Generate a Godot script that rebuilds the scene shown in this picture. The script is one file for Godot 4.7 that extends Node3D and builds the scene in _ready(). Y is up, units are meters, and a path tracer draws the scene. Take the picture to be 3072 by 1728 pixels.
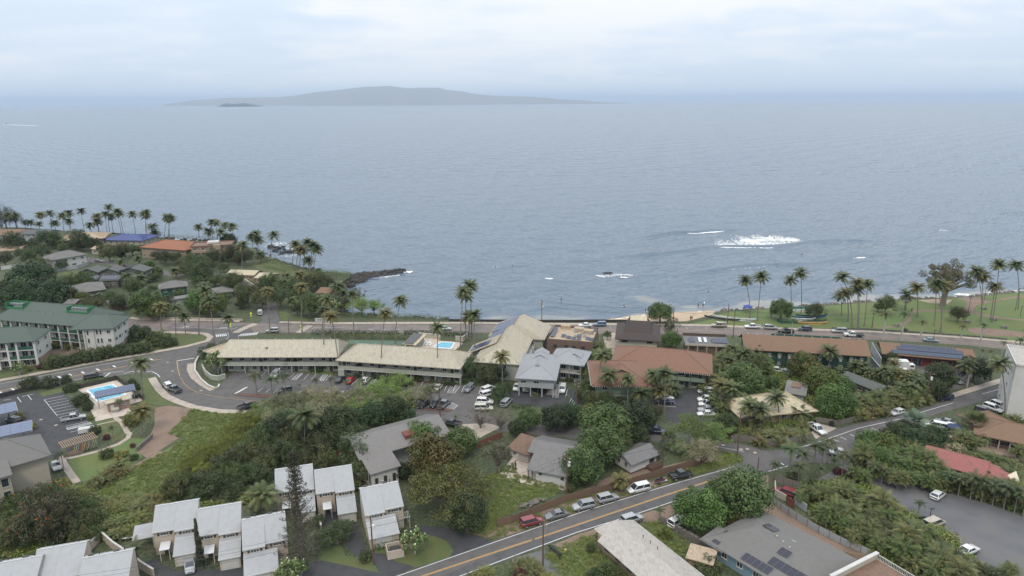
extends Node3D
# A cove seen from the air under a bright overcast sky: lengths in metres, y up, the camera looks towards -z over land to the sea.

var M := {}
var taken := {}
var rng := RandomNumberGenerator.new()
const SEA := -2.5

class MB:
	var v := PackedVector3Array()
	var n := PackedVector3Array()
	var c := PackedColorArray()
	var col := Color.WHITE
	func tri(a: Vector3, b: Vector3, d: Vector3):
		var nn := (d - a).cross(b - a).normalized()
		v.append(a); v.append(b); v.append(d)
		n.append(nn); n.append(nn); n.append(nn)
		c.append(col); c.append(col); c.append(col)
	func quad(a: Vector3, b: Vector3, d: Vector3, e: Vector3):
		tri(a, b, d); tri(a, d, e)
	func box(lo: Vector3, hi: Vector3):
		hexa([Vector3(lo.x, lo.y, lo.z),Vector3(hi.x, lo.y, lo.z),Vector3(hi.x, lo.y, hi.z),Vector3(lo.x, lo.y, hi.z),
			Vector3(lo.x, hi.y, lo.z),Vector3(hi.x, hi.y, lo.z),Vector3(hi.x, hi.y, hi.z),Vector3(lo.x, hi.y, hi.z)])
	func cbox(at: Vector3, size: Vector3):
		box(at - size * 0.5, at + size * 0.5)
	func hexa(p: Array):   # bottom ring then top ring, each going x then z
		quad(p[4], p[5], p[6], p[7]); quad(p[3], p[2], p[1], p[0])
		for i in 4:
			var j := (i + 1) % 4
			quad(p[i], p[j], p[j + 4], p[i + 4])
	func bar(a: Vector3, b: Vector3, w: float, h: float):
		var d := (b - a).normalized()
		var s := d.cross(Vector3.UP)
		if s.length() < 0.01: s = Vector3.RIGHT
		s = s.normalized() * w * 0.5
		var u := s.cross(d).normalized() * h * 0.5
		hexa([a - s - u, b - s - u, b + s - u, a + s - u, a - s + u, b - s + u, b + s + u, a + s + u])
	func tube(path: Array, radii: Array, sides := 6):
		var rings := []
		for i in path.size():
			var d: Vector3 = (path[mini(i + 1, path.size() - 1)] - path[maxi(i - 1,0)]).normalized()
			var s := d.cross(Vector3(0.13,0.2,0.97)).normalized() if absf(d.y) > 0.7 else d.cross(Vector3.UP).normalized()
			var u := s.cross(d)
			var ring := []
			for k in sides:
				var a := TAU * k / sides
				ring.append(path[i] + (s * cos(a) + u * sin(a)) * radii[i])
			rings.append(ring)
		for i in path.size() - 1:
			for k in sides:
				var k2 := (k + 1) % sides
				quad(rings[i][k], rings[i][k2], rings[i + 1][k2], rings[i + 1][k])
		for k in range(1, sides - 1):
			tri(rings[-1][0], rings[-1][k], rings[-1][k + 1])
			tri(rings[0][0], rings[0][k + 1], rings[0][k])
	func lathe(prof: Array, at := Vector3.ZERO, sides := 12):   # prof of Vector2(radius, y) going up
		for i in prof.size() - 1:
			for k in sides:
				var a := TAU * k / sides
				var b := TAU * (k + 1) / sides
				var p0: Vector2 = prof[i]
				var p1: Vector2 = prof[i + 1]
				quad(at + Vector3(cos(b) * p0.x, p0.y, sin(b) * p0.x), at + Vector3(cos(b) * p1.x, p1.y, sin(b) * p1.x), at + Vector3(cos(a) * p1.x, p1.y, sin(a) * p1.x), at + Vector3(cos(a) * p0.x, p0.y, sin(a) * p0.x))
	func fan(p: Array):
		for i in range(1, p.size() - 1): tri(p[0], p[i], p[i + 1])
	func leaf(at: Vector3, u: Vector3, w: Vector3):   # a rhomb
		tri(at - u, at + w, at + u); tri(at - u, at + u, at - w)
	func mesh() -> ArrayMesh:
		var m := ArrayMesh.new()
		var a := []
		a.resize(Mesh.ARRAY_MAX)
		a[Mesh.ARRAY_VERTEX] = v; a[Mesh.ARRAY_NORMAL] = n; a[Mesh.ARRAY_COLOR] = c
		m.add_surface_from_arrays(Mesh.PRIMITIVE_TRIANGLES, a)
		return m
	func smooth(angle_group := 0) -> ArrayMesh:
		var st := SurfaceTool.new()
		st.begin(Mesh.PRIMITIVE_TRIANGLES)
		st.set_smooth_group(angle_group)
		for i in v.size():
			st.set_color(c[i]); st.add_vertex(v[i])
		st.index(); st.generate_normals()
		return st.commit()

func numbered(called: String) -> String:
	taken[called] = taken.get(called,-1) + 1
	return called if taken[called] == 0 else "%s_%03d" % [called, taken[called]]

func tag(o: Node, label: String, category: String, group := ""):
	o.set_meta("label", label); o.set_meta("category", category)
	if group: o.set_meta("group", group)

func thing(called: String, label: String, category: String, at := Vector3.ZERO, turn := 0.0, group := "") -> Node3D:
	var o := Node3D.new()
	o.name = numbered(called)
	add_child(o)
	o.position = at; o.rotation.y = turn
	tag(o, label, category, group)
	return o

func part(called: String, mesh: Mesh, m: Material, parent: Node, at := Vector3.ZERO, size := Vector3.ONE, turn := 0.0) -> MeshInstance3D:
	var o := MeshInstance3D.new()
	o.name = called if parent != self else numbered(called)
	o.mesh = mesh; o.material_override = m
	parent.add_child(o, true)
	o.position = at
	o.rotation.y = turn
	o.scale = size
	return o

func struct(called: String, mesh: Mesh, m: Material, kind := "structure") -> MeshInstance3D:
	var o := part(called, mesh, m, self)
	o.set_meta("kind", kind)
	return o

func dup(o: Node3D, label: String, at: Vector3, turn := 0.0, size := 1.0) -> Node3D:
	var base: String = o.name
	var cut := base.rfind("_")
	if cut > 0 and base.substr(cut + 1).is_valid_int(): base = base.substr(0, cut)
	var r: Node3D = o.duplicate()
	r.name = numbered(base)
	add_child(r)
	r.position = at; r.rotation = Vector3(0, turn,0); r.scale = Vector3.ONE * size
	r.set_meta("label", label)
	return r

func pts(a: Array) -> PackedVector2Array:
	var p := PackedVector2Array()
	for i in range(0, a.size(),2): p.append(Vector2(a[i], a[i + 1]))
	return p

func sheet_mesh(p: PackedVector2Array, y: float, skirt := 0.0) -> ArrayMesh:
	var b := MB.new()
	var t := Geometry2D.triangulate_polygon(p)
	if t.is_empty(): print("bad polygon ", p)
	for i in range(0, t.size(),3):
		var q := [p[t[i]], p[t[i + 1]], p[t[i + 2]]]
		var a := Vector3(q[0].x, y, q[0].y)
		var d := Vector3(q[1].x, y, q[1].y)
		var e := Vector3(q[2].x, y, q[2].y)
		if (e - a).cross(d - a).y < 0.0: b.tri(a, e, d)
		else: b.tri(a, d, e)
	if skirt > 0.0:
		for i in p.size():
			var s := p[i]
			var e2 := p[(i + 1) % p.size()]
			b.quad(Vector3(s.x, y - skirt, s.y),Vector3(s.x, y, s.y),Vector3(e2.x, y, e2.y),Vector3(e2.x, y - skirt, e2.y))
	return b.mesh()

func sheet(called: String, flat: Array, y: float, m: Material, skirt := 0.0) -> MeshInstance3D:
	return struct(called, sheet_mesh(pts(flat), y, skirt), m)

func strip(flat: Array, width: float) -> PackedVector2Array:   # a band round a polyline
	var p := pts(flat)
	var l := PackedVector2Array()
	var r := PackedVector2Array()
	for i in p.size():
		var d := (p[mini(i + 1, p.size() - 1)] - p[maxi(i - 1,0)]).normalized()
		var s := Vector2(-d.y, d.x) * width * 0.5
		l.append(p[i] + s); r.append(p[i] - s)
	r.reverse()
	l.append_array(r)
	return l

func paint(b: MB, flat: Array, width: float, y: float):
	var p := strip(flat, width)
	var h := p.size() / 2
	for i in h - 1:
		var a := p[i]
		var d := p[i + 1]
		var e := p[p.size() - 2 - i]
		var f := p[p.size() - 1 - i]
		b.quad(Vector3(a.x, y, a.y),Vector3(d.x, y, d.y),Vector3(e.x, y, e.y),Vector3(f.x, y, f.y))

func dashes(b: MB, flat: Array, width: float, y: float, dash: float, gap: float):
	var p := pts(flat)
	for i in p.size() - 1:
		var d := p[i + 1] - p[i]
		var n := int(d.length() / (dash + gap))
		for k in n:
			var s := p[i] + d.normalized() * k * (dash + gap)
			var e := s + d.normalized() * dash
			paint(b,[s.x, s.y, e.x, e.y], width, y)

# ---------------------------------------------------------------- materials
func lin(r: float, g: float, b: float) -> Color:
	return (Color(r, g, b) * 0.9).linear_to_srgb()

func noise_image(seed_: int, freq: float, octaves: int, ramp: Array, size := 512, kind := FastNoiseLite.TYPE_SIMPLEX_SMOOTH, stretch := 1.0) -> Image:
	var f := FastNoiseLite.new()
	f.seed = seed_; f.frequency = freq; f.fractal_octaves = octaves; f.noise_type = kind
	f.fractal_type = FastNoiseLite.FRACTAL_FBM
	var im := f.get_seamless_image(size, int(size * stretch), false, false,0.15, true)
	if stretch != 1.0: im.resize(size, size)
	im.convert(Image.FORMAT_L8)
	var src := im.get_data()
	var lut := []
	for i in 256:
		var t := i / 255.0
		var k := 0
		while k < ramp.size() - 2 and t > ramp[k + 1][0]: k += 1
		var a = ramp[k]
		var b = ramp[k + 1]
		lut.append(a[1].lerp(b[1], clampf((t - a[0]) / (b[0] - a[0]),0,1)).linear_to_srgb())
	var out := PackedByteArray()
	out.resize(src.size() * 3)
	for i in src.size():
		var c: Color = lut[src[i]]
		out[i * 3] = int(c.r * 255); out[i * 3 + 1] = int(c.g * 255); out[i * 3 + 2] = int(c.b * 255)
	return Image.create_from_data(size, size, false, Image.FORMAT_RGB8, out)

func tex(im: Image) -> ImageTexture:
	return ImageTexture.create_from_image(im)

func plain(r: float, g: float, b: float, rough := 0.8, metal := 0.0) -> StandardMaterial3D:
	var m := StandardMaterial3D.new()
	m.albedo_color = lin(r, g, b); m.roughness = rough; m.metallic = metal
	return m

func textured(t: Texture2D, per_metre: float, rough := 0.9, tint := Color(0.955,0.955,0.955), world := true) -> StandardMaterial3D:
	var m := StandardMaterial3D.new()
	m.albedo_color = tint; m.albedo_texture = t; m.roughness = rough
	m.uv1_triplanar = true; m.uv1_world_triplanar = world
	m.uv1_scale = Vector3.ONE * per_metre
	return m

func layered(m: StandardMaterial3D, t: Texture2D, per_metre: float) -> StandardMaterial3D:   # a second, coarser pattern multiplied over the first
	m.detail_enabled = true; m.detail_albedo = t; m.detail_blend_mode = BaseMaterial3D.BLEND_MODE_MUL
	m.detail_uv_layer = BaseMaterial3D.DETAIL_UV_2
	m.uv2_triplanar = true; m.uv2_world_triplanar = true; m.uv2_scale = Vector3.ONE * per_metre
	return m

func grey(v: float) -> Color:
	return Color(v, v, v)

func make_materials():
	var grain := tex(noise_image(3,0.06,4,[[0, grey(0.62)],[0.5, grey(0.86)],[1, grey(1.0)]],256))
	var blot := tex(noise_image(5,0.012,5,[[0, grey(0.66)],[0.45, grey(0.9)],[1, grey(1.0)]],512))
	M.grain = grain; M.blot = blot
	M.asphalt = layered(textured(tex(noise_image(7,0.09,3,[[0, Color(.09,.082,.079)],[0.5, Color(.117,.107,.104)],[1, Color(.155,.143,.138)]],256)),0.35), blot,0.045)
	M.road = layered(textured(tex(noise_image(8,0.09,3,[[0, Color(.15,.122,.11)],[0.5, Color(.19,.158,.145)],[1, Color(.24,.205,.19)]],256)),0.3), blot,0.038)
	M.worn = layered(textured(tex(noise_image(28,0.09,3,[[0, Color(.072,.07,.073)],[0.5, Color(.092,.09,.093)],[1, Color(.125,.12,.12)]],256)),0.33), blot,0.05)
	M.tar = layered(textured(tex(noise_image(9,0.09,3,[[0, Color(.042,.042,.047)],[0.5, Color(.056,.056,.06)],[1, Color(.085,.084,.085)]],256)),0.35), blot,0.06)
	M.gravel = layered(textured(tex(noise_image(10,0.16,3,[[0, Color(.085,.083,.086)],[0.5, Color(.14,.138,.142)],[1, Color(.21,.205,.205)]],512)),0.16), tex(noise_image(11,0.012,4,[[0, Color(1,.93,.84)],[0.35, Color(.93,.92,.92)],[0.6, Color(.82,.83,.86)],[1, Color(.7,.71,.74)]],512)),0.02)
	M.concrete = layered(textured(tex(noise_image(12,0.05,4,[[0, Color(.36,.3,.245)],[0.5, Color(.42,.355,.295)],[1, Color(.5,.43,.37)]],256)),0.4), blot,0.07)
	M.paving = layered(textured(tex(noise_image(13,0.05,4,[[0, Color(.46,.38,.32)],[0.5, Color(.55,.46,.39)],[1, Color(.62,.54,.47)]],256)),0.4), blot,0.09)
	M.lawn = layered(textured(tex(noise_image(14,0.05,5,[[0, Color(.07,.1,.032)],[0.5, Color(.115,.155,.05)],[1, Color(.19,.215,.09)]],512)),0.12), tex(noise_image(15,0.009,4,[[0, Color(1,.86,.7)],[0.4, Color(.95,.93,.85)],[0.6, Color(.85,.93,.8)],[1, Color(.75,.88,.7)]],512)),0.013)
	M.lush = layered(textured(tex(noise_image(16,0.05,5,[[0, Color(.055,.068,.026)],[0.5, Color(.092,.11,.042)],[1, Color(.15,.16,.075)]],512)),0.14), tex(noise_image(27,0.012,5,[[0, Color(1,.8,.66)],[0.35, Color(1,.94,.8)],[0.6, Color(.85,.95,.75)],[1, Color(.65,.8,.6)]],512)),0.03)
	M.meadow = layered(textured(tex(noise_image(29,0.05,5,[[0, Color(.075,.1,.03)],[0.5, Color(.12,.155,.048)],[1, Color(.18,.205,.08)]],512)),0.14), M.blot,0.03)
	M.dirt = layered(textured(tex(noise_image(17,0.04,5,[[0, Color(.15,.098,.07)],[0.5, Color(.225,.155,.115)],[1, Color(.32,.235,.18)]],512)),0.13), blot,0.03)
	M.scrub = layered(textured(tex(noise_image(18,0.03,5,[[0, Color(.03,.042,.018)],[0.4, Color(.055,.072,.03)],[0.7, Color(.095,.105,.05)],[1, Color(.16,.125,.085)]],512)),0.07), blot,0.021)
	M.mulch = layered(textured(tex(noise_image(19,0.1,4,[[0, Color(.07,.035,.025)],[0.5, Color(.13,.07,.055)],[1, Color(.2,.12,.1)]],256)),0.3), blot,0.1)
	M.sand = layered(textured(tex(noise_image(20,0.04,5,[[0, Color(.4,.29,.19)],[0.5, Color(.49,.37,.25)],[1, Color(.58,.46,.33)]],512)),0.1), blot,0.04)
	M.paint_white = textured(tex(noise_image(22,0.07,4,[[0, grey(.4)],[0.35, grey(.62)],[1, grey(.74)]],256)),0.5)
	M.paint_yellow = textured(tex(noise_image(23,0.07,4,[[0, Color(.38,.22,.07)],[0.4, Color(.52,.3,.09)],[1, Color(.6,.38,.14)]],256)),0.5)
	M.water = water(117.0,0.38)
	M.open_water = water(310.0,0.5)
	M.foam = textured(tex(noise_image(24,0.05,4,[[0, grey(.55)],[0.4, grey(.8)],[1, grey(.9)]],256)),0.3)
	M.lava = layered(textured(tex(noise_image(25,0.05,5,[[0, Color(.018,.016,.016)],[0.5, Color(.04,.036,.035)],[1, Color(.1,.085,.08)]],256)),0.3), blot,0.1)
	M.stone = layered(textured(tex(noise_image(26,0.06,5,[[0, Color(.08,.07,.062)],[0.5, Color(.17,.15,.135)],[1, Color(.3,.27,.24)]],256)),0.5), blot,0.1)
	M.island = plain(.2,.2,.2,1.0)
	M.islet = plain(.05,.05,.05,1.0)

func water(tile: float, strength: float) -> StandardMaterial3D:
	if not M.has("chop"):
		var r := RandomNumberGenerator.new()
		r.seed = 5
		var n := 512
		var sx := PackedFloat32Array()
		var sy := PackedFloat32Array()
		sx.resize(n * n); sy.resize(n * n)
		for k in 26:
			var q := pow(r.randf(),1.4) * 52.0 + 5.0
			var a := r.randf_range(-1.1,1.1) + (PI if r.randf() < .3 else 0.0)
			var kx := int(round(q * sin(a)))
			var ky := int(round(q * cos(a)))
			var ph := r.randf() * TAU
			var amp := .36 / pow(q,.35)
			for y in n:
				var py := TAU * ky * y / n + ph
				for x in n:
					var c := amp * cos(TAU * kx * x / n + py)
					sx[y * n + x] += c * kx / q; sy[y * n + x] += c * ky / q
		var out := PackedByteArray()
		out.resize(n * n * 3)
		for i in n * n:
			var v := Vector3(-sx[i],-sy[i],1.6).normalized() * .5 + Vector3.ONE * .5
			out[i * 3] = int(v.x * 255); out[i * 3 + 1] = int(v.y * 255); out[i * 3 + 2] = int(v.z * 255)
		M.chop = tex(Image.create_from_data(n, n, false, Image.FORMAT_RGB8, out))
	var m := StandardMaterial3D.new()
	m.vertex_color_use_as_albedo = true
	m.roughness = 0.22; m.metallic_specular = 0.28
	m.normal_enabled = true; m.normal_texture = M.chop; m.normal_scale = strength
	m.uv1_triplanar = true; m.uv1_world_triplanar = true; m.uv1_scale = Vector3.ONE / tile
	return m

# ---------------------------------------------------------------- camera, sky, sun
func camera_and_light():
	var cam := Camera3D.new()
	cam.name = "camera"
	cam.fov = 45.7
	cam.near = 1.0; cam.far = 200000.0
	cam.transform = Transform3D(Basis.from_euler(Vector3(deg_to_rad(-15.3),0,0)) * Basis(Vector3(0,0,1), deg_to_rad(-0.28)),Vector3(0,80,0))
	add_child(cam)
	cam.current = true
	var env := Environment.new()
	env.background_mode = Environment.BG_SKY
	env.tonemap_mode = Environment.TONE_MAPPER_LINEAR
	env.tonemap_exposure = 1.0
	env.sdfgi_enabled = true; env.ssao_enabled = true; env.ssil_enabled = true
	env.fog_enabled = true
	env.fog_density = 0.000045
	env.fog_light_color = Color(0.83,0.91,1.0)
	var sky := Sky.new()
	var pano := PanoramaSkyMaterial.new()
	pano.panorama = tex(sky_image())
	sky.sky_material = pano
	env.sky = sky
	env.background_energy_multiplier = 1.0
	var we := WorldEnvironment.new()
	we.name = "environment"
	we.environment = env
	add_child(we)
	var sun := DirectionalLight3D.new()
	sun.name = "sun"
	sun.light_energy = 0.5
	sun.light_angular_distance = 11.0
	sun.light_color = Color(1.0,0.95,0.87)
	sun.shadow_enabled = true
	sun.rotation_degrees = Vector3(-52,-6,0)
	add_child(sun)

func sky_image() -> Image:
	var w := 2048
	var h := 1024
	var big := FastNoiseLite.new()
	big.seed = 4; big.frequency = 0.35; big.fractal_octaves = 5; big.fractal_gain = 0.55
	var fine := FastNoiseLite.new()
	fine.seed = 12; fine.frequency = 1.1; fine.fractal_octaves = 5
	var im := Image.create(w, h, false, Image.FORMAT_RGBF)
	for y in h:
		var up := (0.5 - (y + 0.5) / h) * PI
		var sy := sin(up)
		var cy := cos(up)
		for x in w:
			var a := (x + 0.5) / w * TAU
			if sy <= 0.0:
				im.set_pixel(x, y, Color(0.5,0.58,0.66)); continue
			var k := 1.0 / (sy + 0.09)
			var px := cos(a) * cy * k
			var pz := sin(a) * cy * k
			var warp := fine.get_noise_2d(px * 0.5, pz * 0.5 + 40.0) * 0.9
			var c := big.get_noise_2d(px * 0.62 + warp, pz * 0.62 - warp) * 0.9 + fine.get_noise_2d(px * 1.3 + 7.0, pz * 0.8) * 0.35
			var t := smoothstep(-0.42,0.45, c)
			var low := exp(-sy * 14.0)
			var col := Color(0.67,0.775,0.9).lerp(Color(0.9,0.92,0.94), t)
			col = col.lerp(Color(0.74,0.83,0.94), low * 0.85) * (1.0 + 1.2 * sy)
			im.set_pixel(x, y, col)
	return im

# ---------------------------------------------------------------- the setting
const SHORE := [-374.3,-458.5,-327,-451.6,-292.3,-439.7,-256,-428.4,-224.4,-416,-201.3,-406.1,-166.7,-397.7,-144.8,-378.8,-137.8,-359.4,-128.1,-354.4,-118.9,-343.8,-107.3,-332.6,-95.3,-325.1,-86,-322.9,-79.4,-321.8,-76.6,-315.9,-78.2,-304.8,-82,-292.7,-79.5,-279.9,-73,-270.8,-66.8,-258.3,-61.3,-254.9,-51.1,-252.2,-41.2,-250.8,-33.4,-249.4,-24.1,-246.8,-10.04,-245.3,18.64,-244.5,33.6,-244.8,44,-243.9,61.5,-243.6,65.7,-244.2,76.7,-251.4,79.3,-255.2,86.3,-257.7,102,-260.2,111.6,-261.4,124.8,-263.5,141.2,-267.4,154.5,-269.5,168.6,-272.8,186.2,-274.4,190.7,-274.3,206.1,-279.1,219.8,-282,251.5,-288.2,331.8,-290]

const WATER := Color(.09,.124,.162)

func swell(x: float, z: float) -> float:
	var s := 0.0
	s += 0.16 * sin(x * 0.05 + z * 0.16 + 1.2 * sin(x * 0.013))
	s += 0.1 * sin(-x * 0.09 + z * 0.23 + 0.8 * sin(x * 0.021 + z * 0.01))
	s += 0.05 * sin(x * 0.31 + z * 0.45)
	return s

func sea():
	var x0 := -520.0
	var x1 := 560.0
	var z0 := -760.0
	var z1 := -200.0
	var nx := 430
	var nz := 330
	var crests := [[pts([70.7,-414.3,91.4,-425.7,106.1,-434.5,117.9,-430.8,140.3,-441.6,159.3,-449.5]),.9],[pts([48.2,-357.9,83.7,-374.5,115.2,-387.2,138.8,-388.9,155.8,-391.9,179.1,-401.5,209,-405.3,233,-405.3]),.6],[pts([67.7,-321.9,100,-333.4,132.4,-343.4,143.8,-346.1,161.5,-351.2,193.4,-362.4,218.6,-368.9]),.55],[pts([264.6,-439.4,284.6,-440.3,301.5,-436.3]),.7],[pts([165.7,-326.9,183.4,-332.7,201.1,-337.6]),.35],[pts([355.5,-507.1,384.5,-508.6,417.2,-509.9]),.7],[pts([244.5,-404.4,269.3,-405.6,290.5,-401.5]),.5],[pts([0.01,-312.7,14.27,-315.8,28.8,-319.3]),.3],[pts([-32.2,-272.7,-11.55,-274.5,-0.03,-278,25.6,-282.1]),.2]]
	var stain := FastNoiseLite.new()
	stain.seed = 8; stain.frequency = 0.016; stain.fractal_octaves = 4
	var shoal := pts([15.03,-246.8,34.1,-248.3,50.1,-253.1,75.5,-261.3,96.7,-265.1,143.9,-272.9,190.5,-281.3,223.5,-287.1])
	var vs := PackedVector3Array()
	var cs := PackedColorArray()
	for j in nz + 1:
		var tz := float(j) / nz
		var z := lerpf(z0, z1,1.0 - pow(1.0 - tz,1.35))
		for i in nx + 1:
			var x := lerpf(x0, x1, float(i) / nx)
			var q := Vector2(x, z)
			var edge := clampf(minf(minf(x - x0, x1 - x), z - z0) / 60.0,0,1)
			var y := swell(x, z)
			if x > -80.0:
				for c in crests:
					var p: PackedVector2Array = c[0]
					if x < p[0].x - 20.0 or x > p[p.size() - 1].x + 20.0: continue
					for k in p.size() - 1:
						if x < p[k].x or x > p[k + 1].x: continue
						var zz := lerpf(p[k].y, p[k + 1].y, (x - p[k].x) / maxf(p[k + 1].x - p[k].x,.1)) + 2.0 * sin(x * .09)
						var ends := clampf(minf(x - p[0].x, p[p.size() - 1].x - x) / 25.0,0,1)
						var d := z - zz
						y += 1.5 * c[1] * ends * exp(-d * d / (5.0 if d > 0.0 else 16.0))
			var s := 0.0
			if z > -330.0 and x > -60.0:
				var d2 := 1e9
				for k in shoal.size() - 1: d2 = minf(d2, Geometry2D.get_closest_point_to_segment(q, shoal[k], shoal[k + 1]).distance_to(q))
				s = clampf(0.75 + stain.get_noise_2d(x, z * 1.6) * 1.3 - d2 / 26.0,0,1)
			vs.append(Vector3(x, SEA + y * edge, z)); cs.append(WATER.lerp(Color(.27,.265,.235), smoothstep(.25,.6, s) * .7))
	var idx := PackedInt32Array()
	var ns := PackedVector3Array()
	var w := nx + 1
	for j in nz + 1:
		for i in w:
			var a := vs[j * w + maxi(i - 1,0)]
			var b := vs[j * w + mini(i + 1, nx)]
			var c2 := vs[maxi(j - 1,0) * w + i]
			var d3 := vs[mini(j + 1, nz) * w + i]
			ns.append((d3 - c2).cross(b - a).normalized())
			if i < nx and j < nz:
				var o := j * w + i
				idx.append_array([o, o + 1, o + w + 1, o, o + w + 1, o + w])
	var m := ArrayMesh.new()
	var arr := []
	arr.resize(Mesh.ARRAY_MAX)
	arr[Mesh.ARRAY_VERTEX] = vs; arr[Mesh.ARRAY_NORMAL] = ns; arr[Mesh.ARRAY_COLOR] = cs; arr[Mesh.ARRAY_INDEX] = idx
	m.add_surface_from_arrays(Mesh.PRIMITIVE_TRIANGLES, arr)
	struct("sea", m, M.water)
	var far := MB.new()
	far.col = WATER
	var y2 := SEA
	var e := 70000.0
	far.quad(Vector3(-e, y2,-e),Vector3(e, y2,-e),Vector3(e, y2, z0),Vector3(-e, y2, z0))
	far.quad(Vector3(-e, y2, z0),Vector3(x0, y2, z0),Vector3(x0, y2, z1),Vector3(-e, y2, z1))
	far.quad(Vector3(x1, y2, z0),Vector3(e, y2, z0),Vector3(e, y2, z1),Vector3(x1, y2, z1))
	struct("open_sea", far.mesh(), M.open_water)

func islands():
	island("far_island",[-9099.2,26,-9023.9,115.7,-8816.7,154.7,-7874.7,199.8,-6461.8,222.5,-5990.8,260.1,-5331.4,366.7,-4483.7,442.4,-4106.9,490.5,-3353.3,476.5,-2882.4,434.1,-2411.4,421.6,-2128.8,450.1,-1987.5,449.4,-1846.2,398.6,-1375.2,346.1,-998.5,274.1,-527.5,231.6,226.1,207.7,885.4,184.2,1356.4,121.7,1921.6,98.7,2486.7,45.7,3146.1,12.28],-20000.0,3500.0)
	island("islet",[-5818.4,0,-5778.3,42.2,-5691.4,63.3,-5591,49.2,-5490.7,56.2,-5357,70.3,-5290.1,63.3,-5189.8,42.2,-5089.5,28.1,-5015.9,0],-14200.0,400.0)

func island(called: String, prof: Array, z: float, depth: float):
	var b := MB.new()
	var n := FastNoiseLite.new()
	n.seed = 9; n.frequency = 0.0012
	var p := pts(prof)
	var rows := []
	for j in 9:
		var t := j / 8.0
		var f := sin(t * PI) if t > 0.5 else pow(sin(t * PI),0.7)
		var row := []
		for i in p.size():
			var y := maxf(p[i].y,0.0) * f * (1.0 + (0.22 * n.get_noise_2d(p[i].x, t * 3000.0) if j != 4 else 0.0))
			row.append(Vector3(p[i].x, SEA + (y if j > 0 and j < 8 else -30.0), z + depth * (0.5 - t)))
		rows.append(row)
	for j in 8:
		for i in p.size() - 1: b.quad(rows[j][i], rows[j + 1][i], rows[j + 1][i + 1], rows[j][i + 1])
	struct(called, b.smooth(), M.islet if called == "islet" else M.island)

func ground():
	var land := pts(SHORE)
	land.append_array(PackedVector2Array([Vector2(700,-150),Vector2(700,120),Vector2(-700,120),Vector2(-700,-430)]))
	struct("ground", sheet_mesh(land,0.0,5.0), M.scrub)
	var inn := pts([32.9,-244.8,44,-243.8,61.4,-243.5,65.7,-244,76.7,-251.3,79.3,-255.1])
	var out := pts([34.4,-253.4,44.1,-255.9,55.7,-260.9,68.3,-263.8,76.6,-264.9,82.4,-265.2])
	var b := MB.new()
	for i in inn.size() - 1:
		var a := Vector3(inn[i].x,0.03, inn[i].y)
		var d := Vector3(inn[i + 1].x,0.03, inn[i + 1].y)
		var e := Vector3(out[i + 1].x,-2.5, out[i + 1].y)
		var f := Vector3(out[i].x,-2.5, out[i].y)
		b.quad(f, e, d, a)
		var e2 := e + (e - d) * Vector3(1,0,1).normalized() * 1.6 + Vector3(0,-2.0,-6)
		var f2 := f + (f - a) * Vector3(1,0,1).normalized() * 1.6 + Vector3(0,-2.0,-6)
		b.quad(f2, e2, e, f)
	struct("beach_sand", b.mesh(), M.sand)

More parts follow.
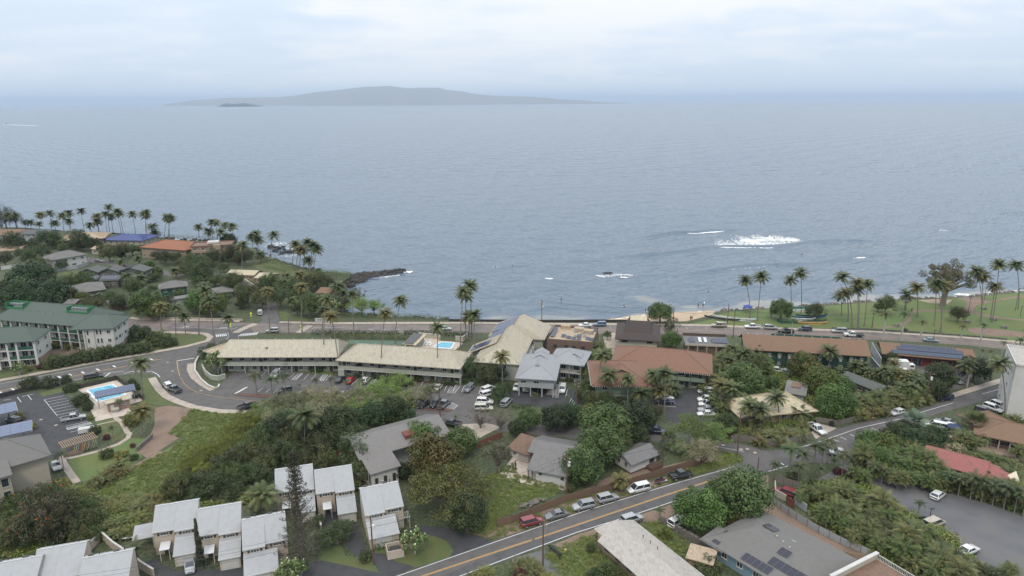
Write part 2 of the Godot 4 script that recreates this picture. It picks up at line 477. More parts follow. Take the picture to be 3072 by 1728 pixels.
func roads():
	sheet("beach_road",[-192,-259.9,-142,-248.2,-118.8,-246.4,-96.3,-244.3,-74.8,-242.1,-10.28,-241.6,8.41,-240.5,54.9,-239,72.8,-237.6,92.6,-234.4,126.5,-230.3,154.2,-223.5,173.2,-217.7,210.3,-206,204,-199.2,168.1,-210.6,153.1,-216.5,127.6,-222.2,81.5,-227.4,59.8,-228.9,-13.47,-231.8,-72.2,-233,-92.3,-233,-101.8,-232.1,-126.7,-234.8,-132.8,-235.6,-183.7,-247.7],0.02, M.road)
	sheet("side_street",[-125.5,-236.8,-109.1,-231.6,-104.9,-226.8,-105.6,-222.7,-110.2,-217.8,-120.9,-210.5,-131.6,-203.6,-142.1,-195.5,-152.5,-188.7,-162.2,-182.3,-154.5,-172.6,-145.4,-178.8,-141.4,-181.7,-134.8,-187,-131.4,-189.6,-123.4,-192.1,-118.4,-194,-113.7,-195.9,-109.2,-194.3,-105.4,-190.4,-100.9,-183,-96.9,-178.8,-89.5,-173.8,-82.6,-170.5,-71,-168.2,-60.7,-167.5,-41.4,-164.3,-25.6,-163.6,-19.01,-162.9,-14.88,-160,-5.84,-156.6,16.88,-151.7,33.7,-150.6,47.1,-146.4,52.7,-149.4,51.1,-151.9,39.6,-155.1,14.94,-157.5,-0.58,-161,-7.17,-165.7,-8.09,-183.3,-16.92,-185.6,-47.3,-191.2,-79.9,-198.7,-85.4,-194.8,-86.2,-190.9,-85.3,-183.5,-86,-182.5,-90.9,-186.5,-96.2,-192.6,-100.5,-199,-101.9,-203.2,-102.4,-209.3,-101.1,-217.7,-101.2,-223.7,-91.7,-231.4,-98.4,-242.2],0.026, M.asphalt)
	sheet("near_street",[-50.9,-85,-35.8,-93.5,-20.9,-101.9,-3.53,-111.7,13.85,-121.3,31.9,-130.3,46.7,-137.2,50.7,-139.3,52.7,-140.6,53.6,-142.7,53.2,-144.3,50.3,-145.5,46.6,-146.5,50.4,-151.4,52.9,-149.9,60.3,-145.4,68.1,-147.3,73.6,-150.2,78.8,-155.2,88.3,-159.5,98.5,-162.8,108.2,-167.4,120.8,-173.6,145.8,-186.1,153,-189.8,175.2,-202.1,182.5,-199.4,146.4,-180.7,138.1,-176.7,123,-169.7,113.7,-165.6,100.7,-158.8,90.3,-153.5,81.6,-145.7,76,-138.9,68.6,-140,62.3,-138.3,56.8,-135.8,54.4,-134.8,33.5,-124.5,24.2,-119.6,12.16,-113.9,-0.24,-106.7,-15.4,-98,-30,-89.6],0.032, M.asphalt)
	sheet("resurfaced_lane",[-13.99,-101.1,-0.24,-109.6,3.52,-111.6,16.95,-118.7,31.6,-126.4,43,-132,50.8,-136.1,53.8,-135,33.5,-124.6,24.3,-119.9,12.18,-114.1,-0.24,-106.9,-15.44,-98.3,-27.4,-93.5],0.038, M.worn)
	sheet("gravel_lot",[66.1,-132.6,75.1,-138.9,77.3,-140.2,75.9,-135,79.7,-132.9,84.8,-130.4,92.3,-126.9,97.1,-123.2,101.3,-118.5,108.2,-111.9,92.6,-92.7,82.4,-96.4,82.3,-106.5,82.6,-113,80.3,-117.2,78,-122.6,78.1,-127.8,73.1,-130.5],0.02, M.gravel)
	sheet("car_park",[-153,-174.2,-145,-178.4,-136.4,-181.9,-132.8,-178.2,-128.8,-181.6,-107.3,-159.6,-104.2,-156.6,-104.7,-147.5,-107,-143.8,-124.6,-137.7],0.02, M.tar)
	sheet("car_park",[-1.28,-180.1,12.72,-181.6,19.57,-181.6,18.53,-170.9,14.76,-167.9,-1.25,-173.1],0.02, M.tar)
	sheet("car_park",[39.8,-181.3,42.7,-184.1,58.1,-182.5,53.1,-162.1,48.3,-159.9,39.4,-158.9,40.7,-168.2,38.5,-170.7],0.02, M.tar)
	sheet("car_park",[78.6,-195.9,110.7,-198.7,115.1,-195.4,97.7,-190.9,89,-188,75.8,-188.1],0.02, M.asphalt)
	sheet("car_park",[114.6,-196.2,125.9,-199.4,143.4,-196.7,131.2,-183,124.4,-178.9,117.7,-183.9],0.02, M.asphalt)
	sheet("driveway",[-36.4,-105.7,-34.7,-106.3,-30.1,-104.9,-23.3,-102.7,-20.6,-101.6,-23.4,-98.1,-39,-99.2],0.03, M.tar)
	sheet("driveway",[-38.1,-120.5,-35.4,-121.5,-31.1,-118.4,-27.3,-109.6,-25.4,-108.3,-23.1,-107.9,-21.3,-105.9,-17.52,-104.2,-20.9,-102,-23.3,-102.2,-25.3,-105.9,-28.9,-107.6,-31.5,-110.8,-31.6,-115.5,-34.1,-118.1,-36.6,-116.2],0.036, M.tar)
	sheet("driveway",[-21.2,-114.4,-18.24,-116.7,-13.31,-116,-9.33,-114.3,-3.81,-111.5,-11.48,-107.1,-11,-108.9,-12.35,-111.7,-14.98,-113.5,-20.7,-113.7],0.036, M.tar)
	sheet("driveway",[-66.7,-105.6,-65.2,-107.3,-63,-105.4,-59.7,-103.7,-47.9,-104.2,-44.3,-102.8,-39,-99.2,-60.7,-96,-65.9,-99.4,-63,-102.5],0.034, M.tar)


# ---------------------------------------------------------------- lawns, pavements, painted markings
func surfaces():
	sheet("park_lawn",[65.6,-240.9,75.1,-245.8,79.7,-251.3,85.7,-255.8,101.5,-258.8,111.2,-260.4,124.3,-262.4,140.6,-266.3,153.9,-268.4,167.8,-271.3,190.1,-273.3,205.2,-277.9,218.9,-280.7,284.2,-286,209.8,-205.4,175,-220.2,155.9,-226.2,128,-233.1,93.6,-237,73.1,-238.7],0.012, M.lawn)
	sheet("park_path",[131.8,-235.3,136.3,-236.6,141.7,-238.6,147.2,-242.9,151.2,-248.3,154.9,-254,158.5,-256.5,167.3,-256.8,176.8,-255.8,183.4,-263.6,186.5,-270,185.1,-273.4,196.9,-274.2,194.2,-268.4,216.5,-277.4,214.5,-274.7,192.3,-265.6,186.1,-262.2,180.5,-255.5,180.7,-251.6,184.6,-247.8,192.1,-243.7,191,-242.2,182.6,-245.9,177.8,-250.1,176.8,-254,166,-254.7,158.2,-254.6,155.2,-252.7,151.8,-247.1,147.5,-241.1,141.3,-236.5,133.9,-234.2],0.03, M.dirt)
	sheet("bare_earth",[163.5,-233.6,168.7,-235.2,176.1,-232.8,181.4,-228.9,177.9,-224.2,169.2,-225.4,162.7,-228.1],0.022, M.dirt)
	sheet("bare_earth",[167.2,-270.3,176.5,-272,181.4,-270.1,176.3,-265.1,169.6,-265.9],0.022, M.sand)
	sheet("corner_lawn",[-131.9,-228.2,-131,-234.9,-126.1,-233.7,-116.4,-232.8,-109.9,-231.1,-107.5,-227.9,-107.6,-224.3,-111.9,-220.8,-114.1,-218.9,-120.7,-213.2,-133.1,-206.2,-144,-198.3,-154.2,-191.1,-160.3,-187.3,-163.2,-191.1,-157.5,-195.7,-147,-202.9,-135.7,-210.7],0.014, M.lush)
	sheet("hotel_garden",[-166.1,-199,-175.3,-211.2,-158,-214.7,-158.5,-218.5,-147.7,-217.4,-142.3,-216.4,-136.1,-223.1,-131.9,-228.2,-135.7,-210.7,-147,-202.9],0.01, M.lawn)
	sheet("hotel_terrace",[-153.2,-210.9,-157.2,-217.5,-147.7,-217.4,-143.6,-214.5,-145.9,-210.8,-151.4,-212.7,-149.8,-207.3],0.03, M.dirt)
	sheet("curve_lawn",[-111.2,-191.2,-109.6,-191.6,-105.5,-185.9,-99.7,-178.8,-94.9,-174.8,-91,-172.8,-97,-172.2,-100.4,-173.6,-104.4,-178.2,-108.1,-183.1],0.016, M.lush)
	sheet("pool_lawn",[-108.4,-162.4,-104.8,-164.7,-97.5,-157.6,-96.2,-152.8,-98.8,-152.3,-104.2,-156.6],0.016, M.lush)
	sheet("garden_lawn",[-103.1,-142.4,-98.6,-147,-95.8,-150.4,-94.3,-153.4,-88.8,-152.8,-87.3,-149.8,-89.3,-146.9,-86.7,-144,-87,-138.7,-88.7,-134.4,-93.5,-133.3,-95.3,-133.7],0.016, M.lawn)
	sheet("verge_lawn",[-135.5,-181,-131.1,-184.8,-129,-181.9,-132.9,-178.7],0.014, M.lush)
	sheet("weedy_slope",[-86.9,-169.9,-78.6,-167.4,-70.3,-166.4,-64.6,-163.4,-65.6,-141.5,-68.3,-127.2,-75.4,-124.7,-87.3,-124.1,-96.7,-127.8,-98.7,-130.9,-93.2,-132.4,-88.2,-133.6,-86.6,-138.2,-84.1,-144.5,-80.2,-153.3,-86.1,-155.3,-86.2,-163.6],0.008, M.meadow)
	sheet("earth_track",[-97.3,-170.7,-94.2,-172.2,-86.8,-170.2,-86.2,-166.6,-86.4,-160.2,-86.6,-156.4,-82.6,-153.3,-84.3,-146.8,-85.5,-143.6,-89.1,-146.4,-89,-151.3,-89.7,-152.8,-92.3,-160.8],0.018, M.dirt)
	sheet("earth_track",[-85.4,-143.5,-84.3,-146.7,-82.2,-146.3,-83.4,-143.1,-85.5,-139.9,-86.9,-138,-87.7,-138.7],0.02, M.dirt)
	sheet("round_lawn",[-21.7,-106.1,-17.56,-104.5,-14.1,-105.3,-11.67,-107.2,-11.09,-108.9,-12.44,-111.6,-14.96,-113.3,-18.76,-113.3,-20.8,-111.7,-25.6,-109.3,-25.4,-108.3,-23.1,-108,-20.5,-108.7],0.02, M.lush)
	sheet("verge_lawn",[-35.1,-106.2,-35.1,-110.3,-32.1,-110.3,-30.7,-107.6,-28.8,-107,-25.2,-105.4,-23.5,-103.2,-23.3,-102.2,-30.1,-104.8],0.024, M.lush)
	sheet("cottage_lawn",[-7.55,-133.7,-0.2,-139.6,1.13,-135.7,3.72,-133.6,10.88,-129.9,8.56,-126.9,-0.22,-121.2,-3.06,-116.5,-6.83,-114,-8.43,-115.3,-4.87,-124.8],0.012, M.lush)
	sheet("roadside_earth",[-9.36,-114.7,-6.63,-113.9,-2.86,-115.9,11.09,-124.5,23.2,-129.6,34.1,-134.5,33.3,-131.3,13.88,-121.6,-3.54,-112],0.012, M.dirt)
	sheet("roadside_lawn",[34.1,-134.5,44.8,-140,46.4,-143.2,50.1,-144.8,52.9,-143.8,53.2,-142.4,52.4,-140.8,46.8,-137.6,33.4,-131.4],0.014, M.lush)
	sheet("fence_yard",[12.32,-126.9,19.37,-133,24.7,-136.3,33.6,-138.4,45,-143.2,44.5,-140.5,22.9,-130.2],0.01, M.dirt)
	sheet("front_lawn",[5.75,-107.4,9.04,-110.2,11.99,-112,18.15,-114.4,21.8,-114.4,25,-116.3,29.2,-117.9,34.2,-107.2,35.8,-100.2,8.34,-100.4,8.52,-103],0.012, M.lush)
	sheet("roadside_earth",[7.58,-110.5,12.13,-113.5,24.2,-119.3,33.4,-124,32.4,-119.9,29.1,-117.6,25.2,-117.6,18.1,-114.1,12.44,-110.8,8.98,-109.4],0.016, M.dirt)
	sheet("drive_apron",[-0.24,-106.6,5.83,-109.1,5.93,-107.4,8.52,-103,8.68,-100.4,4.9,-100.4,-0.24,-103],0.02, M.gravel)
	sheet("side_yard",[51.5,-132.7,56.5,-134.8,52.7,-124.3,60.7,-114.7,64.4,-106.9,66,-106.4,70.7,-102,68.6,-92.8,59.3,-100,49,-114.2],0.008, M.dirt)
	sheet("point_lawn",[-133.5,-353.3,-122.7,-346.1,-106,-328.4,-95.4,-322.1,-89.8,-319.1,-95.7,-316.3,-109,-319.4,-121.9,-324.7,-132.7,-339.6],0.02, M.lush)
	sheet("meadow",[-222.1,-322.7,-216.4,-330.7,-208,-318.5,-208,-310.9,-213.4,-309.2],0.016, M.lush)
	sheet("meadow",[-248.7,-315.5,-240.1,-315.3,-234.4,-305.9,-223,-288.7,-211.2,-271.7,-216.6,-271.8],0.016, M.lush)
	sheet("motel_lawn",[-82.1,-202.9,-72.6,-201.1,-65,-198.5,-57.1,-199.3,-54.3,-192.8,-64,-195.3,-73.3,-197.4,-79.9,-198.7],0.03, M.lawn)
	sheet("motel_bed",[-38.6,-189.5,-26.2,-190.2,-17.09,-187.8,-16.92,-185.6,-25.8,-186.8,-37.6,-187.3],0.034, M.mulch)
	sheet("traffic_island",[-79.6,-179.6,-73,-179.5,-65.6,-178.4,-60.8,-176.7,-66.3,-176.3,-72.1,-177.2,-78.5,-178.6],0.14, M.mulch,0.14)
	sheet("traffic_island",[-25.4,-170.2,-18.32,-169.5,-15.96,-168.5,-16.79,-167.3,-23.6,-168.4],0.14, M.mulch,0.14)
	sheet("street_end",[-94.7,-246.1,-103.6,-271.3,-104.4,-277.3,-100.9,-274.2,-98.3,-272.7,-89.9,-250.9,-87.2,-246,-85.1,-244.1,-95.4,-243.7],0.022, M.asphalt)
	sheet("point_lane",[-228.6,-360.2,-206.2,-347.9,-181.5,-332.1,-165.9,-325.6,-143,-323.1,-133.8,-317,-114.7,-293.3,-105.7,-277.3,-108.6,-271.4,-116.5,-285.2,-132.1,-305.8,-141.3,-313.3,-164.5,-317.6,-191.5,-332.3,-207.5,-341.2,-222,-348.3],0.018, M.asphalt)
	sheet("small_park",[-92.9,-260,-90.1,-258.7,-84.7,-252.7,-78.4,-249.5,-76.8,-246.4,-85.7,-245.9,-88.7,-249.7],0.024, M.lush)
	sheet("tennis_court",[-56.8,-225.1,-37.2,-224,-37.5,-219.2,-57.3,-221],0.03, plain(.09,.14,.1,.9))
	sheet("pool_terrace",[-36.8,-218.7,-32.2,-227.8,-26.1,-226.2,-25.1,-223.6,-17.76,-221.9,-16.97,-220.4,-18.9,-214.6,-29.2,-214.8],0.034, M.paving)
	sheet("pool_terrace",[-126.1,-183.3,-118.3,-189.9,-104.3,-176.9,-103.1,-175.5,-105.5,-172.3,-101.1,-166.7,-105.2,-165,-108.6,-162.7,-113.8,-169.3,-114.9,-173.1,-122.4,-180.5],0.034, M.paving)
	for a in [[[-26.3,-217.4,-24.5,-222.1,-20.1,-221.3,-20.8,-216],0.1],[[-122.6,-182.9,-117.9,-186.7,-110.3,-179.6,-115,-175],0.1],[[-34.4,-136,-33.5,-136.6,-31.7,-135.4,-32.4,-134.1],0.1]]:
		sheet("pool_rim", Array(grown(a[0],0.45)),0.07, M.tile_white,0.07)
		sheet("pool_water", a[0],0.076, M.pool)
	for a in [[-147.9,-251.4,-142.8,-249.7,-119.6,-248.1,-103.1,-246.6],[-87.6,-245,-69.9,-243.4,-40.1,-243.3,-10.33,-242.9,8.45,-241.7,55.1,-240,73.1,-238.6,93,-235.3,127,-231.1,154.9,-224.7,174,-218.7,201.6,-210.6],[-161.3,-184.8,-153.5,-190.1,-143.3,-197.3,-132.6,-205.3,-121.7,-212.1,-110.8,-219,-106,-224.5,-106.5,-228.4,-109.9,-232,-116.6,-233.4,-126.2,-233.9],[-108.6,-191.6,-106.1,-188.1,-102.1,-183,-97.7,-178.1,-92.6,-174.4,-86.9,-171,-79.1,-168.4,-71.3,-167.6],[122.2,-175.7,135,-182.1,147.3,-188.2,160.4,-194.8],[-102.1,-203.2,-100,-198.2,-95.9,-191.8,-90.9,-186.5,-86.3,-182.5]]:
		struct("pavement", sheet_mesh(strip(a,2.1),0.14,0.14), M.concrete)
	struct("footpath", sheet_mesh(strip([-106.8,-145.6,-104,-141.9,-99.8,-137.5,-95.2,-132.9],1.5),0.05,0.05), M.concrete)
	struct("footpath", sheet_mesh(strip([-106.7,-144.7,-103.3,-143.7,-98.6,-147,-95.8,-150.4,-95.2,-153.4,-96.2,-156.1,-96.6,-156,-101.5,-162.1,-104.9,-165],1.2),0.054,0.05), M.concrete)
	struct("footpath", sheet_mesh(strip([-107.1,-160.7,-103.4,-163.2],.5),0.05,0.04), M.concrete)
	struct("crossing_paving", sheet_mesh(strip([-99.7,-233.1,-98,-239.3,-96.1,-243.5],2.6),0.04), M.concrete)
	struct("crossing_paving", sheet_mesh(strip([-76.8,-232.8,-75.1,-241.1],2.6),0.04), M.concrete)
	struct("garden_path", sheet_mesh(strip([31.7,-204.9,34.6,-215.8,35,-225.8,36.2,-231.1],6.5),0.03), M.concrete)
	struct("yard_paving", sheet_mesh(pts([-9.55,-151,-4.1,-157.2,-2.61,-158.9,-7.24,-160.6,-13.35,-160,-13.26,-155.2]),0.036), M.concrete)
	struct("yard_paving", sheet_mesh(pts([74.4,-154.7,78.2,-159.6,81.8,-156.8,77.1,-153.6,74,-151.1]),0.04), M.concrete)
	struct("condominium_path", sheet_mesh(pts([9.55,-178.2,10.72,-181.7,13.29,-181.6,12.17,-177.5]),0.04), M.paving)

func grown(flat: Array, by: float) -> Array:
	var g := Geometry2D.offset_polygon(pts(flat), by)
	var o := []
	for q in g[0]: o.append_array([q.x, q.y])
	return o

func stalls(b: MB, from: Vector2, to: Vector2, line: Vector2, n: int, y: float, w := 0.12):
	for i in n + 1:
		var p := from.lerp(to, float(i) / n)
		paint(b,[p.x, p.y, p.x + line.x, p.y + line.y], w, y)

func hatch(b: MB, flat: Array, y: float, n := 4):   # a painted no-parking box: outline and slanted bars; corners a b c d
	var p := pts(flat)
	for i in 4:
		var q := p[(i + 1) % 4]
		paint(b,[p[i].x, p[i].y, q.x, q.y],0.09, y)
	for k in n:
		var s := p[0].lerp(p[1], (k + 0.3) / n)
		var e := p[3].lerp(p[2], (k + 0.9) / n)
		paint(b,[s.x, s.y, e.x, e.y],0.09, y + 0.002)

func markings():
	var w := MB.new()
	var yl := MB.new()
	var t := 0.044
	paint(w,[-35.7,-93.2,-20.8,-101.6,-3.53,-111.3,13.81,-120.9,31.8,-129.9,46.6,-136.7,50.3,-138.7],0.13, t)
	paint(w,[-15.44,-98.3,-0.24,-107.1,12.19,-114.2,24.3,-120,33.6,-124.8,54.5,-135.2],0.15, t)
	for o in [-0.14,0.14]:
		var p := pts([-28.1,-95.1,-15.82,-101.9,-0.24,-110,3.53,-111.9])
		var q := pts([4.1,-112.2,16.99,-119,31.7,-126.7,40.6,-131.2,47.1,-134.8])
		for s in [p, q]:
			var f := []
			for v in s: f.append_array([v.x, v.y + o])
			paint(yl, f,0.13, t)
	paint(w,[57,-136.2,62.3,-138.5],0.15, t); paint(w,[67.4,-146.5,73.2,-149.2,87,-156.7,100.6,-161.9],0.15, t); paint(w,[107.2,-165.2,120.2,-171.4],0.15, t); paint(w,[131.9,-177.1,143,-182.2],0.15, t)
	paint(w,[49.5,-147.4,54.5,-145.2],0.12, t); paint(w,[61.1,-140.1,61.5,-139],0.35, t)
	for s in [[75.7,-149.9,76.9,-148.7],[77.9,-151.1,79.1,-149.9],[80.5,-152.2,81.3,-150.8],[83.4,-153.5,84.2,-152.4],[87.5,-155.1,87.9,-154],[90.5,-156.7,91.1,-155.7],[94.7,-158.4,95.1,-157.8]]: paint(w, s,0.16, t)
	for o in [-0.14,0.14]:
		for s in [[-153.8,-178.8,-148,-182.5,-143.6,-185.7],[-133.8,-192.9,-127.9,-197.3,-120,-202.2],[-118.1,-204.4,-113.3,-207.7],[-107.6,-205.4,-104.3,-199,-101,-193.2]]:
			var f := []
			for i in range(0, s.size(),2): f.append_array([s[i] + o * .9, s[i + 1] + o])
			paint(yl, f,0.13, t)
	paint(yl,[-100.3,-192.2,-97.5,-188,-94.1,-184,-89.7,-180.4,-82.8,-177.6,-73.5,-175.2,-62.5,-173.1],0.1, t)
	paint(w,[-107.7,-205.7,-103.1,-208],0.4, t); paint(w,[-151.7,-187.6,-141.6,-194.7,-130.8,-202.3,-123.2,-206.9],0.12, t); paint(w,[-145.5,-180.2,-141.7,-182.9],0.15, t); paint(w,[-131.5,-190.1,-129.6,-191.4],0.15, t)
	paint(w,[-125.4,-195.1,-123.3,-196.2,-120.1,-197.1],0.15, t); paint(w,[-123.5,-192.8,-123.6,-195.7],0.4, t); paint(w,[-119,-195,-117.8,-196.8,-114.2,-197.1,-110.9,-196.5,-108.2,-194.3,-106.6,-192.3],0.2, t)
	for s in [[-147.4,-181.9,-145.8,-180.7],[-145.8,-184.3,-144.1,-183.1],[-138,-193.3,-136.4,-192.1],[-135.8,-195.1,-134.2,-193.8],[-133,-196.8,-131.3,-195.5],[-129.8,-199.2,-128.1,-197.9],[-126.1,-201.8,-124.5,-200.5],[-122.2,-204.8,-120.5,-203.4],[-117.7,-208,-116,-206.6]]: paint(w, s,0.5, t)
	for k in 6:
		var a: Vector2 = Vector2(-104.5,-228.7).lerp(Vector2(-101.4,-229.7), k / 5.0)
		var b: Vector2 = Vector2(-105.6,-231).lerp(Vector2(-102.8,-232.1), k / 5.0)
		paint(w,[a.x, a.y, b.x, b.y],0.38, t)
	for k in 9:
		var a: Vector2 = Vector2(-97.1,-229.3).lerp(Vector2(-91.4,-230.6), k / 8.0)
		var b: Vector2 = Vector2(-96.8,-232).lerp(Vector2(-91.6,-233.5), k / 8.0)
		paint(w,[a.x, a.y, b.x, b.y],0.38, t)
	paint(w,[-106.4,-231.6,-102.4,-233.2,-100.3,-229.3,-100,-225.9],0.15, t); paint(w,[-125.3,-239.6,-101.3,-237.4,-101.7,-239.7],0.15, t)
	paint(w,[-121.8,-240,-119.6,-240.6],0.4, t); paint(w,[-107.5,-238.6,-104.9,-239],0.4, t); paint(yl,[-139.1,-243.4,-128,-242],0.2, t)
	paint(w,[-73.2,-236.9,-73.1,-238.5,-61.7,-238.6],0.15, t)
	for s in [[-52.5,-236.5,-50.7,-235.7],[-47.6,-236.4,-45.9,-235.6],[-42.4,-236.4,-40.6,-235.5],[-36.9,-236.3,-35.2,-235.5],[-31.5,-236.2,-29.7,-235.4],[-18.03,-236,-16.35,-235.2]]: paint(w, s,0.14, t)
	paint(yl,[8.25,-235.7,35.9,-234.2,60.9,-233.7,82.7,-231.3],0.14, t); paint(yl,[91.4,-231.1,124.6,-226.4,151.9,-220,170.6,-214.1],0.14, t)
	for k in 10:
		var s := Vector2(21.9,-238.9).lerp(Vector2(84.1,-235.3), k / 9.0)
		paint(w,[s.x, s.y, s.x + .3, s.y + 1.6],0.12, t)
	stalls(w,Vector2(-78.4,-192.7),Vector2(-55.6,-188.9),Vector2(-75.9,-196.9) - Vector2(-76.3,-192.3),10, t); stalls(w,Vector2(-47.2,-185.6),Vector2(-39.1,-185.8),Vector2(-46,-190) - Vector2(-47.1,-185.6),3, t)
	stalls(w,Vector2(-72.9,-180.9),Vector2(-61,-179.1),Vector2(-72.5,-183.7) - Vector2(-72.9,-180.9),5, t); stalls(w,Vector2(-27,-182.8),Vector2(-7.08,-178.8),Vector2(-18.01,-184.7) - Vector2(-18.59,-179.9),8, t)
	hatch(w,[-66,-189.9,-64.6,-189.6,-64,-194.7,-65.5,-194.9], t); hatch(w,[-57.4,-188.9,-56.2,-188.6,-56.1,-193.5,-57.5,-193.6], t); hatch(w,[-18.59,-179.9,-16.43,-179.4,-15.22,-184.3,-17.88,-184.9], t); hatch(w,[-42.1,-186.2,-40.9,-186,-40.2,-189.2,-41.6,-189.6], t)
	hatch(w,[-18.04,-169.4,-16.1,-168.5,-14.91,-171.3,-16.9,-173.3], t,5); hatch(w,[-9.63,-179.1,-7.92,-178.8,-7.61,-181.9,-8.91,-182.3], t,4)
	hatch(w,[-79.4,-179.3,-78.4,-180.6,-77,-184.5,-77.7,-184.1], t,5)
	stalls(w,Vector2(-131,-176.3),Vector2(-111.5,-156.7),Vector2(-127,-179) - Vector2(-131,-176.3),12,0.034); paint(w,[-131,-176.3,-120.8,-166.1],0.1,0.036)
	hatch(w,[-114,-159.1,-112.9,-158,-108.8,-161.3,-110,-162.3],0.034,5)
	for s in [[-139.9,-178.3,-136.4,-174.8],[-137.9,-179.6,-134.6,-176.4],[-142.2,-176,-140.7,-176.9],[-138.8,-178.5,-136.7,-180.3]]: paint(w, s,0.14,0.034)
	stalls(w,Vector2(6.89,-178.6),Vector2(17.67,-176.5),Vector2(15.86,-181.6) - Vector2(15.07,-177),4,0.034); stalls(w,Vector2(45.4,-178.1),Vector2(44.2,-169.7),Vector2(41,-178.9) - Vector2(45.4,-178.1),4,0.034); stalls(w,Vector2(53.1,-180.8),Vector2(48.8,-165.1),Vector2(57.9,-180.8) - Vector2(53.1,-180.8),7,0.034)
	stalls(w,Vector2(132.8,-189.7),Vector2(133.1,-183.7),Vector2(133.5,-187.4) - Vector2(132.6,-189.3),3,0.034); stalls(w,Vector2(15.01,-171),Vector2(15.61,-168.5),Vector2(17.52,-174.8) - Vector2(16.04,-170.3),2,0.034)
	struct("white_markings", w.mesh(), M.paint_white)
	struct("yellow_markings", yl.mesh(), M.paint_yellow)

# ---------------------------------------------------------------- walls and fences
func fence(label: String, flat: Array, height: float, bay: float, m: Material, pm: Material, boards := 6, category := "fence") -> Node3D:
	var o := thing("fence", label, category)
	var p := pts(flat)
	for i in p.size() - 1:
		var d := p[i + 1] - p[i]
		var n := maxi(1, int(round(d.length() / bay)))
		var turn := atan2(-d.y, d.x)
		var l := d.length() / n
		var key := "fence%.2f_%.2f_%d" % [l, height, boards]
		if not cache.has(key):
			var b := MB.new()
			for k in boards:
				var y0 := 0.08 + (height - 0.1) * k / boards
				b.box(Vector3(-l / 2 + .05, y0,-.02 + .008 * (k % 2)),Vector3(l / 2 - .05, y0 + (height - 0.1) / boards - .025,.02 + .008 * (k % 2)))
			b.box(Vector3(-l / 2 + .05,.05,-.015),Vector3(l / 2 - .05, height - .06,.0))
			cache[key] = b.mesh()
		for k in n:
			var c := p[i] + d * ((k + 0.5) / n)
			var s := p[i] + d * (float(k) / n)
			part("panel", cache[key], m, o,Vector3(c.x,0, c.y),Vector3.ONE, turn)
			part("post", unit_box(), pm, o,Vector3(s.x, height * .5 + .04, s.y),Vector3(.11, height + .08,.11), turn)
	return o

func wall(called: String, label: String, flat: Array, height: float, thick: float, m: Material, cap: Material = null, category := "wall") -> Node3D:
	var o := thing(called, label, category)
	part("wall_body", sheet_mesh(strip(flat, thick), height, height + .1), m, o)
	if cap: part("coping", sheet_mesh(strip(flat, thick + .14), height + .08,.08), cap, o)
	return o

func stone_wall(label: String, flat: Array, height: float, m: Material):
	var o := thing("stone_wall", label, "wall")
	rng.seed = int(absf(flat[0]) * 11)
	var shapes := []
	for k in 4:
		var b := MB.new()
		var p := []
		for y in [-.5,.5]:
			for q in [[-.5,-.5],[.5,-.5],[.5,.5],[-.5,.5]]: p.append(Vector3(q[0] + rng.randf_range(-.12,.12), y + rng.randf_range(-.15,.15), q[1] + rng.randf_range(-.12,.12)))
		b.hexa(p); shapes.append(b.mesh())
	var p2 := pts(flat)
	part("core", sheet_mesh(strip(flat,.3), height - .12, height), m, o)
	for i in p2.size() - 1:
		var d := p2[i + 1] - p2[i]
		var n := int(d.length() / .85)
		for k in n:
			for y in 2:
				var c := p2[i] + d * ((k + .5 * (y % 2) + .25) / n)
				part("stone", shapes[rng.randi() % 4], m, o,Vector3(c.x, height * (y + .5) / 2, c.y),Vector3(.82, height / 2 * .96,.5 + .1 * rng.randf()), atan2(-d.y, d.x) + rng.randf_range(-.1,.1))

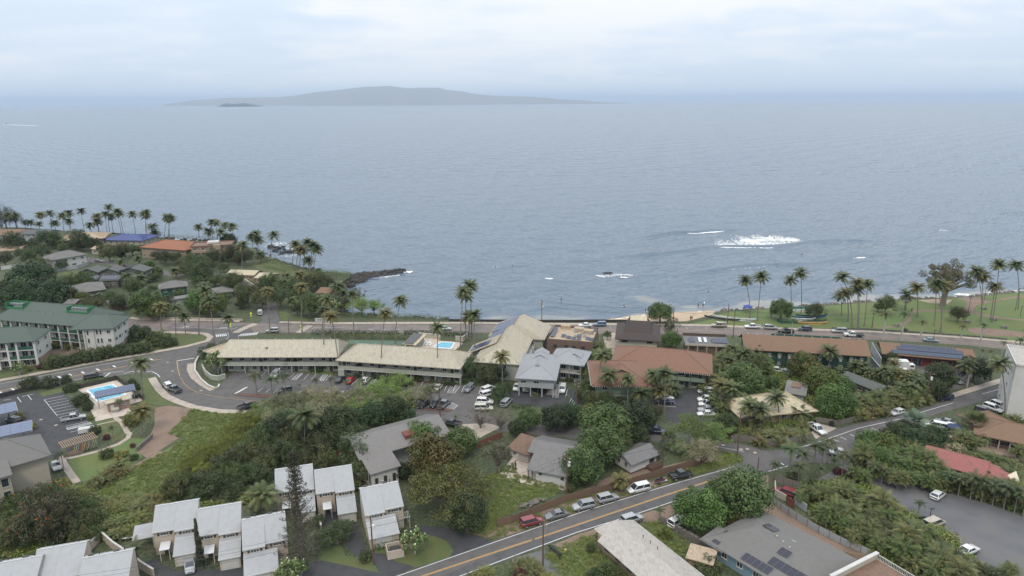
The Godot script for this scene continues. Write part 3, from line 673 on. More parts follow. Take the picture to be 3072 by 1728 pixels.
func walls():
	fence("long brown board fence between the cottages and parked cars",[-3.06,-116,-0.23,-117.3,10.98,-124.5,16.95,-127.2,22.8,-129.6,32.7,-134.6,45,-140.3],1.8,2.1, M.wood, M.wood)
	fence("tall grey board fence round the junction corner",[52.8,-149.8,54.5,-150.4,61.2,-147.8,66.7,-148.5,72.8,-150.9],1.9,1.8, M.wood_grey, M.wood_grey,5)
	fence("low grey fence in front of the palm belt on right street",[77.9,-160.1,82.8,-158.4,89,-160.9,92.3,-162.3],1.5,2.0, M.wood_grey, M.wood_grey,5)
	fence("brown board fence behind the small red car",[56.7,-131.9,61.1,-128.3,59.7,-125],1.9,1.8, M.wood_grey, M.wood,5)
	fence("pale blue fence with brown rails beside blue house",[53.3,-123.4,55.9,-118,58.4,-113.8,61,-110.4,64.8,-106.6],1.5,2.0, M.w_grey, M.wood,3)
	fence("dark red board fence beside the tile roofed house yard",[-10.65,-145.2,-7.72,-148,-4.45,-151,-2.53,-152.4],1.8,2.0, M.wood_red, M.wood_red)
	fence("red board fence behind the townhouse pool",[-44.9,-141.8,-41.7,-143.8,-39.3,-144.3],1.8,2.0, M.wood_red, M.wood_red)
	fence("short wooden fence beside the blue house porch",[59.9,-106.1,61.1,-105.3,63,-105.5],1.6,1.6, M.wood_pale, M.wood_pale,5)
	fence("dark wood screen fence right of the motel wing",[6.62,-217.2,8.64,-222.1,11.66,-231.4],2.0,2.0, M.wood, M.wood,5)
	fence("dark fence around the outrigger canoe yard",[99.1,-243,99.7,-240.7,105.9,-240.6,116.7,-241.6,118.1,-245.1],1.1,2.0, M.w_green, M.black,3)
	fence("dark low fence along the park side of the beach road",[115.4,-233.8,127.6,-232.5,143.4,-228.8,158.4,-224.8,169.7,-221.1],.8,2.6, M.w_olive, M.black,2)
	wall("seawall", "dark low seawall between the beach road and the cove",[-23.9,-245.3,-10.01,-244.5,9.63,-243.7,22.3,-243.5,33.5,-243.8,43.9,-243.2],.9,.4, M.lava)
	wall("lot_wall", "pale wall beside motel fence and condominium",[6.48,-212.4,8.74,-220.1,11.11,-227.2],1.8,.25, M.w_cream, M.trim)
	wall("lot_wall", "cream wall on seaward side of the motel pool",[-32.9,-227.6,-25.3,-225.4,-25,-223.6],1.6,.25, M.w_cream, M.trim)
	wall("lot_wall", "cream stepped wall right of the motel pool",[-19.57,-223.3,-17.11,-222.4,-15.64,-226.5],1.8,.25, M.w_cream, M.trim)
	wall("curved_wall", "low curved cream kerb wall at the motel corner",[-102,-208.4,-100.7,-203.2,-97.8,-196.5,-92.8,-189.5,-88.9,-185.1,-86.1,-183,-85.3,-183.9,-85.9,-185.7],.5,.35, M.w_cream, M.trim)
	wall("curved_wall", "taller curved cream screen wall below plumeria at motel corner",[-96.5,-198.9,-93.6,-194.1,-90.1,-190.2,-87.7,-189.3,-86.1,-190.9],1.5,.25, M.w_motel, M.trim)
	wall("lot_wall", "cream garden wall between the townhouse courtyards",[-78.2,-112.9,-74.2,-109.7,-71.2,-107.7,-65.7,-103.8,-62.7,-101.9],1.7,.2, M.w_town, M.trim)
	wall("lot_wall", "cream courtyard wall behind the near townhouses",[-77.3,-107.2,-78.3,-109.4,-78.2,-112.4],1.7,.2, M.w_town, M.trim)
	wall("lot_wall", "long white wall before the white two storey house",[-254.6,-331.5,-249.2,-336.7,-245.1,-340.9],1.8,.25, M.w_white, M.trim)
	wall("lot_wall", "long pale wall beside the small meadow on the point",[-227.4,-321.8,-224.1,-328.8,-217.7,-332.8,-216.8,-341.4],1.8,.25, M.w_grey, M.trim)
	wall("lot_wall", "cream wall along the lane by the cream bungalows",[-133.4,-316,-124.9,-307.5,-114.3,-293.3],1.5,.25, M.w_cream, M.trim)
	wall("lot_wall", "low wall along the landward pavement of the beach road",[-142.7,-250.3,-119.9,-249,-102.2,-247.2],.7,.3, M.concrete)
	wall("lot_wall", "dark wall around the hotel pool terrace",[-126.4,-183.8,-118.7,-190.9,-112.2,-185.3,-103.4,-176.2],1.2,.15, M.trim_dark)
	wall("lot_wall", "cream wall closing the townhouse pool yard",[-33.4,-133.9,-30.7,-131.5,-27.7,-130.3],1.6,.2, M.w_town, M.trim)
	wall("lot_wall", "low cream wall beside the driveway and dark entry",[-38.5,-118.8,-37.1,-115.2],1.2,.2, M.w_town, M.trim)
	wall("lot_wall", "cream yard wall behind the small red car",[56.1,-130.1,54.9,-126.5,56.3,-124.3],1.5,.2, M.w_cream)
	wall("lot_wall", "grey yard wall beside the dark red gate",[57.8,-123.7,59,-120.7],1.6,.2, M.w_grey)
	stone_wall("grey stone wall between white roofed and blue houses",[29,-117.6,32.1,-113.7,35,-110,38.3,-105.7,41.6,-101.2],1.3, M.stone)
	stone_wall("dark lava stone wall behind the left car park",[-146.4,-176.4,-144.5,-177.7,-141.2,-181,-137.3,-184.2],1.3, M.lava)
	stone_wall("low stone wall beside the earth track",[-89.5,-146.9,-89.4,-149.8,-89.3,-153.4],1.0, M.stone)

# ---------------------------------------------------------------- building kit
# a building stands at r = [centre x, centre z, turn, length, width]; its own x runs along the near side, +z faces the camera's side
var cache := {}

func tinted(r: float, g: float, b: float, rough := 0.85) -> StandardMaterial3D:
	return layered(textured(M.grain,0.7, rough, lin(r, g, b)), M.soft,0.05)

func make_building_materials():
	var speck := tex(noise_image(41,0.22,3,[[0, grey(.5)],[0.45, grey(.78)],[0.6, grey(.88)],[1, grey(1)]],512, FastNoiseLite.TYPE_CELLULAR))
	var streak := tex(noise_image(42,0.03,4,[[0, grey(.7)],[0.5, grey(.92)],[1, grey(1)]],256, FastNoiseLite.TYPE_SIMPLEX_SMOOTH,0.25))
	M.soft = tex(noise_image(43,0.015,5,[[0, grey(.84)],[0.5, grey(.95)],[1, grey(1.0)]],512))
	var shingle := func(r, g, b): return layered(textured(speck,0.3,0.95, lin(r, g, b)), M.soft,0.09)
	var metal := func(r, g, b, ro): return layered(textured(streak,0.3, ro, lin(r, g, b)), M.blot,0.1)
	M.r_green = shingle.call(.115,.148,.125); M.r_green_well = tinted(.03,.19,.075)
	M.r_cream = metal.call(.5,.45,.35,0.6); M.r_cream_b = metal.call(.55,.47,.32,0.6)
	M.r_grey = shingle.call(.38,.39,.41); M.r_town = shingle.call(.46,.465,.475); M.r_edge = plain(.6,.6,.6)
	M.r_terra = shingle.call(.265,.145,.098); M.r_brown = shingle.call(.25,.155,.1); M.r_dark = shingle.call(.085,.065,.06)
	M.r_steel = metal.call(.19,.18,.175,0.5); M.r_rust = metal.call(.22,.13,.09,0.7); M.r_white = metal.call(.46,.42,.38,0.55)
	M.r_slate = shingle.call(.135,.14,.135); M.r_ash = shingle.call(.21,.2,.19); M.r_tile = shingle.call(.27,.255,.245)
	M.r_red = metal.call(.31,.1,.085,0.6); M.r_blue = metal.call(.045,.075,.24,0.4); M.r_orange = shingle.call(.36,.15,.085); M.r_tan = metal.call(.47,.36,.25,0.6)
	M.w_white = tinted(.66,.65,.62); M.w_cream = tinted(.5,.47,.38); M.w_beige = tinted(.45,.4,.32); M.w_tan = tinted(.38,.29,.2)
	M.w_brown = tinted(.115,.075,.055); M.w_stain = tinted(.17,.115,.085); M.w_green = tinted(.028,.105,.075); M.w_sage = tinted(.25,.31,.23); M.w_blue = tinted(.2,.3,.36)
	M.w_red = tinted(.16,.035,.03); M.w_grey = tinted(.4,.42,.43); M.w_olive = tinted(.13,.145,.115); M.w_pink = tinted(.36,.25,.2); M.w_town = tinted(.57,.48,.39); M.w_motel = tinted(.42,.43,.36)
	M.trim = tinted(.62,.6,.56); M.trim_dark = plain(.05,.045,.04,.6); M.trim_brown = plain(.12,.07,.05,.7)
	M.wood = tinted(.2,.125,.085); M.wood_grey = tinted(.21,.19,.165); M.wood_red = tinted(.2,.07,.05); M.wood_pale = tinted(.42,.31,.21)
	M.metal = plain(.45,.46,.47,.35,0.7); M.black = plain(.02,.02,.021,.5); M.rail = plain(.62,.62,.6,.5)
	var g := StandardMaterial3D.new()
	g.albedo_color = lin(.035,.042,.05); g.roughness = 0.08; g.metallic_specular = 0.6
	M.glass = g
	var s := StandardMaterial3D.new()
	s.vertex_color_use_as_albedo = true; s.roughness = 0.16
	M.solar = s
	M.tile_white = plain(.7,.7,.68,.4)
	var pw := StandardMaterial3D.new()
	pw.albedo_color = lin(.12,.42,.58); pw.roughness = 0.06
	pw.normal_enabled = true; pw.normal_texture = M.chop; pw.uv1_triplanar = true; pw.uv1_world_triplanar = true; pw.uv1_scale = Vector3.ONE * 0.05
	pw.normal_scale = 0.5
	M.pool = pw

func house(called: String, label: String, r: Array, category := "building", group := "") -> Node3D:
	return thing(called, label, category,Vector3(r[0],0, r[1]), r[2], group)

func block(root: Node, called: String, m: Material, x0: float, x1: float, y0: float, y1: float, z0: float, z1: float) -> MeshInstance3D:
	var b := MB.new()
	b.box(Vector3(x0, y0, z0),Vector3(x1, y1, z1))
	return part(called, b.mesh(), m, root)

func slab(b: MB, face: Array, t: float):   # a flat polygon with a thickness straight down
	for i in range(1, face.size() - 1): b.tri(face[0], face[i], face[i + 1])
	var d := Vector3(0,-t,0)
	for i in range(1, face.size() - 1): b.tri(face[0] + d, face[i + 1] + d, face[i] + d)
	for i in face.size():
		var j := (i + 1) % face.size()
		b.quad(face[i] + d, face[i], face[j], face[j] + d)

func up_face(face: Array) -> Array:
	var nn: Vector3 = (face[2] - face[0]).cross(face[1] - face[0])
	if nn.y < 0.0:
		var f := face.duplicate()
		f.reverse()
		return f
	return face

func ribs(b: MB, face: Array, spacing: float, hgt := 0.06, wid := 0.07):   # raised seams running upslope on a face whose first edge is the eave
	var a: Vector3 = face[0]
	var u: Vector3 = (face[1] - face[0]).normalized()
	var nn: Vector3 = (face[2] - face[0]).cross(u).normalized()
	if nn.y < 0: nn = -nn
	var vv := nn.cross(u).normalized()
	if vv.dot(face[2] - a) < 0: vv = -vv
	var p := []
	var lo := 1e9
	var hi := -1e9
	for q in face:
		var w := Vector2((q - a).dot(u), (q - a).dot(vv))
		p.append(w); lo = minf(lo, w.x); hi = maxf(hi, w.x)
	var k := lo + spacing * 0.5
	while k < hi:
		var v0 := 1e9
		var v1 := -1e9
		for i in p.size():
			var s: Vector2 = p[i]
			var e: Vector2 = p[(i + 1) % p.size()]
			if (s.x - k) * (e.x - k) < 0.0:
				var y := lerpf(s.y, e.y, (k - s.x) / (e.x - s.x))
				v0 = minf(v0, y); v1 = maxf(v1, y)
		if v1 > v0 + 0.2:
			b.bar(a + u * k + vv * v0 + nn * hgt * 0.4, a + u * k + vv * v1 + nn * hgt * 0.4, wid, hgt)
		k += spacing

func roof_faces(root: Node, m: Material, faces: Array, thick := 0.22, seam := 0.0) -> MeshInstance3D:
	var b := MB.new()
	for f in faces: slab(b, up_face(f), thick)
	var o := part("roof", b.mesh(), m, root)
	if seam > 0.0:
		var s := MB.new()
		for f in faces: ribs(s, f, seam)
		var q := part("standing_seams", s.mesh(), m, o)
		q.set_meta("kind", "stuff")
	return o

func hip(root: Node, m: Material, x0: float, x1: float, z0: float, z1: float, eave: float, rise: float, seam := 0.0, run := -1.0) -> MeshInstance3D:
	var f := []
	var y := eave + rise
	if x1 - x0 >= z1 - z0:
		var h := (z1 - z0) * 0.5 if run < 0 else run
		var zc := (z0 + z1) * 0.5
		var p := [Vector3(x0, eave, z1),Vector3(x1, eave, z1),Vector3(x1, eave, z0),Vector3(x0, eave, z0),Vector3(x0 + h, y, zc),Vector3(x1 - h, y, zc)]
		f = [[p[0], p[1], p[5], p[4]],[p[1], p[2], p[5]],[p[2], p[3], p[4], p[5]],[p[3], p[0], p[4]]]
	else:
		var h := (x1 - x0) * 0.5 if run < 0 else run
		var xc := (x0 + x1) * 0.5
		var p := [Vector3(x0, eave, z1),Vector3(x1, eave, z1),Vector3(x1, eave, z0),Vector3(x0, eave, z0),Vector3(xc, y, z1 - h),Vector3(xc, y, z0 + h)]
		f = [[p[1], p[2], p[5], p[4]],[p[2], p[3], p[5]],[p[3], p[0], p[4], p[5]],[p[0], p[1], p[4]]]
	var o := roof_faces(root, m, f,0.24, seam)
	for q in f:
		var b := MB.new()
		var a: Vector3 = q[1]
		var e: Vector3 = q[2]
		b.bar(a + Vector3(0,.03,0), e + Vector3(0,.03,0),.26,.07)
		if q.size() == 4 and q == f[0]: b.bar(q[2] + Vector3(0,.03,0), q[3] + Vector3(0,.03,0),.26,.07)
		part("ridge_cap", b.mesh(), m, o)
	return o

func gable(root: Node, m: Material, x0: float, x1: float, z0: float, z1: float, eave: float, rise: float, along_x := true, seam := 0.0, wall: Material = null, inset := 0.4) -> MeshInstance3D:
	var f := []
	var y := eave + rise
	if along_x:
		var zc := (z0 + z1) * 0.5
		f = [[Vector3(x0, eave, z1),Vector3(x1, eave, z1),Vector3(x1, y, zc),Vector3(x0, y, zc)],[Vector3(x1, eave, z0),Vector3(x0, eave, z0),Vector3(x0, y, zc),Vector3(x1, y, zc)]]
	else:
		var xc := (x0 + x1) * 0.5
		f = [[Vector3(x1, eave, z1),Vector3(x1, eave, z0),Vector3(xc, y, z0),Vector3(xc, y, z1)],[Vector3(x0, eave, z0),Vector3(x0, eave, z1),Vector3(xc, y, z1),Vector3(xc, y, z0)]]
	if wall:
		var lo := eave - 0.3
		for s in [0,1]:
			var b := MB.new()
			if along_x:
				var x: float = x0 + inset if s == 0 else x1 - inset
				var q := [Vector3(x, lo, z1 - inset),Vector3(x, lo, z0 + inset),Vector3(x, y - 0.26, (z0 + z1) * 0.5)]
				b.tri(q[0], q[1], q[2]) if s == 0 else b.tri(q[1], q[0], q[2])
			else:
				var z: float = z0 + inset if s == 0 else z1 - inset
				var q := [Vector3(x0 + inset, lo, z),Vector3(x1 - inset, lo, z),Vector3((x0 + x1) * 0.5, y - 0.26, z)]
				b.tri(q[1], q[0], q[2]) if s == 1 else b.tri(q[0], q[1], q[2])
			part("gable_wall", b.mesh(), wall, root)
	return roof_faces(root, m, f,0.22, seam)

func flat_roof(root: Node, m: Material, x0: float, x1: float, z0: float, z1: float, y: float, kerb := 0.35, km: Material = null):
	var o := block(root, "roof", m, x0, x1, y - 0.2, y, z0, z1)
	if kerb > 0.0:
		var b := MB.new()
		var t := 0.22
		b.box(Vector3(x0, y, z1 - t),Vector3(x1, y + kerb, z1)); b.box(Vector3(x0, y, z0),Vector3(x1, y + kerb, z0 + t))
		b.box(Vector3(x0, y, z0 + t),Vector3(x0 + t, y + kerb, z1 - t)); b.box(Vector3(x1 - t, y, z0 + t),Vector3(x1, y + kerb, z1 - t))
		part("parapet", b.mesh(), km if km else m, o)

func frame_mesh(w: float, h: float, bars: int) -> ArrayMesh:
	var key := "f%.2f_%.2f_%d" % [w, h, bars]
	if not cache.has(key):
		var b := MB.new()
		var t := 0.09
		b.box(Vector3(-w / 2,-h / 2,-0.02),Vector3(w / 2,-h / 2 + t,0.09)); b.box(Vector3(-w / 2, h / 2 - t,-0.02),Vector3(w / 2, h / 2,0.09))
		b.box(Vector3(-w / 2,-h / 2 + t,-0.02),Vector3(-w / 2 + t, h / 2 - t,0.09)); b.box(Vector3(w / 2 - t,-h / 2 + t,-0.02),Vector3(w / 2, h / 2 - t,0.09))
		for k in bars:
			var x := -w / 2 + w * (k + 1) / (bars + 1)
			b.box(Vector3(x - 0.035,-h / 2 + t,0.0),Vector3(x + 0.035, h / 2 - t,0.07))
		b.box(Vector3(-w / 2 - 0.08,-h / 2 - 0.08,-0.02),Vector3(w / 2 + 0.08,-h / 2,0.14))
		cache[key] = b.mesh()
	return cache[key]

func unit_box() -> BoxMesh:
	if not cache.has("box"): cache["box"] = BoxMesh.new()
	return cache["box"]

func window(root: Node, at: Vector3, turn: float, w: float, h: float, bars := 1, frame: Material = null) -> MeshInstance3D:
	var o := part("window", frame_mesh(w, h, bars), frame if frame else M.trim, root, at,Vector3.ONE, turn)
	part("pane", unit_box(), M.glass, o,Vector3(0,0,0.02),Vector3(w - 0.1, h - 0.1,0.05))
	return o

# sides: 0 near (+z),1 right (+x),2 far (-z),3 left (-x); u runs left to right as seen from outside
func windows(root: Node, side: int, half_x: float, half_z: float, us: Array, y: float, w: float, h: float, bars := 1, frame: Material = null, cx := 0.0, cz := 0.0):
	for u in us:
		var at: Vector3
		match side:
			0: at = Vector3(cx + u, y, cz + half_z)
			1: at = Vector3(cx + half_x, y, cz - u)
			2: at = Vector3(cx - u, y, cz - half_z)
			_: at = Vector3(cx - half_x, y, cz + u)
		window(root, at, side * PI / 2, w, h, bars, frame)

func door(root: Node, at: Vector3, turn: float, w: float, h: float, m: Material):
	var o := part("door", unit_box(), m, root, at + Vector3(0, h / 2,0),Vector3(w, h,0.1), turn)
	part("handle", unit_box(), M.metal, o,Vector3(0.38,0,0.7),Vector3(0.06 / w,0.1 / h,0.5))

func steps(n: int, a: float, b: float) -> Array:
	var o := []
	for i in n: o.append(lerpf(a, b, (i + 0.5) / n))
	return o

func railing(root: Node, a: Vector3, b: Vector3, h := 1.0, gap := 0.0, m: Material = null, called := "railing"):
	var mb := MB.new()
	var up := Vector3(0, h,0)
	mb.bar(a + up, b + up,0.09,0.07)
	if gap <= 0.0: mb.bar(a + up * 0.5 - Vector3(0,.02,0), b + up * 0.5 - Vector3(0,.02,0),0.06, h * 0.86)
	else:
		mb.bar(a + up * 0.12, b + up * 0.12,0.05,0.05)
		var n := int((b - a).length() / gap)
		for i in n + 1:
			var p := a.lerp(b, float(i) / n)
			mb.box(p + Vector3(-.025,0,-.025), p + Vector3(.025, h,.025))
	part(called, mb.mesh(), m if m else M.trim, root)

func post(root: Node, x: float, z: float, y0: float, y1: float, w := 0.2, m: Material = null, called := "post"):
	part(called, unit_box(), m if m else M.trim, root,Vector3(x, (y0 + y1) / 2, z),Vector3(w, y1 - y0, w))

func solar_mesh(w: float, h: float, tint: Color) -> ArrayMesh:
	var key := "s%.2f_%.2f_%s" % [w, h, tint]
	if not cache.has(key):
		var b := MB.new()
		b.col = Color(.11,.115,.125)
		b.box(Vector3(-w / 2,0,-h / 2),Vector3(w / 2,0.05, h / 2))
		b.col = tint
		var e := 0.025
		b.quad(Vector3(-w / 2 + e,.054, h / 2 - e),Vector3(-w / 2 + e,.054,-h / 2 + e),Vector3(w / 2 - e,.054,-h / 2 + e),Vector3(w / 2 - e,.054, h / 2 - e))
		cache[key] = b.mesh()
	return cache[key]

func solar(root: Node, a: Vector3, u: Vector3, v: Vector3, nu: int, nv: int, tint := Color(.022,.03,.06)):   # modules filling the parallelogram a, a+u, a+v; v runs upslope
	var y := u.cross(v).normalized()
	if y.y < 0: y = -y
	var bs := Basis(u.normalized(), y, u.normalized().cross(y).normalized())
	for i in nu:
		for j in nv:
			var o := part("solar_panel", solar_mesh(u.length() / nu - 0.03, v.length() / nv - 0.03, tint), M.solar, root)
			o.transform = Transform3D(bs, a + u * ((i + 0.5) / nu) + v * ((j + 0.5) / nv) + y * 0.1)

func vent(root: Node, at: Vector3, m: Material = null):
	if not cache.has("vent"):
		var b := MB.new()
		b.lathe([Vector2(0.07,-0.2),Vector2(0.07,0.4),Vector2(0.13,0.4),Vector2(0.13,0.5),Vector2(0.0,0.55)],Vector3.ZERO,8)
		cache["vent"] = b.mesh()
	part("roof_vent", cache["vent"], m if m else M.trim, root, at)

func simple_house(called: String, label: String, r: Array, h: float, rise: float, wall: Material, roof: Material, over := 0.7, kind := "hip", floors := 1, seam := 0.0, category := "house") -> Node3D:
	var o := house(called, label, r, category)
	var x: float = r[3] / 2 - over
	var z: float = r[4] / 2 - over
	block(o, "wall", wall,-x, x,0, h - 0.05 if kind != "flat" else h - 0.2,-z, z)
	match kind:
		"hip": hip(o, roof,-x - over, x + over,-z - over, z + over, h, rise, seam)
		"gable": gable(o, roof,-x - over, x + over,-z - over, z + over, h, rise, true, seam, wall, over)
		"gable_z": gable(o, roof,-x - over, x + over,-z - over, z + over, h, rise, false, seam, wall, over)
		_: flat_roof(o, roof,-x - over, x + over,-z - over, z + over, h, rise)
	for k in floors:
		var y := (h / floors) * (k + 0.55)
		for s in 4:
			var half := x if s % 2 == 0 else z
			var n := maxi(1, int(half * 2 / 3.2))
			windows(o, s, x, z, steps(n,-half, half), y,1.3,1.1)
	door(o,Vector3(x * 0.15,0, z + 0.03),0,1.0,2.05, M.trim_brown)
	return o

# ---------------------------------------------------------------- buildings
func air_conditioner(root: Node, at: Vector3):
	if not cache.has("ac"):
		var b := MB.new()
		b.box(Vector3(-.45,0,-.45),Vector3(.45,.7,.45)); b.lathe([Vector2(.36,.7),Vector2(.36,.8),Vector2(.1,.82)],Vector3.ZERO,8)
		cache["ac"] = b.mesh()
	part("air_conditioner", cache["ac"], M.metal, root, at)

func hotel():
	var r: Array = [-155.9,-225.8,-0.23,35.1,19.92]
	var o := house("hotel", "long white three storey hotel with green shingle roof beside the street", r)
	var x: float = r[3] / 2
	var z: float = 7.5
	block(o, "wall", M.w_white,-x, x,0,9,-z, z - 1.6)
	var f := hip(o, M.r_green,-x - 3, x + 1.5,-z - 0.8, z + 0.8,9.0,4.4,0.0,5.0)
	for k in [1,2]: block(o, "floor_slab", M.trim,-x, x,3.0 * k - 0.2,3.0 * k, z - 1.6, z)
	var cols := steps(9,-x, x)
	for i in cols.size() + 1:
		var px: float = -x + 2 * x * i / cols.size()
		post(o, px, z - 0.2,0,8.8,0.55, M.trim, "pillar")
	for k in 3:
		for i in cols.size():
			window(o,Vector3(cols[i] - 0.5,3 * k + 1.3, z - 1.6),0,1.8,2.0,1)
			if k > 0: railing(o,Vector3(cols[i] - x / 9 + .3,3 * k, z - 0.1),Vector3(cols[i] + x / 9 - .3,3 * k, z - 0.1),0.95,0.0, M.w_green)
	for q in [[x - 11.5, x - 3.0],[-x - 2.0,-x + 5.5]]:
		var b := MB.new()
		b.box(Vector3(q[0],12.0,.2),Vector3(q[1],13.6,.4)); b.box(Vector3(q[0],11.3,.4),Vector3(q[0] + .2,13.5,3.2)); b.box(Vector3(q[1] - .2,11.3,.4),Vector3(q[1],13.5,3.2)); b.box(Vector3(q[0],11.3,3.2),Vector3(q[1],12.2,3.4))
		var well := part("roof_well", b.mesh(), M.r_green_well, o)
		for k in 6:
			air_conditioner(well,Vector3(lerpf(q[0] + 0.9, q[1] - 0.9, k / 5.0),12.3,1.5))
	for k in 5: vent(f,Vector3(-x + 6 + k * 3.1,11.0,3.9), M.w_green)

	r = [-136.3,-218.2,0.1,10.16,12.54]
	o = house("hotel_end_block", "white three storey end block of hotel with green hip roof facing the corner lawn", r)
	x = r[3] / 2 - 0.6; z = r[4] / 2 - 0.6
	block(o, "wall", M.w_white,-x, x,2.2,9,-z, z)
	block(o, "base", M.w_pink,-x - 0.05, x + 0.05,0,2.2,-z - 0.05, z + 0.05)
	hip(o, M.r_green,-x - 4.0, x + 1.0,-z - 1.0, z + 1.0,9.0,3.0,0.0,4.5)
	for k in 3:
		windows(o,0, x, z,[-x * 0.75,-x * 0.1, x * 0.15],1.7 + 2.9 * k,0.7,1.7,0)
		windows(o,0, x, z,[x * 0.7],1.7 + 2.9 * k,1.1,1.2)
		windows(o,1, x, z,[-z * 0.7,-z * 0.25, z * 0.5],1.7 + 2.9 * k,1.5,1.2)
		windows(o,1, x, z,[z * 0.05],1.7 + 2.9 * k,0.6,0.9,0)
	for px in [-x,-x * 0.35, x]: post(o, px, z + 0.12,0,8.9,0.5, M.trim, "pilaster")

	r = [-157.2,-204.4,0.19,16.56,13]
	o = house("hotel_wing", "nearer white hotel wing with arched balconies and green roof at left edge", r)
	x = r[3] / 2 - 0.8; z = r[4] / 2 - 0.8
	block(o, "wall", M.w_white,-x, x,0,9,-z, z - 1.8)
	block(o, "base", M.w_pink,-x - .04, x + .04,0,2.6,-z, z - 1.76)
	hip(o, M.r_green,-x - 0.8, x + 0.8,-z - 0.8, z + 0.8,9.0,3.2,0.0,4.5)
	for k in [1,2]:
		block(o, "balcony_slab", M.trim,-x, x,3.0 * k - 0.25,3.0 * k, z - 1.8, z)
	for px in [-x,-x * 0.45,-x * 0.05, x * 0.3, x - .25]: post(o, px + .2, z - 0.25,0,8.8,0.6, M.w_white, "pillar")
	for k in 3:
		for u in [-x * 0.72,-x * 0.25, x * 0.12, x * 0.5, x * 0.8]:
			window(o,Vector3(u,3 * k + 1.35, z - 1.76),0,1.7,2.0,1)
		if k > 0:
			for q in [[-x + .5,-x * 0.45],[-x * 0.05 + .5, x * 0.3 - .2],[x * 0.3 + .5, x - .4]]:
				railing(o,Vector3(q[0],3 * k, z - 0.1),Vector3(q[1],3 * k, z - 0.1),1.0,0.0, M.w_green)
	windows(o,1, x, z - .9,[-2.5,2.5],4.4,1.3,1.2); windows(o,1, x, z - .9,[-2.5,2.5],7.3,1.3,1.2)

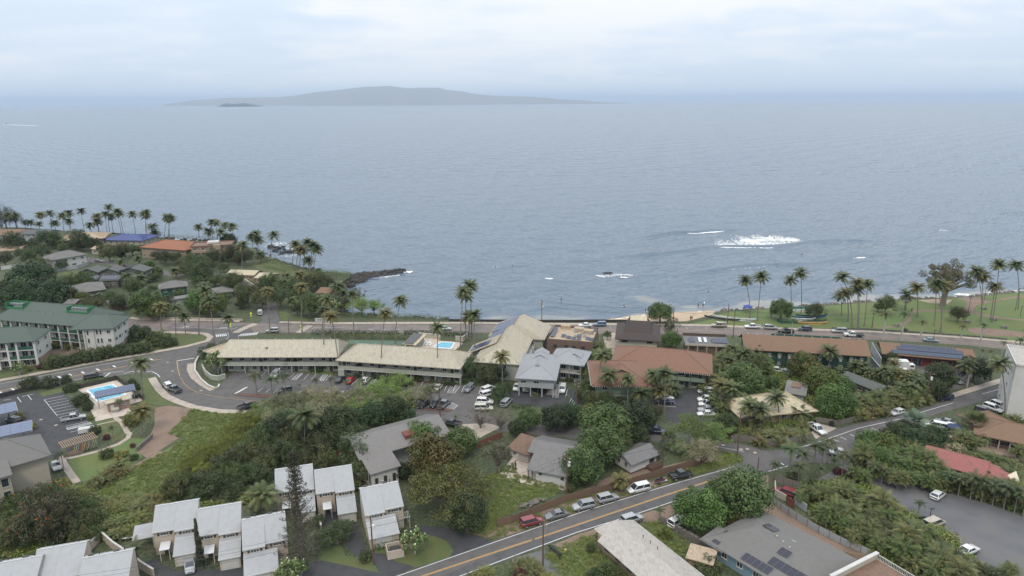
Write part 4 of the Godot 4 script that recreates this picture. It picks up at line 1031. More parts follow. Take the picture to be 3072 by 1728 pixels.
func motel():
	var blocks := [[[-70.9,-200.6,-0.01,36.8,13.59], "long cream roofed motel block with gallery, left half facing the parking lot"],
		[[-32.6,-193.8,-0.19,38.5,13.4], "long cream roofed motel block with gallery, right half facing the parking lot"]]
	for i in 2:
		var r: Array = blocks[i][0]
		var o := house("motel_block", blocks[i][1], r, "motel")
		var x: float = r[3] / 2
		var z: float = r[4] / 2 - 0.8
		block(o, "wall", M.w_motel,-x + 0.6, x - 0.6,0,5.6,-z, z - 1.9)
		hip(o, M.r_cream,-x, x,-z - 0.8, z + 0.8,5.7,3.2,0.62,5.0 if i == 1 else 1.5)
		block(o, "gallery_floor", M.trim,-x + 0.3, x - 0.3,2.6,2.85, z - 1.9, z + 0.1)
		railing(o,Vector3(-x + 0.3,2.85, z + .05),Vector3(x - 0.3,2.85, z + .05),1.0,0.0, M.w_motel)
		var n := int(2 * x / 3.6)
		for k in n + 1:
			var px := -x + 0.5 + (2 * x - 1.0) * k / n
			post(o, px, z - 0.05,2.85,3.95,0.14, M.trim, "rail_post")
			if k % 2 == 0: block(o, "fin_wall", M.w_motel, px - .12, px + .12,0,2.6, z - 1.9, z - 0.2)
		for k in n:
			var px := -x + 0.5 + (2 * x - 1.0) * (k + 0.5) / n
			for y in [0.0,2.85]:
				door(o,Vector3(px - 0.9, y, z - 1.86),0,0.9,2.05, M.w_grey if k % 3 else M.trim_dark)
				window(o,Vector3(px + 0.55, y + 1.25, z - 1.9),0,1.4,1.2,1)
		if i == 0:
			windows(o,3, x - .6, z - 1.0,[-2,2],1.5,1.4,0.9); windows(o,3, x - .6, z - 1.0,[-2,2],4.3,1.0,0.8)
		if i == 1: block(o, "stair_wall", M.w_motel,-x + 0.3,-x + 2.2,0,2.6, z - 1.9, z + 0.2)
		for k in 6: vent(o,Vector3(-x + 4 + k * (2 * x - 8) / 5.0,8.7,-0.6))
	var r2: Array = [-88.5,-204,-0.96,9.78,9.77]
	var e := house("motel_lobby", "low motel lobby with tan flat roof at the street corner",[-91.2,-204.7,0.96,9.64,7.5], "motel")
	block(e, "wall", M.w_motel,-4.5,5.5,0,4.2,-3.4,3.3)
	flat_roof(e, M.r_tan,-5.4,6.0,-4.0,4.0,4.5,0.3, M.r_cream)
	windows(e,3,4.5,3.3,[0.5],1.5,1.4,0.9); windows(e,0,4.5,3.3,[-3,0],1.5,1.2,1.0); windows(e,0,4.5,3.3,[-3,0],3.3,0.8,0.7)
	var w := house("motel_wing", "tall cream gabled motel wing with solar panels beside the pool",[-1.83,-203.2,-0.19,13.2,30], "motel")
	block(w, "wall", M.w_motel,-6.4,6.4,0,5.4,-14.4,14.2)
	hip(w, M.r_cream,-7.2,7.2,-15.2,15.0,5.5,3.6,0.62,5.0)
	var f2 := roof_faces(w, M.r_cream,[[Vector3(-11.4,4.4,6.0),Vector3(-11.4,4.4,-2.0),Vector3(-2.0,8.7,-2.0),Vector3(-2.0,8.7,6.0)]],0.25,0.62)
	block(w, "porch_wall", M.w_motel,-9.8,-6.4,0,4.9,-0.6,4.6)
	solar(f2,Vector3(-10.6,4.8,5.0),Vector3(0,0,-4.4),Vector3(6.0,2.745,0),4,4, Color(.05,.065,.12))
	solar(w,Vector3(-6.9,5.68,-3.0),Vector3(0,0,-8.0),Vector3(5.0,2.5,0),6,4, Color(.05,.065,.12))
	for k in [0,1]:
		windows(w,1,6.4,14.2,[-11,-7,-3,1,5,9],1.5 + 2.7 * k,1.6,1.5)
		windows(w,0,6.4,14.2,[-3,2],1.5 + 2.7 * k,1.6,1.3)
	block(w, "side_gallery", M.trim,6.4,8.0,2.6,2.85,-13.5,13.5)
	railing(w,Vector3(7.9,2.85,13.5),Vector3(7.9,2.85,-13.5),1.0)
	for k in 8: post(w,7.9,-13.4 + k * 3.8,0,5.4,0.18)
	var s := house("motel_annex", "second cream gabled motel roof behind solar wing near the beach road",[2.83,-217.6,-0.22,18.61,14], "motel")
	block(s, "wall", M.w_motel,-8.6,8.6,0,5.4,-6.4,6.2)
	roof_faces(s, M.r_cream,[[Vector3(-9.4,5.5,-7.2),Vector3(-9.4,5.5,7.0),Vector3(0,9.7,5.0),Vector3(0,9.7,-5.5)],[Vector3(9.4,5.5,7.0),Vector3(9.4,5.5,-7.2),Vector3(0,9.7,-5.5),Vector3(0,9.7,5.0)],[Vector3(-9.4,5.5,7.0),Vector3(9.4,5.5,7.0),Vector3(0,9.7,5.0)],[Vector3(9.4,5.5,-7.2),Vector3(-9.4,5.5,-7.2),Vector3(0,9.7,-5.5)]],.24,.62)
	solar(s,Vector3(-8.9,5.76,4.8),Vector3(0,0,-9.8),Vector3(7.4,3.3,0),7,5, Color(.05,.065,.12))
	windows(s,1,8.6,6.2,[-4,0,4],1.5,1.5,1.3); windows(s,1,8.6,6.2,[-4,0,4],4.1,1.5,1.3)
	windows(s,0,8.6,6.2,[3.0,5.5],4.0,1.4,1.2)
	var c := house("pool_cabana", "small cabana with black solar heating roof beside motel pool",[-32.8,-217.5,-0.24,4.21,10.35], "cabana")
	block(c, "wall", M.w_motel,-1.6,1.6,0,2.6,-4.2,4.2)
	roof_faces(c, M.r_cream_b,[[Vector3(-2.4,2.7,5),Vector3(2.4,2.7,5),Vector3(2.4,3.1,-5),Vector3(-2.4,3.1,-5)]],0.2)
	solar(c,Vector3(-2.2,2.75,4.7),Vector3(3.4,0,0),Vector3(0,0.37,-9.2),2,5, Color(.012,.012,.016))

func town_unit(label: String, at: Array, turn: float, mirror: bool, wide: bool, porch := true):
	var o := thing("townhouse", label, "townhouse",Vector3(at[0],0, at[1]), turn, "grey shingle townhouses")
	var s := -1.0 if mirror else 1.0
	var e := 4.9
	var mk := func(x0: float, x1: float, zf: float):
		var a := minf(x0 * s, x1 * s)
		var b := maxf(x0 * s, x1 * s)
		block(o, "wall", M.w_town, a + .12, b - .12,0, e,-7.4, zf - 0.35)
		var side := MB.new()
		for xx in [a + .12, b - .12]:
			side.tri(Vector3(xx, e - .1, zf - .35),Vector3(xx, e - .1,-7.4),Vector3(xx,6.95,-6.0)); side.tri(Vector3(xx, e - .1,-7.4),Vector3(xx,6.3,-7.4),Vector3(xx,6.95,-6.0))
		part("side_wall", side.mesh(), M.w_town, o)
		block(o, "back_wall", M.w_town, a + .12, b - .12, e,6.3,-7.4,-7.25)
		var rf := roof_faces(o, M.r_town,[[Vector3(a, e, zf),Vector3(b, e, zf),Vector3(b,7.15,-6.0),Vector3(a,7.15,-6.0)],[Vector3(b,6.45,-7.7),Vector3(a,6.45,-7.7),Vector3(a,7.15,-6.0),Vector3(b,7.15,-6.0)]],0.2)
		var tb := MB.new()
		tb.bar(Vector3(a, e + .0, zf + .02),Vector3(b, e + .0, zf + .02),0.05,0.26)
		part("fascia", tb.mesh(), M.r_edge, rf)
		tb = MB.new()
		tb.bar(Vector3(a,7.2,-6.0),Vector3(b,7.2,-6.0),0.16,0.05)
		part("ridge_cap", tb.mesh(), M.r_edge, rf)
		vent(rf,Vector3(lerpf(a, b,0.6),7.0,-6.9), M.trim_dark)
		if wide or int(absf(at[0])) % 2 == 0: part("skylight", unit_box(), M.trim_dark, rf,Vector3(lerpf(a, b,.3),7.1,-6.6),Vector3(.8,.2,.6))
		window(o,Vector3((a + b) / 2 + .1, e - 0.72, zf - 0.33),0,1.5,0.62,2)
		part("shutter", unit_box(), M.trim_dark, o,Vector3((a + b) / 2 - 0.95, e - 0.72, zf - 0.31),Vector3(.36,.6,.06))
		part("shutter", unit_box(), M.trim_dark, o,Vector3((a + b) / 2 + 1.15, e - 0.72, zf - 0.31),Vector3(.36,.6,.06))
	mk.call(-3.75,0.0,-0.7)
	mk.call(0.0,3.8,0.0)
	var g0 := minf((0.05 if not wide else -1.9) * s,3.75 * s)
	var g1 := maxf((0.05 if not wide else -1.9) * s,3.75 * s)
	block(o, "garage_wall", M.w_town, g0 + .15, g1 - .15,0,2.45,-0.4,3.7)
	var gs := MB.new()
	for xx in [g0 + .15, g1 - .15]: gs.tri(Vector3(xx,2.4,3.7),Vector3(xx,2.4,-.4),Vector3(xx,3.75,-.4))
	part("garage_side", gs.mesh(), M.w_town, o)
	var gr := roof_faces(o, M.r_town,[[Vector3(g0,2.5,4.1),Vector3(g1,2.5,4.1),Vector3(g1,3.95,-0.35),Vector3(g0,3.95,-0.35)]],0.18)
	var line := MB.new()
	line.bar(Vector3(g0,3.66,0.6),Vector3(g1,3.66,0.6),0.1,0.04)
	part("flashing", line.mesh(), M.r_edge, gr)
	line = MB.new()
	line.bar(Vector3(g0,2.5,4.12),Vector3(g1,2.5,4.12),0.05,0.24)
	part("fascia", line.mesh(), M.r_edge, gr)
	var gd := part("garage_door", unit_box(), M.trim, o,Vector3((g0 + g1) / 2 + .1 * s,1.1,3.72),Vector3(minf(g1 - g0 - 0.9,2.9),2.1,0.1))
	for k in 3: part("panel_rib", unit_box(), M.w_white, gd,Vector3(0,-0.25 + 0.25 * k,0.55),Vector3(0.98,0.02,0.3))
	if porch and not wide:
		roof_faces(o, M.r_edge,[[Vector3(minf(-2.6 * s,-0.9 * s),2.35,1.3),Vector3(maxf(-2.6 * s,-0.9 * s),2.35,1.3),Vector3(maxf(-2.6 * s,-0.9 * s),2.6,-0.95),Vector3(minf(-2.6 * s,-0.9 * s),2.6,-0.95)]],0.12)
		post(o,-2.5 * s,1.1,0,2.3,0.12); post(o,-1.0 * s,1.1,0,2.3,0.12)
		door(o,Vector3(-1.75 * s,0,-1.0),0,0.95,2.05, M.trim_dark)

func townhouses():
	town_unit("grey roofed townhouse pair beside the surfboard shed, left of cypress",[-61.6,-108.1],0.31, false, false)
	town_unit("grey roofed townhouse pair directly behind the slim cypress",[-53.1,-107],0.31, false, false)
	town_unit("grey roofed townhouse pair left of the tall tapering pine",[-43.5,-103.8],0.35, true, true)
	town_unit("grey roofed townhouse pair partly hidden behind the pine top",[-43.6,-121],0.3, false, false)
	town_unit("grey roofed townhouse pair with dark entry left of driveway",[-35.4,-120.6],0.3, false, false)
	town_unit("grey roofed townhouse pair behind the near power pole and round lawn",[-24.3,-114],0.35, true, true)
	town_unit("grey roofed townhouse pair cut by the bottom edge, left of courtyard walls",[-75.2,-95.3],0.31, false, false)
	town_unit("grey roofed townhouse pair at bottom edge, right of courtyard walls",[-66.1,-93.1],0.31, false, false)
	town_unit("grey roofed townhouse pair in the bottom left corner",[-80.4,-91.6],0.31, false, false)
	var c := house("carport", "white lean-to carport at the left end of the townhouse row",[-69.1,-111.5,0.38,2.8,2.68], "carport")
	roof_faces(c, M.r_town,[[Vector3(-1.8,2.5,2.2),Vector3(1.8,2.5,2.2),Vector3(1.8,2.85,-2.2),Vector3(-1.8,2.85,-2.2)]],0.15)
	for q in [[-1.6,2],[1.6,2],[-1.6,-2],[1.6,-2]]: post(c, q[0], q[1],0,2.5,0.12)
	var p := house("pergola", "white slatted pergola at right end of townhouse by driveway",[-21.2,-116.4,0.35,1.85,1.42], "pergola")
	for q in [[-.9,.9],[.9,.9],[-.9,-.9],[.9,-.9]]: post(p, q[0], q[1],0,2.6,0.1)
	for k in 7: part("slat", unit_box(), M.trim, p,Vector3(-0.95 + k * 0.32,2.62,0),Vector3(0.06,0.1,2.2))
	for k in [-0.9,0.9]: part("beam", unit_box(), M.trim, p,Vector3(0,2.52, k),Vector3(2.2,0.12,0.08))

func middle_buildings():
	var r: Array = [7.84,-185.2,-0.15,11.5,19]
	var o := house("condominium", "light grey roofed condominium with row of gable dormers over open parking", r)
	var x: float = r[3] / 2 - 0.8
	block(o, "wall", M.w_grey,-x, x,2.7,5.6,-8.6,8.6)
	block(o, "lower_wall", M.w_grey,-x, x,0,2.7,-8.6,2.5)
	for px in [-x,-x * 0.35, x * 0.3, x - .3]: post(o, px + .15,8.3,0,2.7,0.35, M.w_grey, "pillar")
	hip(o, M.r_grey,-x - 0.9, x + 0.9,-9.5,9.5,5.7,2.8)
	for k in 4:
		var z := 5.2 - k * 3.3
		var dm := MB.new()
		var y := 7.0 + 0.25 * mini(k,2)
		var face := [[Vector3(-2.3, y, z),Vector3(-2.3, y, z - 3.0),Vector3(0, y + 1.35, z - 3.0),Vector3(0, y + 1.35, z)],[Vector3(2.3, y, z - 3.0),Vector3(2.3, y, z),Vector3(0, y + 1.35, z),Vector3(0, y + 1.35, z - 3.0)]]
		for f in face: slab(dm, up_face(f),0.14)
		var d := part("dormer", dm.mesh(), M.r_grey, o)
		var gw := MB.new()
		gw.tri(Vector3(-1.9, y - .1, z - .35),Vector3(0, y + 1.1, z - .35),Vector3(1.9, y - .1, z - .35))
		part("dormer_face", gw.mesh(), M.w_white, d)
		var lv := MB.new()
		lv.lathe([Vector2(0.01,0),Vector2(.28,0),Vector2(.28,.08),Vector2(.01,.1)],Vector3.ZERO,8)
		var vo := part("louvre", lv.mesh(), M.trim_dark, d,Vector3(0, y + .42, z - .33))
		vo.rotation.x = PI / 2
	windows(o,0, x,8.6,[-x * 0.72, x * 0.02],4.4,1.6,0.9); windows(o,1, x,8.6,[-6,-3],4.3,1.2,1.0)
	block(o, "balcony_wall", M.w_grey, x * 0.3, x,2.7,3.7,8.6,8.75)
	var sb := MB.new()
	for k in 14: sb.box(Vector3(x + .3,2.6 - k * .19,5.2 + k * .24),Vector3(x + 1.4,2.66 - k * .19,5.48 + k * .24))
	part("staircase", sb.mesh(), M.w_grey, o)
	railing(o,Vector3(x + 1.4,2.6,5.2),Vector3(x + 1.4,0,8.6),0.9,0.3)
	r = [19.16,-192.2,-0.3,5.48,12]
	o = house("condominium_wing", "right wing of light grey condominium with gable dormer and balconies", r)
	block(o, "wall", M.w_grey,-4.2,2.6,0,5.6,-5.4,3.9)
	hip(o, M.r_grey,-7.5,3.6,-6.2,6.0,5.7,2.6)
	block(o, "balcony_floor", M.trim,-4.2,2.6,2.7,2.9,3.9,5.6)
	railing(o,Vector3(-4.2,2.9,5.5),Vector3(2.6,2.9,5.5),0.95,0.25)
	for q in [-4.1,-0.9,2.5]: post(o, q,5.5,0,5.5,0.2, M.w_grey)
	windows(o,0,4,3.9,[-3,0.8],1.4,1.5,1.8); windows(o,0,4,3.9,[-3,0.8],4.2,1.5,1.8)
	var fs := MB.new()
	for f in [[Vector3(-2.0,6.6,2.5),Vector3(-2.0,6.6,-1.5),Vector3(0,7.9,-1.5),Vector3(0,7.9,2.5)],[Vector3(2.0,6.6,-1.5),Vector3(2.0,6.6,2.5),Vector3(0,7.9,2.5),Vector3(0,7.9,-1.5)]]: slab(fs, up_face(f),.14)
	var dd := part("dormer", fs.mesh(), M.r_grey, o)
	var gw2 := MB.new()
	gw2.tri(Vector3(-1.7,6.5,2.2),Vector3(0,7.7,2.2),Vector3(1.7,6.5,2.2))
	part("dormer_face", gw2.mesh(), M.w_white, dd)

	r = [20,-212.3,-0.25,15.01,15]
	o = house("flat_roofed_building", "brown shingle walled building with tan flat roof, collectors and vents", r)
	x = r[3] / 2
	var b := MB.new()
	var q := [Vector3(-x,0.0,7.3),Vector3(x,0,7.3),Vector3(x,0,-7.3),Vector3(-x,0,-7.3)]
	for i in 4:
		var j := (i + 1) % 4
		b.quad(q[i], q[i] * Vector3(.97,0,.97) + Vector3(0,6.5,0), q[j] * Vector3(.97,0,.97) + Vector3(0,6.5,0), q[j])
	part("wall", b.mesh(), M.w_stain, o)
	block(o, "roof", M.r_tan,-x * .96, x * .96,5.7,5.9,-7.0,7.0)
	windows(o,0, x * .985,7.25,[-4.6,-1.0,1.4,4.4],4.3,1.1,0.9,1, M.trim_dark)
	windows(o,0, x * .985,7.25,[-4.6,-1.0,4.4],1.5,1.2,1.1,1, M.trim_dark)
	solar(o,Vector3(-6.9,6.2,4.2),Vector3(1.3,0,0),Vector3(0,0.5,-8.6),1,5)
	for k in 9:
		var px: float = [-3.4,-1.6,0.2,1.9,4.6,5.9,2.6,5.6,1.6][k]
		var pz: float = [3.6,4.6,5.3,5.4,4.4,5.0,-5.4,-4.6,2.4][k]
		solar(o,Vector3(px,6.1, pz),Vector3(1.5,0,0),Vector3(0,0.55,-1.1),1,1, Color(.05,.06,.09))
	for k in 7: air_conditioner(o,Vector3([-2.8,1.2,4.0,0.4,3.0,-0.6,5.4][k],5.9,[1.6,1.9,1.2,-2.6,-1.4,3.2,-1.8][k]))
	for k in 5: vent(o,Vector3(-4 + k * 2.1,6.1,-0.5 + (k % 2) * 2.4))
	for qq in [[-3.5,-7.4],[1.3,-5.6],[4.6,-4.2]]: block(o, "roof_hatch", M.r_tan, qq[0] - 1.6, qq[0] + 1.6,5.9,7.0, qq[1], qq[1] + 2.2)

	r = [42.1,-216.5,-0.19,14.7,16.5]
	o = house("pagoda_roofed_building", "cream two storey building with dark brown stepped pagoda roof", r)
	x = r[3] / 2
	block(o, "wall", M.w_cream,-x + 1.2, x - 1.2,0,5.3,-7,7)
	var lo := [Vector3(-x,5.3,8.2),Vector3(x,5.3,8.2),Vector3(x,5.3,-8.2),Vector3(-x,5.3,-8.2)]
	var hi := [Vector3(-x + 2.8,7.0,5.4),Vector3(x - 2.8,7.0,5.4),Vector3(x - 2.8,7.0,-5.4),Vector3(-x + 2.8,7.0,-5.4)]
	var hi2 := [Vector3(-x + 3.0,7.0,5.2),Vector3(x - 3.0,7.0,5.2),Vector3(x - 3.0,7.0,-5.2),Vector3(-x + 3.0,7.0,-5.2)]
	var top := [Vector3(-x + 4.6,9.9,2.0),Vector3(x - 4.6,9.9,2.0),Vector3(x - 4.6,9.9,-3.2),Vector3(-x + 4.6,9.9,-3.2)]
	var fs2 := []
	for i in 4:
		var j := (i + 1) % 4
		fs2.append([lo[i], lo[j], hi[j], hi[i]]); fs2.append([hi2[i], hi2[j], top[j], top[i]])
	roof_faces(o, M.r_dark, fs2,0.25)
	block(o, "skylight", M.r_cream_b,-x + 4.6, x - 4.6,9.7,10.0,-3.2,2.0)
	windows(o,0, x - 1.2,7,[-4.2,3.8],4.4,1.8,0.7,2, M.trim_dark); windows(o,0, x - 1.2,7,[-4.9],1.4,1.0,1.2,1, M.trim_dark)
	door(o,Vector3(-3.6,0,7.03),0,0.9,2.1, M.w_white)
	block(o, "porch", M.w_cream,1.6,4.6,0,2.4,7,8.6)
	roof_faces(o, M.w_beige,[[Vector3(1.2,2.3,9.0),Vector3(5.0,2.3,9.0),Vector3(5.0,2.9,7.0),Vector3(1.2,2.9,7.0)]],.15)

	r = [62.6,-208.8,-0.14,13.81,8.6]
	o = house("shop", "brown flat roofed shop with solar panels and skylights by the beach road", r)
	x = r[3] / 2
	block(o, "wall", M.w_stain,-x + .5, x - .5,0,4.6,-3.8,3.8)
	block(o, "roof", M.r_ash,-x, x,4.6,5.0,-4.3,4.3)
	block(o, "back_parapet", M.w_brown,-x, x,5.0,5.9,-4.3,-4.0)
	block(o, "fascia", M.w_beige,-x - .05, x + .05,4.5,5.05,4.3,4.45)
	solar(o,Vector3(-x + 1.4,5.1,2.6),Vector3(1.9,0,0),Vector3(0,.35,-3.6),2,2)
	for k in 2: solar(o,Vector3(-x + 4.4 + k * 1.7,5.1,2.5),Vector3(1.0,0,0),Vector3(0,.5,-3.4),1,1, Color(.5,.52,.55))
	solar(o,Vector3(x - 5.2,5.1,2.6),Vector3(4.8,0,0),Vector3(0,.35,-3.4),5,2)
	windows(o,0, x - .5,3.8,[-4.4,-1.6,4.2],3.6,1.2,0.7,1, M.trim_dark)
	for k in 5: post(o,-x + 1.0 + k * 2.9,4.2,0,4.5,0.28, M.w_beige, "pillar")
	block(o, "lower_band", M.w_tan,-x + .45, x - .45,0,1.2,3.8,3.9)
	door(o,Vector3(-2.2,0,3.84),0,1.0,2.1, M.w_red)

	r = [49.6,-188.6,-0.27,16.91,16]
	o = house("apartment_house", "sage green apartment house with terracotta shingle roof, right wing by lot", r)
	x = r[3] / 2
	block(o, "wall", M.w_sage,-x - 6.0, x - 1.2,0,5.6,-7,5.6)
	hip(o, M.r_terra,-x - 11.5, x + 0.6,-8.6,8.0,5.7,3.6)
	for k in [1]: block(o, "gallery_floor", M.w_sage,-x, x - 1.2,2.65,2.85,5.6,7.3)
	railing(o,Vector3(-x,2.85,7.2),Vector3(x - 1.2,2.85,7.2),0.95,0.0, M.w_sage)
	for k in 5: post(o,-x + .3 + k * (2 * x - 1.8) / 4,7.2,0,5.6,0.22, M.w_olive)
	for y in [0.0,2.85]:
		for k in 4:
			var px := -x + 1.9 + k * (2 * x - 2.6) / 4
			window(o,Vector3(px, y + 1.3,5.6),0,1.6,1.3); door(o,Vector3(px + 1.6, y,5.63),0,.9,2.05, M.trim_dark)
	var tails := MB.new()
	for k in 28: tails.box(Vector3(-x + k * .62 - .1,5.32,7.9),Vector3(-x + k * .62 + .1,5.52,8.25))
	part("rafter_tails", tails.mesh(), M.trim, o)
	r = [30.2,-179.7,-0.05,16.67,17.5]
	o = house("apartment_house", "sage green apartment house with terracotta shingle roof, left wing with gablet", r)
	x = r[3] / 2
	block(o, "wall", M.w_sage,-x + 1.3, x - 1.3,0,5.6,-8,7.2)
	hip(o, M.r_terra,-x, x,-9.5,8.8,5.7,3.5)
	var gv := MB.new()
	for f in [[Vector3(-2.4,7.6,4.4),Vector3(-2.4,7.6,1.2),Vector3(0,8.7,1.2),Vector3(0,8.7,4.4)],[Vector3(2.4,7.6,1.2),Vector3(2.4,7.6,4.4),Vector3(0,8.7,4.4),Vector3(0,8.7,1.2)]]: slab(gv, up_face(f),.14)
	var gab := part("gablet", gv.mesh(), M.r_terra, o)
	var gf := MB.new()
	gf.tri(Vector3(-1.9,7.5,4.0),Vector3(0,8.5,4.0),Vector3(1.9,7.5,4.0))
	part("gablet_face", gf.mesh(), M.w_olive, gab)
	tails = MB.new()
	for k in int(2 * x / .62): tails.box(Vector3(-x + .3 + k * .62 - .1,5.32,8.7),Vector3(-x + .3 + k * .62 + .1,5.52,9.05))
	for k in 28: tails.box(Vector3(-x - .25,5.32,-9.2 + k * .64),Vector3(-x + .1,5.52,-9.0 + k * .64))
	part("rafter_tails", tails.mesh(), M.trim, o)
	windows(o,0, x - 1.3,7.2,[-4.6,4.0],4.3,1.4,1.2); windows(o,0, x - 1.3,7.2,[4.2],1.5,1.8,1.5); windows(o,0, x - 1.3,7.2,[-4.6,-1],1.5,1.2,1.2)
	block(o, "band", M.w_olive,-x + 1.25, x - 1.25,2.7,2.95,7.2,7.27)
	windows(o,1, x - 1.3,7.2,[-5,0],4.3,1.3,1.2); windows(o,3, x - 1.3,7.2,[-5,0,5],4.3,1.3,1.2)

	r = [90.8,-201.4,-0.18,36.8,12]
	o = house("green_motel", "long dark green motel with brown shingle roof along the beach road", r, "motel")
	x = r[3] / 2
	block(o, "wall", M.w_green,-x + .8, x - .8,0,5.5,-5,4.6)
	gable(o, M.r_brown,-x, x,-6.2,6.0,5.6,3.0, true,0.0, M.w_green,0.8)
	for k in 12:
		var px := -x + 2.2 + k * (2 * x - 4.4) / 11
		block(o, "column_panel", M.w_green, px - 1.0, px + 0.55,0,5.4,4.6,5.3)
		door(o,Vector3(px + 1.05,0,4.63),0,.85,2.1, M.trim_dark); door(o,Vector3(px + 1.05,2.75,4.63),0,.85,2.1, M.trim_dark)
		window(o,Vector3(px - .3,4.2,5.3),0,.8,.7); window(o,Vector3(px - .3,1.5,5.3),0,.8,.7)
		part("ac_box", unit_box(), M.trim, o,Vector3(px - .3,3.4,5.45),Vector3(.6,.4,.4))
	for k in 13: vent(o,Vector3(-x + 2 + k * (2 * x - 4) / 12,8.3,-0.7))
	block(o, "ramp_wall", M.w_grey, x + 2.5, x + 2.8,0,2.6,-2.0,6.8)
	block(o, "back_fence", M.w_green,-x + 9, x - 7,8.0,8.9,-1.1,-0.9)

	r = [129.3,-202,-0.29,20.6,11]
	o = house("store", "dark red wooden store with brown roof covered in solar panels", r)
	x = r[3] / 2
	block(o, "wall", M.w_red,-x + .4, x - .4,0,3.3,-4.6,4.0)
	gable(o, M.r_brown,-x - 2.5, x + 3.0,-5.6,5.6,3.4,2.0, true,0.0, M.w_red,0.5)
	solar(o,Vector3(-x + .5,3.65,5.2),Vector3(2 * x - 1.0,0,0),Vector3(0,.62,-1.75),20,1, Color(.035,.045,.075))
	solar(o,Vector3(-x + 2.2,4.36,3.25),Vector3(2 * x - 2.4,0,0),Vector3(0,.62,-1.75),19,1, Color(.028,.036,.065))
	solar(o,Vector3(-x + 3.6,4.98,1.4),Vector3(2 * x - 5.4,0,0),Vector3(0,.36,-1.0),17,1, Color(.028,.036,.065))
	for k in 8: post(o,-x + .6 + k * (2 * x - 1.2) / 7,4.8,0,3.2,0.22, M.wood_red)
	windows(o,0, x,4.0,[-7.4,-5.2,2.4,5.6,7.6],1.6,1.6,1.5,1, M.wood_red)
	var ent := part("entrance", unit_box(), M.glass, o,Vector3(-2.2,1.2,4.02),Vector3(2.6,2.4,.1))
	part("entrance_frame", unit_box(), M.metal, ent,Vector3(0,0,.4),Vector3(.03,1,1))

	o = simple_house("gabled_house", "long dark grey gabled house half hidden behind young palms",[99.5,-178.6,-1.1,12.3,5.38],3.0,1.3, M.w_olive, M.r_slate,0.6, "gable")
	o = house("cream_roofed_house", "low house with big cream hip roof behind the grey fence",[66.8,-165.3,0.17,21.8,13], "house")
	r = [66.8,-165.3,0.17,21.8,13]
	x = r[3] / 2
	block(o, "wall", M.w_tan,-x + 1.4, x - 1.4,0,2.9,-5.2,5.0)
	roof_faces(o, M.r_cream_b,[[Vector3(-x,2.9,6.5),Vector3(x,2.9,6.5),Vector3(x - 6.0,5.0,-0.4),Vector3(-x + 3.5,5.0,-0.4)],[Vector3(x,2.9,6.5),Vector3(x - 1.5,2.9,-6.5),Vector3(x - 6.0,5.0,-0.4)],[Vector3(x - 1.5,2.9,-6.5),Vector3(-x,2.9,-6.5),Vector3(-x + 3.5,5.0,-0.4),Vector3(x - 6.0,5.0,-0.4)],[Vector3(-x,2.9,-6.5),Vector3(-x,2.9,6.5),Vector3(-x + 3.5,5.0,-0.4)]],0.2,0.7)
	windows(o,0, x - 1.4,5.0, steps(4,-x + 2, x - 2),1.5,1.5,1.1); for k in 6: post(o,-x + .8 + k * (2 * x - 1.6) / 5,6.0,0,2.9,.16, M.trim_brown)
	o = house("patched_shed", "small patchwork roofed shed behind round mango trees",[78.3,-174.5,-0.47,5.18,6], "shed")
	block(o, "wall", M.w_grey,-2.2,2.2,0,2.5,-2.6,2.4)
	roof_faces(o, M.r_ash,[[Vector3(-2.8,2.6,3),Vector3(2.8,2.6,3),Vector3(2.8,3.2,0),Vector3(-2.8,3.2,0)]],.12); roof_faces(o, M.r_steel,[[Vector3(-2.8,2.9,0),Vector3(2.8,2.9,0),Vector3(2.8,3.6,-4),Vector3(-2.8,3.6,-4)]],.12,.6); roof_faces(o, M.r_rust,[[Vector3(-1.4,3.25,-.6),Vector3(1.0,3.25,-.6),Vector3(1.0,3.68,-3.2),Vector3(-1.4,3.68,-3.2)]],.1)
	windows(o,0,2.2,2.4,[0.6],1.4,1.0,.8)

	o = house("apartment_tower", "white five storey apartment block cut by the right edge",[137.3,-165.1,-0.49,14,16], "building")
	block(o, "wall", M.w_white,-7,7,0,14.8,-8,8)
	flat_roof(o, M.r_white,-7.15,7.15,-8.15,8.15,15.0,0.45, M.w_white)
	for k in 5:
		windows(o,0,7,8,[-1.5,2.0,5],1.7 + 2.9 * k,1.6,1.0,1); windows(o,3,7,8,[-4.5,1.5],1.7 + 2.9 * k,1.1,1.0,1)

	o = house("restaurant", "open sided restaurant with brown shingle roof and terrace at right",[120.6,-146.9,-0.57,12.05,12], "restaurant")
	block(o, "wall", M.w_pink,-8,8,0,3.2,-5,3.6)
	hip(o, M.r_brown,-9.6,9.6,-6,6,3.4,2.4)
	for k in 9: post(o,-8.6 + k * 2.1,5.2,0,3.3,0.2, M.trim)
	for k in 8: part("window", unit_box(), M.glass, o,Vector3(-7.5 + k * 2.1,1.9,3.63),Vector3(1.8,1.6,.08))
	block(o, "terrace", M.w_pink,-8.5,8.5,0,.5,3.6,8.0)
	o = house("restaurant_wing", "brown roofed wing of the restaurant beside parked cars",[117.5,-155,0.23,8.87,8], "restaurant")
	block(o, "wall", M.w_pink,-3.8,4.2,0,3.0,-3.2,3.0); hip(o, M.r_brown,-4.8,5.2,-4,4,3.2,1.8)
	windows(o,0,3.8,3.0,[-2,1.5],1.5,1.4,1.1)
	r = [98.5,-134.1,-0.7,14.54,8]
	o = house("red_roofed_house", "long house with faded red metal roof among palms by gravel lot", r, "house")
	x = r[3] / 2
	block(o, "wall", M.w_tan,-x + .8, x - .8,0,3.1,-3.4,3.4)
